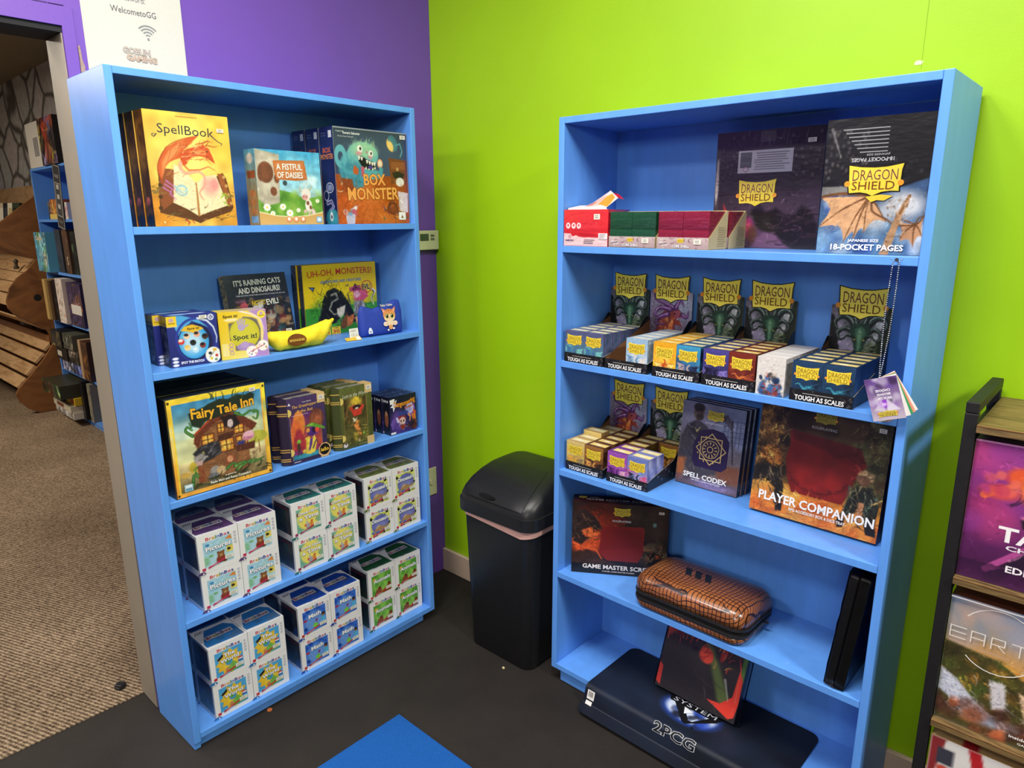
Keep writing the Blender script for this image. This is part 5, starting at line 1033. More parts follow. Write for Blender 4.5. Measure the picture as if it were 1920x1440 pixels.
def swirl(c0, c1, c2, acc, kind=0):
    def p(a):
        a.grad(c0, c1, 90).blots(18, (0, 0, 1, .6), [c0, c1, c2], .10, .22, .9, .6)
        if kind == 1: a.wing((.46, .38), [(.02, .40), (.04, .16), (.22, .06), (.40, .10)], c2, acc, .03).wing((.56, .38), [(.98, .40), (.96, .16), (.80, .06), (.62, .10)], c2, acc, .03).sline([(.36, .02), (.56, .12), (.46, .28), (.54, .44), (.48, .52)], .13, acc, .05)
        elif kind == 0: a.sline([(.10, .10), (.30, .04), (.52, .12), (.40, .26), (.56, .36), (.80, .30), (.78, .16), (.66, .12)], .13, acc, .05).sline([(.10, .12), (.30, .06), (.52, .14), (.40, .28), (.56, .38)], .03, c2, .01).sline([(.42, .30), (.26, .42), (.14, .40)], .07, acc, .02).wing((.60, .34), [(.98, .50), (.98, .30), (.86, .20)], c2, acc, .02)
        else: a.wing((.42, .44), [(.02, .50), (.0, .22), (.18, .10), (.34, .16)], acc, c0, .03).wing((.58, .40), [(1, .46), (.98, .20), (.80, .08), (.64, .14)], c2, c0, .03).sline([(.20, .0), (.44, .08), (.56, .22), (.48, .36), (.58, .46)], .14, acc, .05).sline([(.22, .02), (.46, .10), (.57, .23)], .04, c1, .02)
        a.strokes(22, (.05, .02, .95, .5), [c2, acc, c0], .14, .024, None, .6)
    return p
DECKS = {
 'teal': (swirl('4A8A9A', '55557E', '7FC8C0', '3E6E9E', 2), 'D6CFA0', '5C6488', ('4A8A96', '6A5A8E', '3A5A7A')),
 'ice': (swirl('BFD6E6', '94B4D0', 'E4D8D2', '6A8EB2', 2), 'D2CFC2', '9AB2C8', ('B8CCDA', '7A98B4')),
 'yellow': (swirl('F0BE2E', 'E8A41E', 'F8DE7A', 'C24A1A', 1), 'E2C66A', 'D89A2A', ('E8B83A', 'C87A1E')),
 'azure': (swirl('2A4A7A', '3E9AC2', '1E2440', 'B8A2A0', 2), 'C8C296', '2A4A72', ('3A7AA8', '1E2A4A')),
 'indigo': (swirl('2A2650', '4A4490', '8A7AC8', '16142E', 2), 'D2BC72', '3A3668', ('2A2650', '5A5290')),
 'rust': (swirl('5A1E16', '7A2A1C', '8E3A22', 'D8743A', 0), 'D4B86A', '5A1E1A', ('7A2A1E', '3A1210')),
 'navy': (swirl('16304A', '1E3E60', '0E2236', '3E9AB0', 0), 'D6C078', '142C4A', ('1A3A5C', '0E2036')),
 'tan': (swirl('B8923E', 'D8BE72', '8A7A5A', 'E8A83A', 2), 'EADBA0', 'B8965A', ('A8844A', '6A5A42')),
 'brown': (swirl('6A3E1E', '9A6A32', '2A1A12', 'E0A050', 2), 'E6CC7A', '5A3620', ('3A2214', '8A5A2E')),
 'violet': (swirl('8A3A9A', '9A52B0', 'E8B0C8', '4A1A5E', 2), 'EAD68A', '6E3A8A', ('8A4AA2', '4A2068')),
 'pastel': (swirl('9AA8D8', '6A7AB8', 'E05A8A', '2A2A48', 2), 'EFE0A0', '7A80B4', ('A8B0E0', '5A5A98', 'D8D8F0')),
}
PROTO = {}
def white_deck(a):          # generic comic colours only
    a.px[:] = H('DCD6D0'); a.strokes(18, (0, .3, 1, 1), ['5A5450', '8A847E'], .16, .010, None, .8)
    a.blots(30, (.12, 0, .88, .46), ['2E5A9A', '1A2A4A', '3E7AB8', '24344E', '2E5A9A'], .07, .15, .6, .9).strokes(16, (.1, .05, .9, .5), ['A8302A', '2A2A34', 'B8402E'], .2, .06, None, .8).blots(8, (.3, .46, .7, .7), ['2A2220', '3A3432', 'B8A898'], .04, .08, .6, .8).blots(6, (.15, 0, .85, .14), ['A8342A', '2A2A34'], .06, .1, .6, .7)
def get_deck(k):
    if k == 'white':
        if k not in PROTO: PROTO[k] = deck(white_deck, 'DCD8D4', 9, False, 'CFCAC6', ('DAD4CE', 'B8B2AC', '8A8480')); return PROTO[k]
    elif k not in PROTO:
        p, top, side, sc_ = DECKS[k]; PROTO[k] = deck(p, top, len(PROTO) + 70, True, side, sc_); return PROTO[k]
    return copy_tree(PROTO[k])
ORD = ('front', 'second', 'third', 'fourth', 'rearmost')
def header_art(kind):
    W_, Z_ = .138, .135
    a = Art(W_, Z_, '3A3A40', cell=.0016, seed=80 + kind)
    if kind == 0:      # green horned dragon head
        a.grad('BEB6CC', '6A6876', 90).poly([(0, 0), (.24, 0), (.06, .8), (0, .85)], '16181A', .02).poly([(.10, .8), (.24, 0), (.42, .0), (.3, .6)], 'A49CB8', .05).poly([(1, 0), (.66, 0), (.86, .6), (.92, 1), (1, 1)], '22301F', .02).poly([(.66, .02), (.9, .8), (.86, .95), (.72, .6)], 'E4EAEC', .03).ell(.5, .62, .3, .25, '3A4642', .7, .7)
        a.ell(.66, .14, .13, .26, '56664A', .35, .95, -.25).strokes(34, (.54, .0, .80, .36), ['8A9A6A', '2A3A24', 'A8B488'], .06, .018, 20, .8)
        for P, w in (([(.44, .62), (.34, .76), (.20, .80), (.09, .70), (.12, .58), (.20, .57)], .15), ([(.60, .62), (.72, .78), (.86, .80), (.94, .68), (.88, .56), (.80, .57)], .15), ([(.40, .54), (.27, .58), (.15, .50), (.18, .38), (.26, .40)], .10), ([(.64, .54), (.76, .60), (.88, .50), (.84, .40), (.77, .42)], .10), ([(.46, .64), (.42, .84), (.46, 1)], .12), ([(.57, .64), (.62, .84), (.57, 1)], .12), ([(.42, .44), (.32, .46), (.26, .40)], .07), ([(.60, .44), (.70, .47), (.76, .41)], .07)):
            a.sline(P, w, '0E1614', .02).sline([(x - .008, y + .012) for x, y in P], w * .55, '2C423A', .01, .9).sline([(x - .016, y + .022) for x, y in P], w * .16, 'A8BCB2', .004, .85)
        a.poly(smooth([(.34, .60), (.42, .68), (.52, .70), (.62, .68), (.69, .60), (.65, .44), (.59, .28), (.56, .12), (.50, .05), (.45, .12), (.43, .28), (.38, .44), (.34, .60)]), '1C3A2E', .012).poly(smooth([(.42, .58), (.51, .64), (.60, .57), (.57, .36), (.53, .14), (.49, .14), (.46, .36), (.42, .58)]), '3E6E52', .03).poly([(.47, .54), (.51, .60), (.55, .54), (.52, .22), (.50, .20)], '6E9A78', .02)
        a.sline([(.38, .46), (.44, .42), (.47, .34)], .03, '0C1410', .01).sline([(.65, .46), (.59, .42), (.56, .34)], .03, '0C1410', .01).ell(.435, .40, .014, .010, 'E6D24A', .3).ell(.585, .40, .014, .010, 'E6D24A', .3).ell(.505, .10, .03, .022, '7A2A22', .5).sline([(.44, .20), (.50, .155), (.57, .20)], .016, '0C1410', .008)
        for k in range(5): a.poly([(.80 - .012 * k, .32 - .07 * k), (.70 - .01 * k, .30 - .07 * k), (.76 - .012 * k, .26 - .07 * k)], '16181A', .01)
    else:              # purple and orange dragon head in profile
        a.grad('6E5E76', '9A92A6', 90).ell(.8, .7, .25, .3, '98A4BA', .8, .8).poly([(.12, 0), (.24, .45), (.46, .70), (.68, .66), (.78, .50), (.60, .40), (.62, .20), (.56, 0)], '7E3242', .03).poly([(.30, 0), (.40, .34), (.52, .52), (.62, .46), (.56, .26), (.54, 0)], 'E87A38', .05).poly([(.50, .56), (.66, .62), (.84, .52), (.78, .46), (.62, .44)], '9A4A58', .02).poly([(.56, .42), (.72, .40), (.80, .26), (.70, .30), (.60, .30)], '8A3428', .02)
        a.sline([(.30, .0), (.34, .22), (.42, .40), (.54, .50)], .26, '8A3A34', .14, .9).strokes(30, (.24, .0, .52, .44), ['E8944A', '6A241E', 'F0B468'], .07, .02, 50, .8)
        for P in ([(.56, .66), (.36, .74), (.14, .82), (.08, 1)], [(.50, .62), (.24, .64), (.12, .50), (.30, .44), (.44, .50)], [(.44, .52), (.22, .42), (.16, .28), (.36, .30)], [(.62, .66), (.72, .84), (.80, .70)], [(.78, .52), (.88, .48), (.92, .62)]): a.sline(P, .11, '3A1E46', .02).sline(P, .07, '6A3A7A', .012).sline([(x, y + .014) for x, y in P], .02, 'C8A0CC', .004)
        a.ell(.60, .53, .025, .018, '1A0E10', .3).blots(18, (.26, .02, .56, .44), ['E8944A', '8A3420', 'F0B468', '5A1E1A'], .02, .045, .7, .75); 
        for k in range(8): a.line([(.18 + .02 * k * .4, .06 + .05 * k), (.02, .10 + .05 * k)], .022, '22141E', .006)
    a.detail(420, (0, 0, 1, 1), .06, .014, .5)
    return a
HA = [header_art(0), header_art(1)]
def tray(kind, label, empty_left=False, W_=.1365, D_=.226, lip=.027):
    t = empty('display_tray', label, 'display tray', 'black sleeve display trays')
    f = Art(W_, lip, '131315', cell=.0016, seed=90); f.grad('0E0E10', '17171A', 90).strokes(10, (0, .5, 1, 1), ['4A464A', '2A2A2E', '6A5E5E'], .05, .03, None, .8).strokes(8, (.86, .0, 1, .9), ['5A5A60', '8A8A90', '3A3A40'], .05, .03, None, .8)
    f.text('TOUGH AS SCALES', .48, .30, .78, .42, 'F6F6F6', .05).small(.2, .62, .78, .76, 1, 'A8A6A0')
    mb = MB(); mb.box((0, 0, 0), (W_, D_, .001), '6A4A30'); mb.box((0, 0, .001), (W_, .001, lip), '111113', skip='F'); mb.face(f, (0, 0, 0), (W_, 0, 0), (0, 0, lip), (0, -1, 0))
    pr = [(0, .001), (D_, .001), (D_, .12), (D_ - .012, .12), (.14, .058), (.004, lip), (0, lip)]
    for x in (0, W_ - .0009):
        mb.prism(pr, 'x', x, x + .0009, '15181C')
    for x in (.00092,): mb.quad((x, .001, .001), (x, D_, .001), (x, D_, .11), (x, .001, lip), '8A5E3A')
    mb.add([(W_ + .0003, D_ - .03 - .02 * k, .012 + .012 * (k % 3)) for k in range(8)] + [(W_ + .0003, D_ - .03 - .02 * k + .006, .020 + .012 * (k % 3)) for k in range(8)] + [(W_ + .0003, D_ - .03 - .02 * k - .006, .022 + .012 * (k % 3)) for k in range(8)], [(k, k + 8, k + 16) for k in range(8)], '4A5468')
    mb.add([(W_ - .0009, .001, lip + .0002), (W_, .001, lip + .0002), (W_, .14, .0582), (W_ - .0009, .14, .0582)], [(0, 1, 2, 3)], 'C8BEB0')
    mb.build('tray', PRINT, t)
    # header card with the die cut banner rising above its art
    mb = MB(); z0, z1 = .062, .197
    mb.box((-.0, D_ + .0002, .001), (W_, D_ + .0014, z1), '16181A', skip='F'); A = HA[kind]
    mb.panel(A, lambda u, v, l: (W_ * u, D_ + .0002 - l, z0 + (z1 - z0) * v)); mb.quad((0, D_ + .0002, .001), (W_, D_ + .0002, .001), (W_, D_ + .0002, z0), (0, D_ + .0002, z0), '16181A')
    b = Art(.112, .072); ds(b, .5, .5, 1.0, 1.0, 'FFF05E', '6A4216')
    mb.panel(b, lambda u, v, l: (.011 + .112 * u, D_ - .0004 - l * .8, .166 + .076 * v), base=False)
    mb.prism([(.067 + .112 * x * 1.045, .204 + .076 * q * 1.07) for x, q in BANNER], 'y', D_ - .0002, D_ + .0012, 'BBA64A')
    mb.build('header_card', PRINT_DARK, t)
    return t
def decks_in(shelf, x, y, tdesc, cols):
    for ci, (colr, rows) in enumerate(cols):
        if not colr: continue
        side = 'only column' if len([c for c in cols if c[0]]) == 1 else ('left column', 'right column')[ci]
        for r in rows:
            o = get_deck(colr)
            nm = {'teal': 'teal and violet', 'ice': 'pale ice blue', 'yellow': 'golden yellow', 'azure': 'bright blue', 'indigo': 'indigo', 'rust': 'rust red', 'navy': 'dark teal', 'tan': 'tan', 'brown': 'brown', 'violet': 'violet', 'pastel': 'lavender and pink', 'white': 'white comic'}[colr]
            tag(o, f'{nm} card sleeve box, {ORD[r]} of the {side}, {tdesc}' if len(tdesc) else f'{nm} card sleeve box, {ORD[r]} of the white column between two trays', 'sleeve box', f'{nm} sleeve boxes in their tray')
            placeR(o, shelf, x + .0016 + .0670 * ci, y + .0018 + .0419 * r, 0, 0, 0, .0012 if tdesc else 0)
R5 = range(5)
for (x, kind, lab, td, cols) in ((.0285, 0, 'leftmost black display tray on the upper sleeve shelf, with teal boxes', 'leftmost tray', (('teal', R5), ('teal', R5))),
        (.1695, 1, 'black display tray with an empty left half and purple dragon header', 'half empty tray', (None, R5) and ((None, ()), ('ice', R5))),
        (.3205, 0, 'black display tray of yellow and bright blue boxes, green dragon header', 'yellow and blue tray', (('yellow', R5), ('azure', R5))),
        (.4620, 0, 'black display tray of indigo and rust boxes, green dragon header', 'indigo and rust tray', (('indigo', R5), ('rust', R5))),
        (.6820, 0, 'black display tray of dark teal boxes at the right end, green dragon header', 'rightmost tray', (('navy', R5), ('navy', R5)))):
    t = tray(kind, lab); placeR(t, 2, x, .0045); decks_in(2, x, .0045, td, cols)
decks_in(2, .6002, .004, '', (('white', R5),))
t = tray(1, 'black display tray of tan and brown boxes on the middle shelf'); placeR(t, 3, .0285, .020); decks_in(3, .0285, .020, 'tan and brown tray', (('tan', (0, 1, 3, 4)), ('brown', R5)))
o = get_deck('tan'); tag(o, 'tan card sleeve box sticking up out of the tray', 'sleeve box', 'tan sleeve boxes in their tray'); placeR(o, 3, .0301, .0218 + .0419 * 2, 0, 0, 0, .0142)
t = tray(0, 'black display tray of violet and lavender boxes beside the gold star portfolios'); placeR(t, 3, .1775, .020); decks_in(3, .1775, .020, 'violet and lavender tray', (('violet', (0, 1)), ('pastel', (0, 1))))
for r in (2, 3, 4):
    o = get_deck('brown'); tag(o, f'brown card sleeve box, {ORD[r]} of the left column in the violet tray', 'sleeve box', 'brown sleeve boxes in the violet tray'); placeR(o, 3, .1791, .0218 + .0419 * r, 0, 0, 0, .0012)
o = get_deck('brown'); tag(o, 'brown card sleeve box alone at the back right of the violet tray', 'sleeve box', 'brown sleeve boxes in the violet tray'); placeR(o, 3, .2461, .0218 + .0419 * 4, 0, 0, 0, .0012)

# ---- middle shelf: portfolios and the big companion box
a = Art(.187, .238, '5A546A', seed=101)
a.grad('6A5A52', '7A7A92', 90).ell(.3, .8, .3, .2, '8A88A2', .8, .8).rect(.62, .56, 1, 1, '8088A0').blots(10, (.6, .5, 1, .9), ['9AA2BC', '6A7090'], .05, .1, .8, .6)
for k in range(5): a.line([(.70 + .06 * k, .56), (.70 + .06 * k, .86)], .010, '4A4A66'); a.line([(.66, .60 + .06 * k), (1, .62 + .06 * k)], .008, '4A4A66')
a.poly([(.02, .56), (.10, .72), (.26, .80), (.42, .74), (.56, .60), (.66, .20), (.3, .1), (0, .3)], '45424A', .02).poly([(.10, .70), (.22, .76), (.26, .66), (.34, .72), (.30, .60), (.20, .62)], '2E2C34', .015).ell(.27, .88, .085, .095, '6E5A4E', .15).ell(.27, .94, .09, .05, '2A2626', .3).ell(.29, .83, .06, .04, '3A302C', .4).ell(.24, .89, .012, .008, '1A1616').ell(.31, .885, .012, .008, '1A1616').poly([(.22, .70), (.27, .64), (.33, .72), (.30, .70), (.27, .67)], 'C9B87A', .005).strokes(30, (.05, .3, .6, .72), ['6A6670', '2A2830', '8A8290'], .12, .02, -60, .7)
a.poly([(.62, .86), (.72, .92), (.84, .80), (.80, .74), (.70, .82)], '55505C', .015).line([(.80, .86), (.84, .6), (.88, .36)], .022, '3A3238').poly([(0, .30), (.14, .32), (.10, .05), (0, .05)], 'A8623A', .05).poly([(.60, .30), (1, .34), (1, .12), (.70, .12)], '7A4A34', .06).rect(0, 0, 1, .11, '5A4A6A', .5).ell(.6, .05, .3, .05, '9A8AC0', .7, .7).strokes(20, (0, 0, 1, .35), ['8A7AA0', '4A3A44', 'B89A8A'], .10, .016, 80, .5)
P = [(.30, .24), (.72, .24), (.80, .30), (.80, .60), (.70, .70), (.52, .72), (.34, .68), (.24, .52), (.24, .30)]
a.vp(P, '2A1C44')
gold = 'D8B878'
def ringpoly(a, cx, cy, r, n, rot, w, col):
    for k in range(n):
        q0, q1 = rot + 2 * PI * k / n, rot + 2 * PI * (k + 1) / n
        a.vp([(cx + r * math.cos(q0), cy + r * math.sin(q0) * .786), (cx + r * math.cos(q1), cy + r * math.sin(q1) * .786), (cx + (r - w) * math.cos(q1), cy + (r - w) * math.sin(q1) * .786), (cx + (r - w) * math.cos(q0), cy + (r - w) * math.sin(q0) * .786)], col)
for rot in (0, PI / 4): ringpoly(a, .525, .475, .245, 4, rot + .02, .020, gold)
ringpoly(a, .525, .475, .135, 24, 0, .010, gold); ringpoly(a, .525, .475, .05, 12, 0, .012, gold)
for k in range(12):
    q = 2 * PI * k / 12; a.vp([(.525 + .128 * math.cos(q - .13), .475 + .128 * .786 * math.sin(q - .13)), (.525 + .06 * math.cos(q), .475 + .06 * .786 * math.sin(q)), (.525 + .128 * math.cos(q + .13), .475 + .128 * .786 * math.sin(q + .13)), (.525 + .10 * math.cos(q), .475 + .10 * .786 * math.sin(q))], gold)
    q += PI / 12
for k in range(8):
    q = 2 * PI * k / 8 + .39; a.ve(.525 + .20 * math.cos(q), .475 + .157 * math.sin(q), .012, .009, gold, 6)
ds(a, .56, .875, .26, .125, 'D8C43E', '5E4614', full=False, out=False); a.detail(380, (0, 0, 1, 1), .05, .010, .3).text('ROLEPLAYING', .555, .785, .28, .022, 'D2D2DC', .02).text('SPELL CODEX', .50, .135, .70, .062, 'F8F6F2', .05).text('160 SPELL CARD PORTFOLIO', .52, .085, .46, .020, 'D8D4DC', .02)
rs = Art(.020, .238, '16141E'); rs.blots(8, (0, .1, 1, .9), ['24222E', '33304A'], .3, .5, .8, .6).vr(.3, .06, .7, .16, '6A6A78')
for k, wh in enumerate(('front one', 'middle one', 'rear one')):
    o = boxed('card_portfolio', .187, .0185, .238, a, None, Art(.187, .0185, '1E1A30'), rs, col='14121C', mat=PRINT) if k == 0 else copy_tree(codex)
    codex = o if k == 0 else codex
    tag(o, f'card portfolio with a gold star emblem on purple, {wh} of three', 'portfolio', 'gold star portfolios'); placeR(o, 3, .3265 + .004 * k, .150 + .0205 * k, -.01, .112, .0185)
a = Art(.306, .288, '3A2A1C', seed=103)
a.grad('D8882A', '3A2E1E', 90).rect(0, .30, 1, 1, '40301E', .75).grad('E09A34', 'C8601E', 0, (0, 0, 1, .22), .8).blots(30, (0, 0, 1, .24), ['E8B048', 'C2501C', 'F0C868', 'B84418'], .05, .12, .9, .5).strokes(40, (0, 0, 1, .18), ['F2CE6A', 'A83A16', 'E8A03A'], .12, .012, 5, .5)
a.blots(50, (0, .4, .24, 1), ['2A2016', '8A5A2A', 'B8803E', '1A140E', '5E4226'], .025, .07, .6, .8).strokes(60, (0, .45, .24, 1), ['D8A04A', '1A120C', '7A4E24', 'E0B468'], .08, .010, None, .75).blots(40, (.25, .8, .8, 1), ['2E241A', '4A3424', '5E4630', '1E1812'], .04, .10, .8, .7).blots(40, (.76, .35, 1, 1), ['3A3A20', '5A5A2E', '2A2816', '6A6A3E', '44301E'], .04, .09, .7, .75).strokes(40, (.76, .35, 1, 1), ['7A7A46', '1E1C10', '9A8E5A'], .10, .010, None, .6)
W_ = [(.255, .78), (.80, .73), (.86, .60), (.80, .50), (.76, .34), (.72, .24), (.33, .24), (.28, .36), (.25, .52), (.27, .66)]
a.poly(W_, '6E1A18', .006).poly([(.30, .50), (.74, .44), (.70, .26), (.34, .26)], '8A1E1C', .08, .8).poly([(.26, .78), (.80, .73), (.84, .62), (.70, .64), (.62, .60), (.55, .66), (.30, .70)], '4E1214', .02, .9)
r = a.r
for k in range(60):
    q = -PI * (.05 + .9 * k / 60); x, y = .51 + .23 * math.cos(q), .44 + .16 * math.sin(q); a.line([(x, y), (x + r.uniform(-.03, .03), y + r.uniform(-.02, .03)), (x + r.uniform(-.05, .05), y + r.uniform(-.03, .04))], .010, '561416', .003, .7)
a.poly([(.06, .58), (.12, .62), (.22, .56), (.22, .46), (.12, .44), (.05, .50)], '9A5A26', .015).strokes(16, (.05, .44, .22, .6), ['E0A850', '5A2E14', 'C8782E'], .10, .016, 160, .8).poly([(.05, .44), (.20, .44), (.26, .28), (.27, .14), (.20, .10), (.19, .24), (.10, .30), (0, .26), (0, .38)], '1E1A16', .012).poly([(.21, .12), (.27, .12), (.27, .05), (.22, .04)], '161210', .01).strokes(20, (.02, .2, .24, .44), ['3E362C', '0E0C0A', '6A5A44'], .10, .014, -70, .8)
a.ell(.865, .52, .06, .05, 'A88A5E', .2).ell(.85, .48, .05, .045, '6A4A36', .3).poly([(.80, .42), (.92, .44), (.98, .30), (.97, .08), (.90, .12), (.86, .30), (.82, .20), (.72, .14), (.76, .30)], '1E221C', .012).strokes(26, (.74, .1, .98, .44), ['3E5244', '0C0E0C', '6A6A5A', '8A7A5A'], .10, .014, -80, .8).poly([(.84, .30), (.88, .30), (.87, .12), (.83, .14)], 'B07A54', .01).line([(.93, .30), (1, .36)], .012, 'B89A5A').poly([(.70, .14), (.76, .14), (.75, .06), (.71, .05)], '141210', .008).poly([(.90, .12), (.98, .12), (.99, .05), (.92, .05)], '141210', .008).grain(.1, 18)
ds(a, .515, .925, .17, .11, 'A89A36', '4A3A14', full=False, out=False); a.detail(200, (0, 0, 1, .24), .05, .010, .25).detail(500, (0, .25, .25, 1), .04, .008, .6).detail(400, (.76, .1, 1, 1), .04, .008, .5).text('ROLEPLAYING', .515, .835, .19, .024, 'B8B4AC', .02)
a.text('PLAYER COMPANION', .52, .155, .90, .082, 'F8F6F2', .055).text('RPG ACCESSORY BOX & DICE TRAY', .55, .087, .44, .026, 'F4EEE6', .025)
o = boxed('game_box', .306, .055, .288, a, None, Art(.306, .055, '241A14'), Art(.055, .288, '1A1612'), col='1A1410')
b = sticker(o, .285, .262, .016, .010, -.002)
tag(o, 'large orange and dark box with a red window, right end of the middle shelf', 'game box'); placeR(o, 3, .5705, .100, -.02, .12, .055)

# ---- fourth shelf
a = Art(.29, .236, '1E1210', seed=105)
a.grad('120C0C', '2A1612', 90).ell(.32, .62, .26, .34, '8A2A14', .8, .9).ell(.14, .42, .16, .16, 'C2481E', .6).poly([(0, .86), (.14, .90), (.26, .78), (.32, .64), (.24, .62), (.26, .54), (.16, .48), (.10, .40), (.02, .44), (0, .5)], '2A1C18', .015).poly([(.10, .60), (.20, .66), (.30, .58), (.24, .50), (.14, .52)], 'E0602A', .02).strokes(40, (0, .46, .3, .88), ['6A4A38', '120C0A', '8A5A3A', '3A2A22'], .08, .014, None, .75).poly([(0, .28), (.16, .34), (.28, .30), (.36, .2), (.5, .14), (0, .14)], '3A2218', .02).line([(.02, .42), (.14, .36), (.26, .34), (.32, .22)], .022, 'D8582A', .01)
a.vp([(.29, .30), (.31, .62), (.34, .68), (.74, .70), (.76, .66), (.75, .32), (.70, .20), (.38, .20)], '7E1C18'); a.vp([(.30, .34), (.33, .64), (.74, .66), (.735, .42)], '741916')
a.strokes(14, (.34, .2, .74, .6), ['8E2620', '6A1614'], .12, .010, None, .6).blots(34, (.72, .14, 1, .5), ['1A1612', '6A5A42', '3A2E22', '8A4A2A', '0E0C0A'], .03, .06, .6, .8).strokes(46, (.72, .12, .99, .46), ['A88A5A', '0E0C0A', '5A4630', 'C25A2A'], .07, .010, None, .8).blots(20, (.55, .6, 1, 1), ['1E1612', '2E241C', '3A2E24'], .05, .1, .8, .6).ell(.86, .74, .02, .03, '5A7A7A', .6).rect(0, 0, 1, .13, '0E0A0A').grain(.1, 16)
ds(a, .52, .885, .175, .125, 'D2BC3A', '5A4214', full=False, out=False); a.detail(500, (0, .1, 1, 1), .04, .008, .5).text('ROLEPLAYING', .52, .765, .19, .028, 'D8D0CC', .025).text('GAME MASTER SCREEN', .50, .105, .76, .062, 'EFE4DC', .05).text('3 PANEL GAME MASTER SCREEN', .50, .045, .34, .020, 'C8BEB8', .02)
tp = Art(.29, .055, '1A1010', seed=106); tp.grad('2A1410', '161010', 90).ell(.12, .3, .1, .3, '4A1A12', .8, .8).ell(.3, .1, .2, .2, '5A2414', .9, .7); ds(tp, .10, .70, .085, .30, 'D2BC3A', '5A4214', full=False, out=False); tp.text('GAME MASTER SCREEN', .50, .42, .72, .24, 'B8AAA4', .04).text('3 PANEL GAME MASTER SCREEN', .55, .14, .36, .09, '8E827C', .01).vr(.18, .66, .27, .70, 'A89C98')
o = boxed('game_box', .29, .055, .236, a, Art(.055, .236, '120E0E'), tp, Art(.055, .236, '100C0C'), col='120C0C', mat=PRINT); sticker(o, .268, .215, .016, .008, -.0015)
tag(o, 'dark game screen box with a red window standing askew behind the snakeskin case', 'game box'); placeR(o, 4, .0505, .030, .575)

# snakeskin zip case
t = empty('zip_case', 'brown snakeskin pattern zip case with black chevrons, lying half open on the shelf', 'case')
def snake():
    m, nt, b = new_mat('glossy_snakeskin'); co = objco(nt)
    s = mapping(nt, co, (84, 84, 84), (0, 0, .05))
    nn = N(nt, 'ShaderNodeTexNoise'); nn.inputs['Scale'].default_value = .13; nt.links.new(s, nn.inputs['Vector'])
    sc_ = N(nt, 'ShaderNodeVectorMath', operation='SCALE'); sc_.inputs['Scale'].default_value = 2.6; nt.links.new(nn.outputs['Color'], sc_.inputs[0])
    ad = N(nt, 'ShaderNodeVectorMath', operation='ADD'); nt.links.new(s, ad.inputs[0]); nt.links.new(sc_.outputs[0], ad.inputs[1])
    sx = N(nt, 'ShaderNodeSeparateXYZ'); nt.links.new(ad.outputs[0], sx.inputs[0])
    def gridline(v):
        f = N(nt, 'ShaderNodeMath', operation='FRACT'); nt.links.new(v, f.inputs[0])
        a_ = N(nt, 'ShaderNodeMath', operation='SUBTRACT'); nt.links.new(f.outputs[0], a_.inputs[0]); a_.inputs[1].default_value = .5
        a2 = N(nt, 'ShaderNodeMath', operation='ABSOLUTE'); nt.links.new(a_.outputs[0], a2.inputs[0]); return a2.outputs[0]
    yz = N(nt, 'ShaderNodeMath', operation='SUBTRACT'); nt.links.new(sx.outputs[1], yz.inputs[0]); nt.links.new(sx.outputs[2], yz.inputs[1])
    mx = N(nt, 'ShaderNodeMath', operation='MAXIMUM'); nt.links.new(gridline(sx.outputs[0]), mx.inputs[0]); nt.links.new(gridline(yz.outputs[0]), mx.inputs[1])
    line = ramp(nt, mx.outputs[0], [(.36, (0, 0, 0)), (.43, (1, 1, 1))])
    base = ramp(nt, noise(nt, 9, 4, vec=co), [(.3, L4('74401F')), (.7, L4('9E6034'))])
    nt.links.new(mix(nt, base, (.022, .008, .006, 1), line), b.inputs['Base Color'])
    b.inputs['Roughness'].default_value = .3; b.inputs['Coat Weight'].default_value = .3; bump(nt, b, mx.outputs[0], -.3, .002); return m
SNAKE = snake(); cx, cy, hw, hd = .168, .105, .167, .104
mb = MB(); mb.loft([rring(cx, cy, hw - .014, hd - .014, .03, .0), rring(cx, cy, hw - .005, hd - .005, .035, .008), rring(cx, cy, hw, hd, .038, .026)]); base_ = mb.build('base_shell', SNAKE, t, smooth=True)
def band(z0, z1, grow, front=0):
    mb = MB(); R_ = []
    for z, g in ((z0, -.006), (z0, grow), (z1, grow), (z1, -.006)):
        R_.append([(x, y, zz + front * max(0, (cy - y) / hd) * (z == z1 or front < 0) * 0) for x, y, zz in rring(cx, cy, hw + g, hd + g, .039 + g, z)])
    mb.loft(R_); return mb
band(.0262, .033, .0015).build('zip_tape', plain('black_zip_tape', '19181A', .55), t)
lid = MB(); rings = []
for z, g, r in ((.0, .0, .038), (.016, .0, .038), (.030, -.003, .038), (.041, -.010, .036), (.047, -.020, .032), (.050, -.045, .02), (.0512, -.08, .012)): rings.append(rring(cx, cy, hw + g, hd + g, r, z, 7))
lid.loft(rings); lo_ = lid.build('lid_shell', SNAKE, t, smooth=True)
zl = band(-.0075, -.0004, .0018).build('zip_tape', plain('black_zip_tape', '19181A', .55), t)
mi_ = Matrix.Translation((0, cy + hd, .0335 + .0080)) @ Matrix.Rotation(-.062, 4, 'X') @ Matrix.Translation((0, -(cy + hd), 0))
lo_.matrix_local = mi_; zl.matrix_local = mi_
mb = MB(); mb.loft([rring(cx, cy, hw - .006, hd - .006, .034, .033), rring(cx, cy, hw - .006, hd - .006, .034, .041)]); mb.build('dark_lining', plain('black_lining', '0B0B0C', .9), t)
mb = MB()
for k in range(3): mb.prism([(cx - .052 + .030 * k, cy - .012), (cx - .034 + .030 * k, cy - .012), (cx - .052 + .030 * k, cy + .030), (cx - .070 + .030 * k, cy + .030)], 'z', .0511, .0524, '0C0C0E')
em = mb.build('chevron_emblem', BLACKP, t); em.matrix_local = mi_
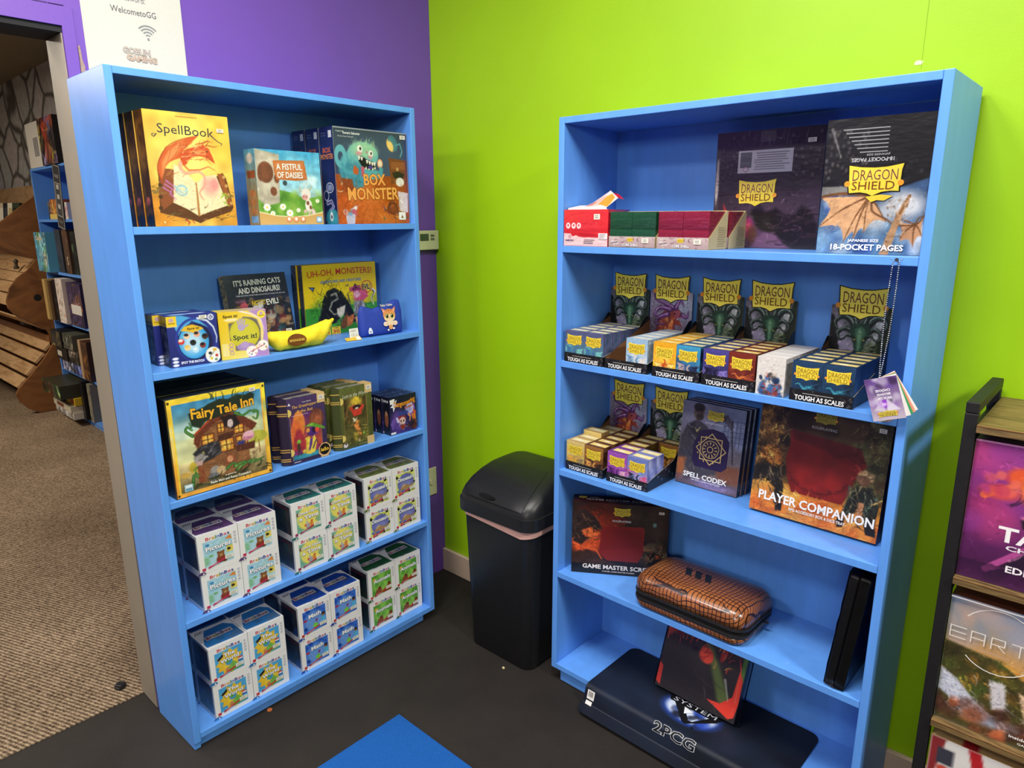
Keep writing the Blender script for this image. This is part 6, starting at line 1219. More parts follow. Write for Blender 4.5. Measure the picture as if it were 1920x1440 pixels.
mb = MB(); mb.box((cx + hw + .002, cy + .02, .028), (cx + hw + .014, cy + .028, .031)); mb.build('zip_pull', BLACKM, t, bevel=.001)
placeR(t, 4, .293, -.008, -.0)

# wrapped black sleeves standing at the right end
t = empty('wrapped_binder', 'black binders in crinkled clear wrap standing on edge at the right shelf end', 'binder')
mb = MB(); mb.box((0, .006, .0012), (.020, .205, .290), '16140F'); mb.build('binder_cover', plain('black_leatherette', '15130F', .45, .3, 40), t, bevel=.004)
mb = MB(); mb.box((.0215, .006, .0012), (.045, .205, .293), '16140F'); mb.build('binder_cover', plain('black_leatherette_2', '100F0D', .4, .3, 40), t, bevel=.004)
def clear():
    m, nt, b = new_mat('clear_wrap'); nt.nodes.remove(b); out = nt.nodes['Material Output']
    tr, gl, mx = N(nt, 'ShaderNodeBsdfTransparent'), N(nt, 'ShaderNodeBsdfGlossy'), N(nt, 'ShaderNodeMixShader')
    gl.inputs['Roughness'].default_value = .12; fr = N(nt, 'ShaderNodeFresnel'); fr.inputs['IOR'].default_value = 1.3
    bp = N(nt, 'ShaderNodeBump'); bp.inputs['Strength'].default_value = .7; bp.inputs['Distance'].default_value = .006; nt.links.new(noise(nt, 55, 4, vec=objco(nt)), bp.inputs['Height'])
    nt.links.new(bp.outputs[0], gl.inputs['Normal']); nt.links.new(fr.outputs[0], mx.inputs[0]); nt.links.new(tr.outputs[0], mx.inputs[1]); nt.links.new(gl.outputs[0], mx.inputs[2]); nt.links.new(mx.outputs[0], out.inputs['Surface']); return m
CLEAR = clear()
mb = MB(); r = random.Random(6); R_ = []
for z in np.linspace(.0006, .300, 12): R_.append([(x + r.uniform(-.0012, .0012), y + r.uniform(-.0012, .0012), z) for x, y in ((-.0015, .002), (.022, -.001), (.0465, .002), (.047, .208), (.022, .209), (-.0015, .208))])
mb.loft(R_); mb.build('clear_wrap', CLEAR, t)
mb = MB(); mb.add([(-.001, .001, .012), (.044, .001, .014), (.030, -.016, .002), (.012, -.024, -.010), (.022, -.008, .022)], [(0, 1, 4), (1, 2, 4), (2, 3, 4), (3, 0, 4)]); mb.build('wrap_corner', CLEAR, t)
t.matrix_world = FR @ Matrix.Translation((.8245, .006, ZR[4] + .0056)) @ Matrix.Rotation(.098, 4, 'Y')

# ---- bottom shelf: draped play mat and the wrapped folder
t = empty('play_mat', 'dark navy rubber play mat draped over the front of the bottom shelf', 'play mat')
Lm, Wm = .358, .615
def drape(s_):    # distance from the rear edge -> (y, z) in shelf frame
    flat_, R = .250, .018
    if s_ <= flat_: return .246 - s_, .0025
    s2 = s_ - flat_; arc = R * 1.30
    if s2 <= arc:
        q = s2 / R; return .246 - flat_ - R * math.sin(q), .0025 - R * (1 - math.cos(q))
    q = 1.30; y0, z0 = .246 - flat_ - R * math.sin(q), .0025 - R * (1 - math.cos(q)); s3 = s2 - arc
    if s3 < .042: return y0 - s3 * math.cos(q), z0 - s3 * math.sin(q)
    y1, z1 = y0 - .042 * math.cos(q), z0 - .042 * math.sin(q); s4 = s3 - .042
    return y1 - s4 * .96, max(-.064, z1 - s4 * .10)
a = Art(Wm, Lm, '10131E', cell=.004, seed=111); a.grad('121725', '0C0E15', 90).ell(.45, .35, .4, .3, '1A2438', .9, .8).blots(40, (0, 0, 1, 1), ['141B2C', '0B0D14', '1E2A40'], .05, .12, .9, .5).ell(.49, .555, .145, .165, '2A50BC', .3, .8)
a.ell(.49, .56, .125, .135, 'DCE8FA', .2, .95).blots(16, (.40, .42, .58, .6), ['16204A', '2A4AB0', '101628'], .014, .03, .6, .9)
a.vp([(.345, .665), (.64, .665), (.615, .585), (.37, .585)], '0C0C10').text('SYSTEM', .49, .625, .22, .048, 'D6DCE8', .0)
a.vp([(.395, .585), (.445, .585), (.505, .46), (.49, .405)], '0C0C10').vp([(.575, .585), (.62, .585), (.505, .40), (.488, .41), (.50, .45), (.525, .455)], '0C0C10').vp([(.45, .58), (.47, .50), (.50, .56)], 'F2F6FA').vp([(.545, .405), (.555, .395), (.545, .385), (.535, .395)], '0C0C10')
a.text('2PCG', .50, .245, .21, .08, '101116', .02, 'D2D6DE', .045, rot=0)
nv, nu = 60, 40
def matf(u, v, l):
    y, z = drape(Lm * (1 - v)); y2, z2 = drape(min(Lm, Lm * (1 - v) + .002)); ny, nz = (z2 - z), -(y2 - y); k = math.hypot(ny, nz) or 1
    rr = .030; x = Wm * u; sy = Lm * v
    if True:
        for cxx, sgn in ((rr, -1), (Wm - rr, 1)):
            for cyy, sg2 in ((rr, -1), (Lm - rr, 1)):
                if (x - cxx) * sgn > 0 and (sy - cyy) * sg2 > 0:
                    dx, dy = x - cxx, sy - cyy; m_ = max(abs(dx), abs(dy)); h_ = math.hypot(dx, dy) or 1
                    x, sy = cxx + dx * m_ / h_, cyy + dy * m_ / h_
        y, z = drape(Lm - sy)
    return (x, y + ny / k * l * .0 - .0 + (ny / k) * l, z + (nz / k) * l)
mb = MB(); mb.panel(a, matf, grid=True, lift=.0003)
nx_, ny_ = a.nx, a.ny; edge = [i for i in range(nx_)] + [j * nx_ + nx_ - 1 for j in range(1, ny_)] + [(ny_ - 1) * nx_ + i for i in range(nx_ - 2, -1, -1)] + [j * nx_ for j in range(ny_ - 2, 0, -1)]
bot = [(x, y + .0, z - .0022) for x, y, z in (mb.v[i] for i in edge)]; ne = len(edge)
mb.add([mb.v[i] for i in edge] + bot, [(k, k + ne, (k + 1) % ne + ne, (k + 1) % ne) for k in range(ne)], '08090C')
mb.build('rubber_mat', printed('printed_neoprene', .55, spec=.3), t)
s1 = MB(); st = Art(.030, .026, 'ECE8E4'); 
for k in range(9): st.vr(.15 + .08 * k, .3, .15 + .08 * k + (.03, .05, .02)[k % 3], .88, '55504C')
def onmat(u0, s0, w, h): return lambda u, v, l: matf(u0 + w * u, 1 - (s0 + h * (1 - v)) / Lm, .0008 + l)
s1.panel(st, onmat(.018, .272, .042, .028)); s1.build('barcode_sticker', PRINT, t)
s1 = MB(); st2 = Art(.022, .014, 'ECE8E4'); st2.small(.1, .1, .9, .9, 2, '8A8682'); s1.panel(st2, onmat(.018, .305, .036, .015)); s1.build('price_sticker', PRINT, t)
placeR(t, 5, .155, 0, -.006, dz=.0005)
t = empty('card_binder', 'black and red card binder in clear wrap leaning inside the bottom shelf', 'binder')
a = Art(.258, .262, '1A1818', seed=115)
a.grad('2A2824', '3A3830', 60).ell(.55, .62, .2, .3, '3A3A34', .8, .7).poly([(.50, .70), (.60, .66), (.90, .20), (.82, .12), (.76, .16)], '6A8040', .05, .9).strokes(36, (.02, .52, .34, 1), ['F0583A', 'F0684A', 'B83A28', 'E04A30'], .26, .012, 88, .9, .05).poly([(.02, .62), (.32, .74), (.40, .98), (.02, .98)], 'D84A32', .05, .6).blots(24, (.04, .55, .42, 1), ['1A1614', 'D24A32', '6A1E16'], .03, .06, .5, .8).strokes(20, (.30, .6, .52, .95), ['D24A32', '1A1614'], .10, .018, 60, .9)
a.ell(.53, .56, .085, .09, 'F0583C', .25, 1, .5).strokes(14, (.45, .48, .61, .64), ['8A241A', 'E86A4E'], .06, .012, 50, .8).ell(.73, .66, .035, .10, 'B83E2C', .4, 1, -.2).strokes(12, (.64, .46, .80, .76), ['C8442E', '5A1E16', 'D8A050'], .10, .014, 70, .9)
a.poly([(.64, .12), (.80, .14), (.92, .26), (.94, .56), (.90, .70), (.99, .50), (1, .22), (.98, .06), (.92, .02)], 'F04A34', .006).line([(.96, .22), (.95, .50)], .010, 'F07A62', .004).line([(.96, .16), (.94, .04)], .010, 'EE6A52', .004).poly([(.96, .95), (1, .95), (1, .45), (.95, .55)], '5A8A3E', .02).poly([(0, .05), (.06, .02), (.05, .24), (0, .28)], 'C23A2C', .01).strokes(12, (.35, .05, .8, .5), ['4A4842', '6A675E', '33312C'], .2, .012, -45, .5).line([(.80, .40), (.88, .20)], .03, 'D8DCD8', .01, .6).line([(.02, .96), (.05, .80)], .014, 'F2F2F2', .006, .7)
o = boxed('cover', .258, .022, .262, a, Art(.022, .262, '141212'), None, Art(.022, .262, '0C0C0C'), col='0C0C0D', mat=WRAP, parent=t)
mb = MB(); R_ = []
for z in (0, .09, .18, .266): R_.append([(-.003, -.0025, z), (.13, -.004, z), (.261, -.0025, z), (.270, .012, z), (.262, .0245, z), (-.003, .0245, z)])
mb.loft(R_, cap=(False, False)); mb.build('clear_wrap', CLEAR, t)
placeR(t, 5, .318, .112, -.02, .36, .022, dz=.0058)

# ---- sample cards on a bead chain
t = empty('sample_cards', 'fan of purple sample cards hanging on a silver bead chain from the top shelf', 'sample cards')
mb = MB(); mb.tube([(0, .0005, 0), (0, -.006, .002)], [.0022, .0022], 8); mb.tube([(0, -.006, .002), (0, -.007, .002)], [.004, .004], 8); mb.build('nail', plain('nail_steel', '8A8A8C', .3, metal=1), t)
mb = MB()
def bead(p, r=.00185):
    V = []; x, y, z = p
    for q in (-.75, 0, .75): V += [(x + r * math.cos(q) * math.cos(k * PI / 3), y + r * math.cos(q) * math.sin(k * PI / 3), z + r * math.sin(q)) for k in range(6)]
    mb.add(V, [(j * 6 + k, j * 6 + (k + 1) % 6, (j + 1) * 6 + (k + 1) % 6, (j + 1) * 6 + k) for j in range(2) for k in range(6)] + [tuple(range(6))[::-1], tuple(range(12, 18))])
n = 58
for sgn in (-1, 1):
    for k in range(n):
        q = k / (n - 1); x = sgn * (.0055 * (1 - q) + .0035 * math.sin(q * PI)) + .003 * q + (.004 * sgn if k == 0 else 0); bead((x - .004 * q, -.0075 - .014 * q, .003 - .246 * q))
mb.build('bead_chain', plain('chain_steel', 'B8B8BA', .25, metal=1), t, smooth=True)
ca = Art(.062, .088, 'C8BCC8', seed=120); ca.grad('5A3A7A', 'C4B6C4', 90).blots(24, (.05, 0, .95, .7), ['6A4A9A', 'D8D0E0', '2A1A3A', '8A5AB8'], .08, .16, .8, .7).ell(.55, .62, .16, .10, '8A3AC0', .5).ell(.55, .63, .07, .04, 'D8B0F0', .5).poly([(.1, .78), (.45, .5), (.5, .8)], 'E6E0EC', .04, .8).poly([(.9, .75), (.6, .5), (.55, .8)], 'E6E0EC', .04, .6)
ca.text('PICK UP', .5, .48, .42, .055, 'F6F2F8', .04).text('BROWSE', .5, .39, .42, .055, 'F6F2F8', .04).text('CHOOSE', .5, .30, .46, .06, 'F6F2F8', .04)
ds(ca, .5, .85, .60, .15, 'D8C24A', '6A5A1E', full=False, out=False)
for k, (rz, col) in enumerate(((.33, None), (.44, 'E8E2DE'), (.50, '3E9A5E'), (.56, 'E8967A'), (.62, 'F0E6E0'))):
    mb = MB(); A_ = ca if k == 0 else Art(.062, .088, col)
    if k == 0: A_2 = Art(.062, .088); A_2.px, A_2.painted, A_2.nx, A_2.ny = A_.px[::-1, ::-1], True, A_.nx, A_.ny; A_2.vec = [((1 - P_), F_, c_) for P_, F_, c_ in A_.vec]; A_ = A_2
    if k == 0: mb.panel(A_, lambda u, v, l: (-.031 + .062 * u, -l, -.083 + .088 * v)); mb.box((-.031, .0002, -.083), (.031, .0009, .005), 'E6DEE4')
    else: mb.box((-.031, 0, -.083), (.031, .0008, .005), col)
    c = mb.build('sample_card', PRINT, t); c['label'] = ('purple card printed upside down', 'white card', 'green edged card', 'salmon card', 'pale card')[k]
    c.location = (.002, -.0245 + .0016 * k, -.2395); c.rotation_euler = (0, -rz, 0)
put(t, FR, .872, -.0022, 1.3865)
# ================================================================ rustic rack at the right edge
WOODR = wood_mat('rustic_brown_board', '35250F', '78603A', (3, 22, 22), .5, 2.2)
EDGE = wood_mat('pale_board_edge', 'A87A44', '6A4422', (3, 30, 30), .5, 2)
t = empty('storage_rack', 'black steel and rustic wood storage rack at the right edge of the photo', 'rack')
t.location = (1.847, -.305, .001)
RW, RD, RH = .62, .28, 1.128
def tub(lo, hi, nm='frame_bar'):
    mb = MB(); mb.box(lo, hi); mb.build(nm, BLACKM, t, bevel=.002)
s = .022
for x in (0, RW - s):
    tub((x, 0, 0), (x + s, s, RH - s), 'post'); tub((x, RD - s, 0), (x + s, RD, RH - s), 'post'); tub((x, 0, RH - s + .0002), (x + s, RD, RH), 'top_bar')
    for z in (1.062, .746, .416, .10): tub((x + .002, s + .0003, z - .02), (x + s - .002, RD - s - .0003, z), 'side_bar')
for z in (1.087, .771, .441, .125):
    mb = MB(); mb.box((.016 if False else s + .0004, -.006, z - .016), (RW - s - .0004, RD + .002, z)); b = mb.build('shelf_board', WOODR, t, bevel=.0012)
    mb = MB(); mb.box((s + .001, -.0068, z - .0022), (RW - s - .001, -.0061, z - .0004)); mb.build('worn_edge', EDGE, b)
FK = Matrix.Translation((1.847, -.305, 0))
a = Art(.26, .285, '8A2A7A', cell=.002, seed=131)
a.grad('3E1440', 'A03A8E', 90).blots(18, (0, .4, .7, 1), ['C24A8E', '8A3A9A', 'B05AA8', 'A02A5E'], .08, .18, .9, .6).ell(.32, .78, .10, .07, 'E0562E', .5).ell(.36, .72, .05, .10, 'E8743A', .7).ell(.20, .66, .12, .05, 'D04A4A', .7).line([(.10, .62), (.30, .74), (.40, .80)], .05, 'D8603A', .02).blots(12, (.05, .62, .3, .78), ['E86A5A', 'C23A5A', 'B03A7A'], .02, .05, .5, .8)
a.poly([(.55, .95), (.62, .82), (.76, .72), (1, .7), (1, 1)], '3A1A3E', .02).poly([(.34, .52), (.52, .60), (.80, .66), (1, .6), (1, .45), (.62, .44), (.36, .46)], 'C86A9A', .02).poly([(.34, .50), (.60, .54), (.78, .50), (.60, .44), (.36, .44)], '1E1222', .02).poly([(.16, .02), (.22, .16), (.46, .36), (.72, .48), (1, .44), (1, .16), (.6, .24), (.34, .12), (.26, 0)], '2A1430', .02).line([(.18, .10), (.44, .34), (.70, .46)], .05, 'B04A8E', .02).grad('4A1A4A', '2A0E2E', 90, (0, 0, 1, .14), .6).strokes(30, (.2, 0, 1, .6), ['D88AB8', '1A0E1E', '8A3A7A'], .14, .016, 35, .6)
a.detail(300, (0, 0, 1, 1), .05, .010, .25).text('TAVERN', .59, .375, .74, .11, 'F8F4F4', .05).text('CHRONICLES', .58, .285, .60, .035, 'EDE6EC', .03).text('EDITION', .47, .135, .34, .05, 'F6F0F4', .05).vr(0, .988, 1, 1, 'D890C4')
o = boxed('game_box', .26, .07, .285, a, Art(.07, .285, '3A1838'), Art(.26, .07, '4A1A48'), col='2A1028'); put(o, FK, .0235, .010, .7727)
tag(o, 'magenta game box with a dark clad figure on the top bay of the rack', 'game box')
a = Art(.19, .285, '7A8AA0', cell=.0018, seed=133)
a.grad('D8A05A', '6E86A8', 90, (0, .58, 1, 1)).blots(18, (0, .62, 1, 1), ['B8A8A8', '7A92B4', 'D8A88A', '8A98B4'], .08, .2, .9, .5).poly([(0, .64), (.5, .60), (1, .50), (1, 0), (0, 0)], '4A4420', .03).blots(34, (0, .30, 1, .60), ['2E2A16', '6A6424', '9A6A2A', 'B87A2E', '3A3A1A', '4A5A22'], .04, .10, .8, .75).poly([(.5, .60), (1, .55), (1, .49), (.7, .52)], 'E0A24A', .03)
a.poly([(0, .42), (.16, .36), (.34, .24), (.52, .16), (.5, .10), (.2, .16), (0, .24)], 'C8CCDC', .03).poly([(.44, .44), (.58, .44), (.62, .24), (.50, .22)], 'D8D2D6', .03).poly([(.70, .42), (.80, .40), (.92, .22), (.8, .18)], 'E6BE96', .03).ell(.5, .12, .3, .05, 'A8B0C8', .8, .9).blots(26, (0, 0, 1, .22), ['7A4028', 'C8603A', '3A2420', 'E07A4A', '5A3428'], .05, .12, .7, .75).strokes(36, (0, .12, .9, .44), ['F2EEF0', 'B0B8D0', '6A5A4A'], .14, .014, -40, .6).strokes(20, (.1, .3, .9, .56), ['E09A3A', '2A2412', 'C8B04A'], .1, .018, -50, .7)
a.detail(700, (0, 0, 1, .62), .05, .010, .45)
for k in range(26):
    q0, q1 = 2.55 - k * .19, 2.55 - (k + 1) * .19
    a.vp([(.46 + r_ * math.cos(q), .735 + r_ * .667 * math.sin(q)) for r_, q in ((.36, q0), (.36, q1), (.35, q1), (.35, q0))], 'F2ECE4')
def bar(u0, v0, u1, v1): a.vr(u0, v0, u1, v1, 'F4EEE6')
T, v0, v1 = .009, .685, .775
bar(.03, v0, .03 + T, v1); [bar(.03, v, .18, v + .006) for v in (v0, .727, v1 - .006)]
bar(.22, v0, .22 + T, v1); bar(.34, v0, .34 + T, v1); bar(.22, v1 - .006, .35, v1); bar(.22, .722, .35, .728)
bar(.40, v0, .40 + T, v1); bar(.40, v1 - .006, .52, v1); bar(.40, .722, .52, .728); bar(.515, .722, .515 + T, v1); a.vp([(.46, .722), (.47, .722), (.535, v0), (.522, v0)], 'F4EEE6')
bar(.575, v1 - .006, .72, v1); bar(.645, v0, .645 + T, v1); bar(.77, v0, .77 + T, v1); bar(.90, v0, .90 + T, v1); bar(.77, .724, .905, .730)
a.text('inside up', .80, .085, .24, .03, 'F4EEE8', .04).text('GAMES', .83, .05, .14, .016, 'F4EEE8', .02).small(.30, .645, .62, .66, 1, 'C8A890').vr(0, .99, 1, 1, 'E6E2E2')
o = boxed('game_box', .19, .09, .285, a, Art(.09, .285, '5A3A2A'), Art(.19, .09, '6A3A2A'), col='4A2E22'); put(o, FK, .0235, .011, .4427)
tag(o, 'game box with a waterfall landscape on the middle bay of the rack', 'game box')
a = Art(.28, .275, 'E6E2DC', cell=.004, seed=135)
a.poly([(.0, 1), (.10, 1), (.02, .5), (0, .5)], '8A2A2E', .01).poly([(.24, 1), (.32, 1), (.46, .45), (.40, .3)], 'B82028', .01).poly([(0, .55), (.30, .30), (.36, .2), (.2, .3), (0, .45)], 'A01E26', .01).rect(.05, .78, .16, .92, '3A3A46').ell(.10, .74, .04, .03, 'C84A3A', .3).rect(.08, .62, .17, .72, '2A3A6A')
a.text('The', .36, .72, .12, .07, '1A1A1E', .05).ring(.58, .72, .10, .10, .05, '16161A').text('UNDEAD', .62, .50, .5, .12, '1A1A1E', .06)
tp = Art(.28, .10, 'B8925E', cell=.004); tp.grad('C2A070', 'A88250', 0).rect(.20, 0, .30, 1, 'A01E26').text('jumping', .09, .5, .12, .3, '1A1414', .02).text('UNDEAD', .60, .55, .34, .5, '16110E', .06, skew=.3)
o = boxed('game_box', .28, .10, .275, a, Art(.10, .275, '7A2A2A'), tp, col='B8B0A6'); put(o, FK, .0265, .004, .1267)
tag(o, 'white and red game box with a tan top on the lower bay of the rack', 'game box')

# ================================================================ the room beyond the doorway
FF = mkframe((-4.09, -.292, .005), (1, -.02, 0), (0, 0, 1))
ZF = [1.484, 1.113, .752, .374, .055]
bookcase(FF, .95, .286, 1.842, ZF, 'blue bookcase full of games in the far room beyond the doorway', 9)
def far(nm, w, d, h, col, x, z, y=.01, rz=0, cat='game box', band=None, left=None, lean=0, strokes_=None, seed=0, txt=None, name='game_box'):
    a = Art(w, h, col, cell=.008, seed=seed)
    if strokes_: a.blots(12, (0, 0, 1, 1), strokes_, .08, .25, .6, .8); a.strokes(12, (0, 0, 1, 1), strokes_, .3, .07, None, .8)
    if strokes_: a.detail(70, (0, 0, 1, 1), .3, .06, .6, seed)
    if band: a.vr(*band)
    if txt: a.text(*txt)
    o = boxed(name, w, d, h, a, left and Art(d, h, left), Art(w, d, col), col=col); put(o, FF, x, y, z + .0008, rz, lean, d); return tag(o, nm, cat)
TOPZ = 1.842
far('white game box with a grey block picture on top of the far bookcase', .36, .06, .30, 'DCD8CC', .04, TOPZ, .0, strokes_=None, txt=('IIII', .62, .45, .30, .42, '55555A', .08))
far('dark game box with yellow and red art on top of the far bookcase', .36, .05, .30, '2A2622', .42, TOPZ, -.0145, strokes_=['D8B83A', '8A7AB0', 'D84A2A', '1A1818', 'E0603A'], seed=2)
mb = MB(); ba = Art(.16, .43, '3A3B3C', cell=.02); ba.vr(.04, .02, .96, .98, 'B9B8B2').vr(.08, .03, .92, .97, '3A3B3C').vr(.16, .20, .84, .72, 'A8A7A2').vr(.20, .215, .80, .705, '454647')
for k in range(3): ba.vr(.34, .62 - .15 * k, .66, .69 - .15 * k, 'C2C1BA')
ba.text('RULES', .5, .82, .5, .05, 'A8A8A2', .04).text('RETURN', .5, .12, .5, .04, '8A8A86', .04)
mb.box((0, 0, 0), (.16, .002, .43), '3A3B3C', skip='F'); mb.face(ba, (0, 0, 0), (.16, 0, 0), (0, 0, .43), (0, -1, 0)); o = mb.build('sign_card', PRINT)
o.matrix_world = FF @ Matrix.Translation((.52, -.0045, 1.43)) @ Matrix.Rotation(.16, 4, 'Y'); tag(o, 'tall grey sign card hanging tilted over the top bay of the far bookcase', 'sign')
far('black game box with pale lettering in the top bay of the far bookcase', .17, .15, .125, '1C1818', .07, ZF[0], .06, strokes_=['5A4A3A', '2A2020', '8A7A5A'], seed=3)
far('long flat yellow and lilac game box lying in the top bay of the far bookcase', .40, .13, .036, 'D8B8D8', .26, ZF[0], .02, band=(0, 0, .5, 1, 'E6C86A'))
far('orange game box standing on the flat lilac box in the far bookcase', .19, .10, .10, 'B85A2A', .255, ZF[0] + .0375, .03, strokes_=['E08A3A', '7A3A1E', 'E8B86A'], seed=4)
far('white card box with red marks in the top bay of the far bookcase', .08, .05, .11, 'EDE6E0', .67, ZF[0], .005, strokes_=['B82A3A', 'EDE6E0', 'EDE6E0'], seed=5)
far('square game box with an island and blue sky, second bay of the far bookcase', .29, .07, .28, '5AA8CC', .035, ZF[1], -.05, rz=0, left='E9E6DE', strokes_=['8AB84A', '5AA8CC', '3A7A9A', 'D8D8D0', '7AC0DC'], seed=6, txt=('Catan', .42, .86, .6, .12, 'F0E6C8', .04, '1A1A1E', .05))
far('thick charcoal game box standing in the second bay of the far bookcase', .13, .24, .30, '3A3A3E', .33, ZF[1], .01, strokes_=['3A3A3E', '4A4A50', '5A4A6A'], seed=7)
far('black game box between the charcoal and brown ones in the far bookcase', .07, .22, .29, '121214', .47, ZF[1], .03)
far('brown game box with a white spine title in the far bookcase', .12, .24, .30, '5A4230', .55, ZF[1], .0, txt=('S', .5, .3, .2, .2, 'D8C8A8', .03), strokes_=['6A4A34', '3A2A20'], seed=8)
far('black and green game box at the right of the second bay, far bookcase', .11, .24, .29, '1A201C', .685, ZF[1], .012, strokes_=['1A1A1A', '7AA06A', '2A2A2A'], seed=9)
far('tan game box at the left end of the third bay, far bookcase', .07, .25, .30, 'C8A868', .035, ZF[2], -.045)
far('brown striped game box beside the tan one in the far bookcase', .07, .24, .29, '4A3420', .113, ZF[2], -.03, strokes_=['6A4A2A', '2A1E14'], seed=11)
far('black game box with pale lettering in the third bay of the far bookcase', .12, .24, .30, '17171A', .19, ZF[2], -.02, strokes_=['17171A', '5A5A5A', '17171A'], seed=12)
far('white game box with orange splashes in the third bay of the far bookcase', .16, .25, .32, 'E9DCD0', .32, ZF[2], -.03, strokes_=['D8602A', 'E9DCD0', 'E9DCD0', 'E9DCD0'], seed=13)
far('purple game box with white labels in the third bay of the far bookcase', .32, .20, .30, '3E3050', .50, ZF[2], -.01, strokes_=['4A3A62', '8A5A2A', '2A2038'], seed=14, band=(.2, .28, .9, .5, 'E4E2D8'))
far('blue flat game box at the bottom of the fourth bay stack, far bookcase', .50, .22, .085, '2A3A86', .09, ZF[3], -.01, strokes_=['3A4AA0', 'C8C8D8', '1E2A5A'], seed=15)
far('black game box with white sticker lying on the blue box, far bookcase', .27, .22, .10, '1A1816', .07, ZF[3] + .0865, -.03, left='3A3A30', band=(.1, .2, .5, .6, 'D8D2C4'))
far('black game box with grey picture lying on the blue box, far bookcase', .24, .22, .105, '201E1C', .35, ZF[3] + .0865, -.02, strokes_=['8A8478', '2A2826', '5A4A3A'], seed=17)
far('black game box on top of the fourth bay stack in the far bookcase', .26, .24, .115, '1C1B18', .06, ZF[3] + .188, -.05, left='4A4A36', strokes_=['5A4A2A', '1C1B18', '3A362A'], seed=18)
far('olive grey game box on top of the fourth bay stack, far bookcase', .23, .24, .11, '5A5A4C', .335, ZF[3] + .193, -.04, strokes_=['7A7A6A', '2A2A24'], seed=19)
far('pale brown game box upright in the fourth bay of the far bookcase', .06, .24, .28, 'B89A78', .61, ZF[3], -.02)
far('dark brown game box upright at the right of the fourth bay, far bookcase', .13, .24, .28, '4A2E1C', .68, ZF[3], -.02, strokes_=['8A5A2A', '2A1810', 'B87A3A'], seed=21)
far('lowest white game box of the floor stack in the far bookcase', .46, .26, .052, 'E2DCC8', .06, ZF[4], -.09, left='E8E4D6', strokes_=['E2DCC8', 'C8BCA0'], seed=22)
far('second white game box of the floor stack in the far bookcase', .44, .26, .048, 'D8D0B8', .07, ZF[4] + .0535, -.10, left='DCD4BE', band=(.2, .2, .6, .8, '7A4A3A'))
far('yellow game box on the white boxes of the floor stack, far bookcase', .22, .18, .055, 'E2C22A', .30, ZF[4] + .1025, -.07, band=(.5, .15, .9, .85, 'B83A1E'))
far('brown game box on the white boxes of the floor stack, far bookcase', .20, .20, .055, '6A4A3A', .08, ZF[4] + .1025, -.09)
far('large game box with an ornate green lid topping the floor stack, far bookcase', .46, .30, .10, '3A3A2A', .04, ZF[4] + .159, -.15, left='4A2E1C', strokes_=['2A6A2E', 'B83A26', 'C89A4A', '2A2A20'], seed=26)
far('black game box upright beside the floor stack in the far bookcase', .055, .24, .29, '18171A', .540, ZF[4], -.03)
far('cream game box upright at the right end of the floor bay, far bookcase', .07, .24, .28, '8A8674', .63, ZF[4], -.01, strokes_=['B0A890', '4A4438'], seed=28)

# ---- tiered wooden display
WOODP = wood_mat('tan_display_planks', '9A7448', 'C4A074', (1.2, 9, 9), .5, 1.6)
WOODE = wood_mat('brown_plywood_panel', '5E3A1C', '8C5C30', (6, 1.6, 2.4), .5, 1.8)
t = empty('wooden_display', 'tiered wooden plank display with brown plywood end panel in the far room', 'display stand')
OUT = [(-.04, 1.78), (-.198, 1.771), (-.258, 1.661), (-.493, 1.474), (-.575, 1.405), (-.562, 1.30), (-.524, 1.255), (-.310, 1.195), (-.377, 1.114), (-.454, 1.059), (-.508, .987), (-.540, .90), (-.538, .84), (-.505, .79), (-.31, .65), (-.285, .58), (-.293, .526), (-.357, .433), (-.455, .325), (-.561, .217), (-.582, .18), (-.568, .12), (-.513, .05), (-.44, .006), (-.04, .006)]
mb = MB(); mb.prism(OUT, 'x', -4.265, -4.243); pan = mb.build('end_panel', WOODE, t, bevel=.003)
mb = MB(); mb.prism(OUT, 'x', -6.30, -6.278); mb.build('end_panel', WOODE, t, bevel=.003)
mb = MB(); mb.add([(-4.2425, -.337 + .026 * math.cos(q), .904 + .026 * math.sin(q)) for q in np.linspace(0, 2 * PI, 18, False)], [tuple(range(18))]); mb.build('hole', plain('dark_hole', '120D09', .9), pan)
def plank(y0, z0, y1, z1, th=.016):
    dy, dz = y1 - y0, z1 - z0; k = math.hypot(dy, dz); ny, nz = dz / k * th, -dy / k * th
    mb = MB(); mb.prism([(y0, z0), (y1, z1), (y1 - ny, z1 - nz), (y0 - ny, z0 - nz)] if False else [(y0, z0), (y1, z1), (y1 - ny * -1 * -1, z1 - nz), (y0 - ny, z0 - nz)], 'x', -6.277, -4.2655); mb.build('plank', WOODP, t, bevel=.002)
for q in ((-.225, 1.22, -.32, 1.165), (-.322, 1.160, -.385, 1.098), (-.387, 1.093, -.455, 1.035), (-.457, 1.028, -.505, .955), (-.506, .945, -.532, .86)): plank(*q)
plank(-.50, .77, -.30, .64, .012)
for k in range(4):
    y0, z0 = -.285 - .071 * k, .560 - .088 * k; plank(y0, z0, y0 - .068, z0 - .066, .022)
mb = MB(); mb.box((-6.277, -.075, .9), (-4.2655, -.045, 1.77)); mb.build('back_board', WOODP, t)
plank(-.08, 1.41, -.46, 1.40, .016); plank(-.47, 1.445, -.545, 1.395, .016)
mb = MB(); mb.box((-6.277, -.30, .10), (-4.2655, -.27, .60)); mb.build('riser_board', WOODE, t)
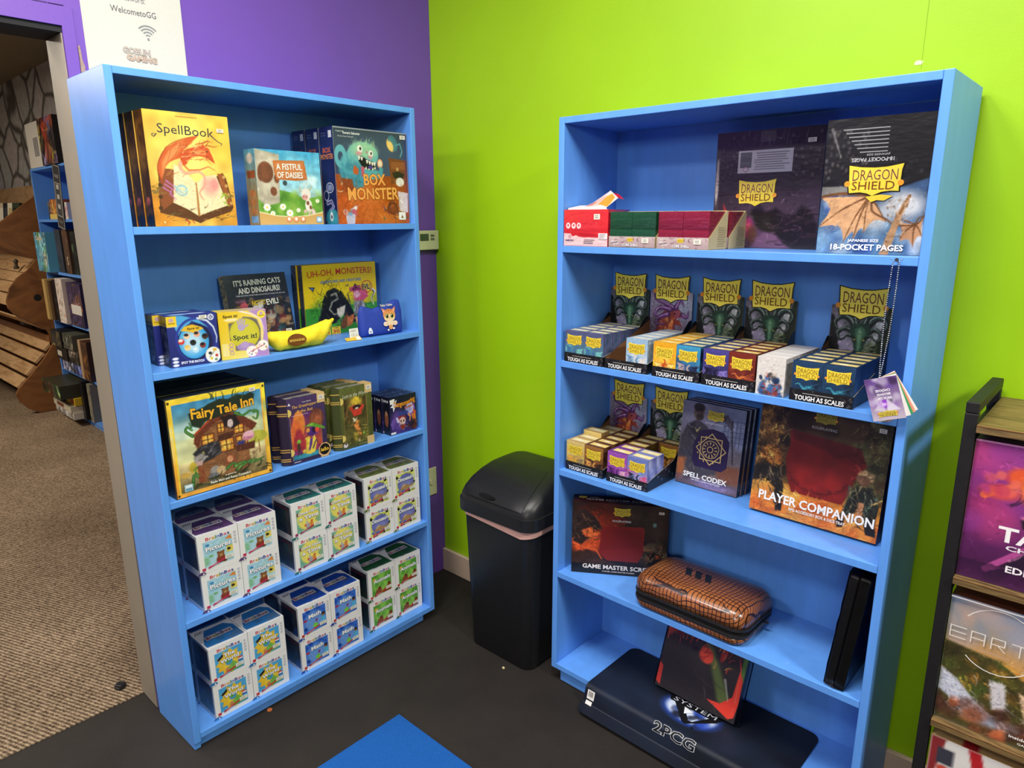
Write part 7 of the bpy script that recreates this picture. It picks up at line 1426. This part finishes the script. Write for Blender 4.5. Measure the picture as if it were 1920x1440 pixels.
for k, (c1, c2, nm) in enumerate((('2E3A2A', '1A1A18', 'dark green'), ('D8D0B8', 'B8A878', 'cream'), ('1E1E22', '3A3A40', 'black'), ('C8B89A', 'E0D8C4', 'pale tan'))):
    a = Art(.10, .19, c1, cell=.02, seed=k); a.vr(.15, .3, .85, .8, c2); o = boxed('book', .10, .025, .19, a, Art(.025, .19, c1), Art(.10, .025, 'E4DECA'), col=c1)
    o.matrix_world = Matrix.Translation((-4.47 - .135 * k, -.37, 1.427 + .002 * k)) @ Matrix.Rotation(.25, 4, 'Z') @ Matrix.Rotation(-.12, 4, 'X'); tag(o, f'{nm} book standing on the upper tier of the wooden display', 'book')
def figurine(nm, loc, s, col):
    mb = MB(); mb.loft([[(r * s * math.cos(q) + .2 * s * z, r * s * math.sin(q), z * s) for q in np.linspace(0, 2 * PI, 10, False)] for z, r in ((0, .30), (.2, .34), (.5, .16), (.8, .22), (1.0, .30), (1.2, .16), (1.3, .03))])
    mb.add([(.1 * s, 0, .7 * s), (.5 * s, .02 * s, 1.2 * s), (.45 * s, -.1 * s, .5 * s)], [(0, 1, 2)]); mb.add([(.1 * s, 0, .7 * s), (-.5 * s, .02 * s, 1.0 * s), (-.35 * s, -.1 * s, .4 * s)], [(0, 1, 2)])
    o = mb.build('figurine', plain('dark_figurine_' + col, col, .6, .3, 60), smooth=True); o.location = loc; return tag(o, nm, 'figurine')
figurine('small dark winged figurine perched on the plank seam of the wooden display', (-4.43, -.40, 1.1185), .06, '3A3428')
# ---------------------------------------------------------------- light and camera
def area(loc, sx, sy, power, col=(1, .96, .9), rot=(0, 0, 0)):
    l = bpy.data.lights.new('ceiling_and_fill_light', 'AREA'); l.shape = 'RECTANGLE'; l.size, l.size_y = sx, sy; l.energy = power; l.color = col
    o = bpy.data.objects.new('ceiling_and_fill_light', l); C.objects.link(o); o.location = loc; o.rotation_euler = rot; return o
area((1.62, -1.26, 2.72), .42, .42, 36)
area((.95, -1.45, 2.72), .42, .42, 34)
area((3.5, -.95, 2.72), .40, .40, 84)
area((.2, -2.7, 2.72), .7, .4, 55)
area((3.1, -5.1, 2.65), 1.5, 1.2, 120, (1, .97, .92), (.75, 0, .35))  # fill lamp added in front and tilted to brighten the bookcase interiors
area((-3.4, -2.4, 2.6), .8, .8, 95, (1, .88, .72))
area((-.75, -2.5, 2.58), .4, .4, 30, (1, .94, .84))
w = bpy.data.worlds.new('World'); bpy.context.scene.world = w; w.use_nodes = True
bg = w.node_tree.nodes['Background']; bg.inputs[0].default_value = (1, .97, .94, 1); bg.inputs[1].default_value = .10
cam = bpy.data.cameras.new('camera'); co = bpy.data.objects.new('camera', cam); C.objects.link(co)
cam.sensor_width = 36; cam.sensor_fit = 'HORIZONTAL'; cam.lens = 1298.97 / 1920 * 36; cam.clip_start = .01
r, u, f = Vector((.7397, .6729, -.0058)), Vector((-.1516, .1751, .9728)), Vector((-.6556, .7187, -.2315))
m = Matrix.Identity(4)
for i in range(3): m[i][0], m[i][1], m[i][2] = r[i], u[i], -f[i]
m.translation = (2.0667, -1.832, 1.4722); co.matrix_world = m
sc = bpy.context.scene; sc.camera = co
sc.view_settings.view_transform = 'Standard'; sc.view_settings.look = 'None'; sc.view_settings.exposure = -.1
sc.cycles.max_bounces = 6
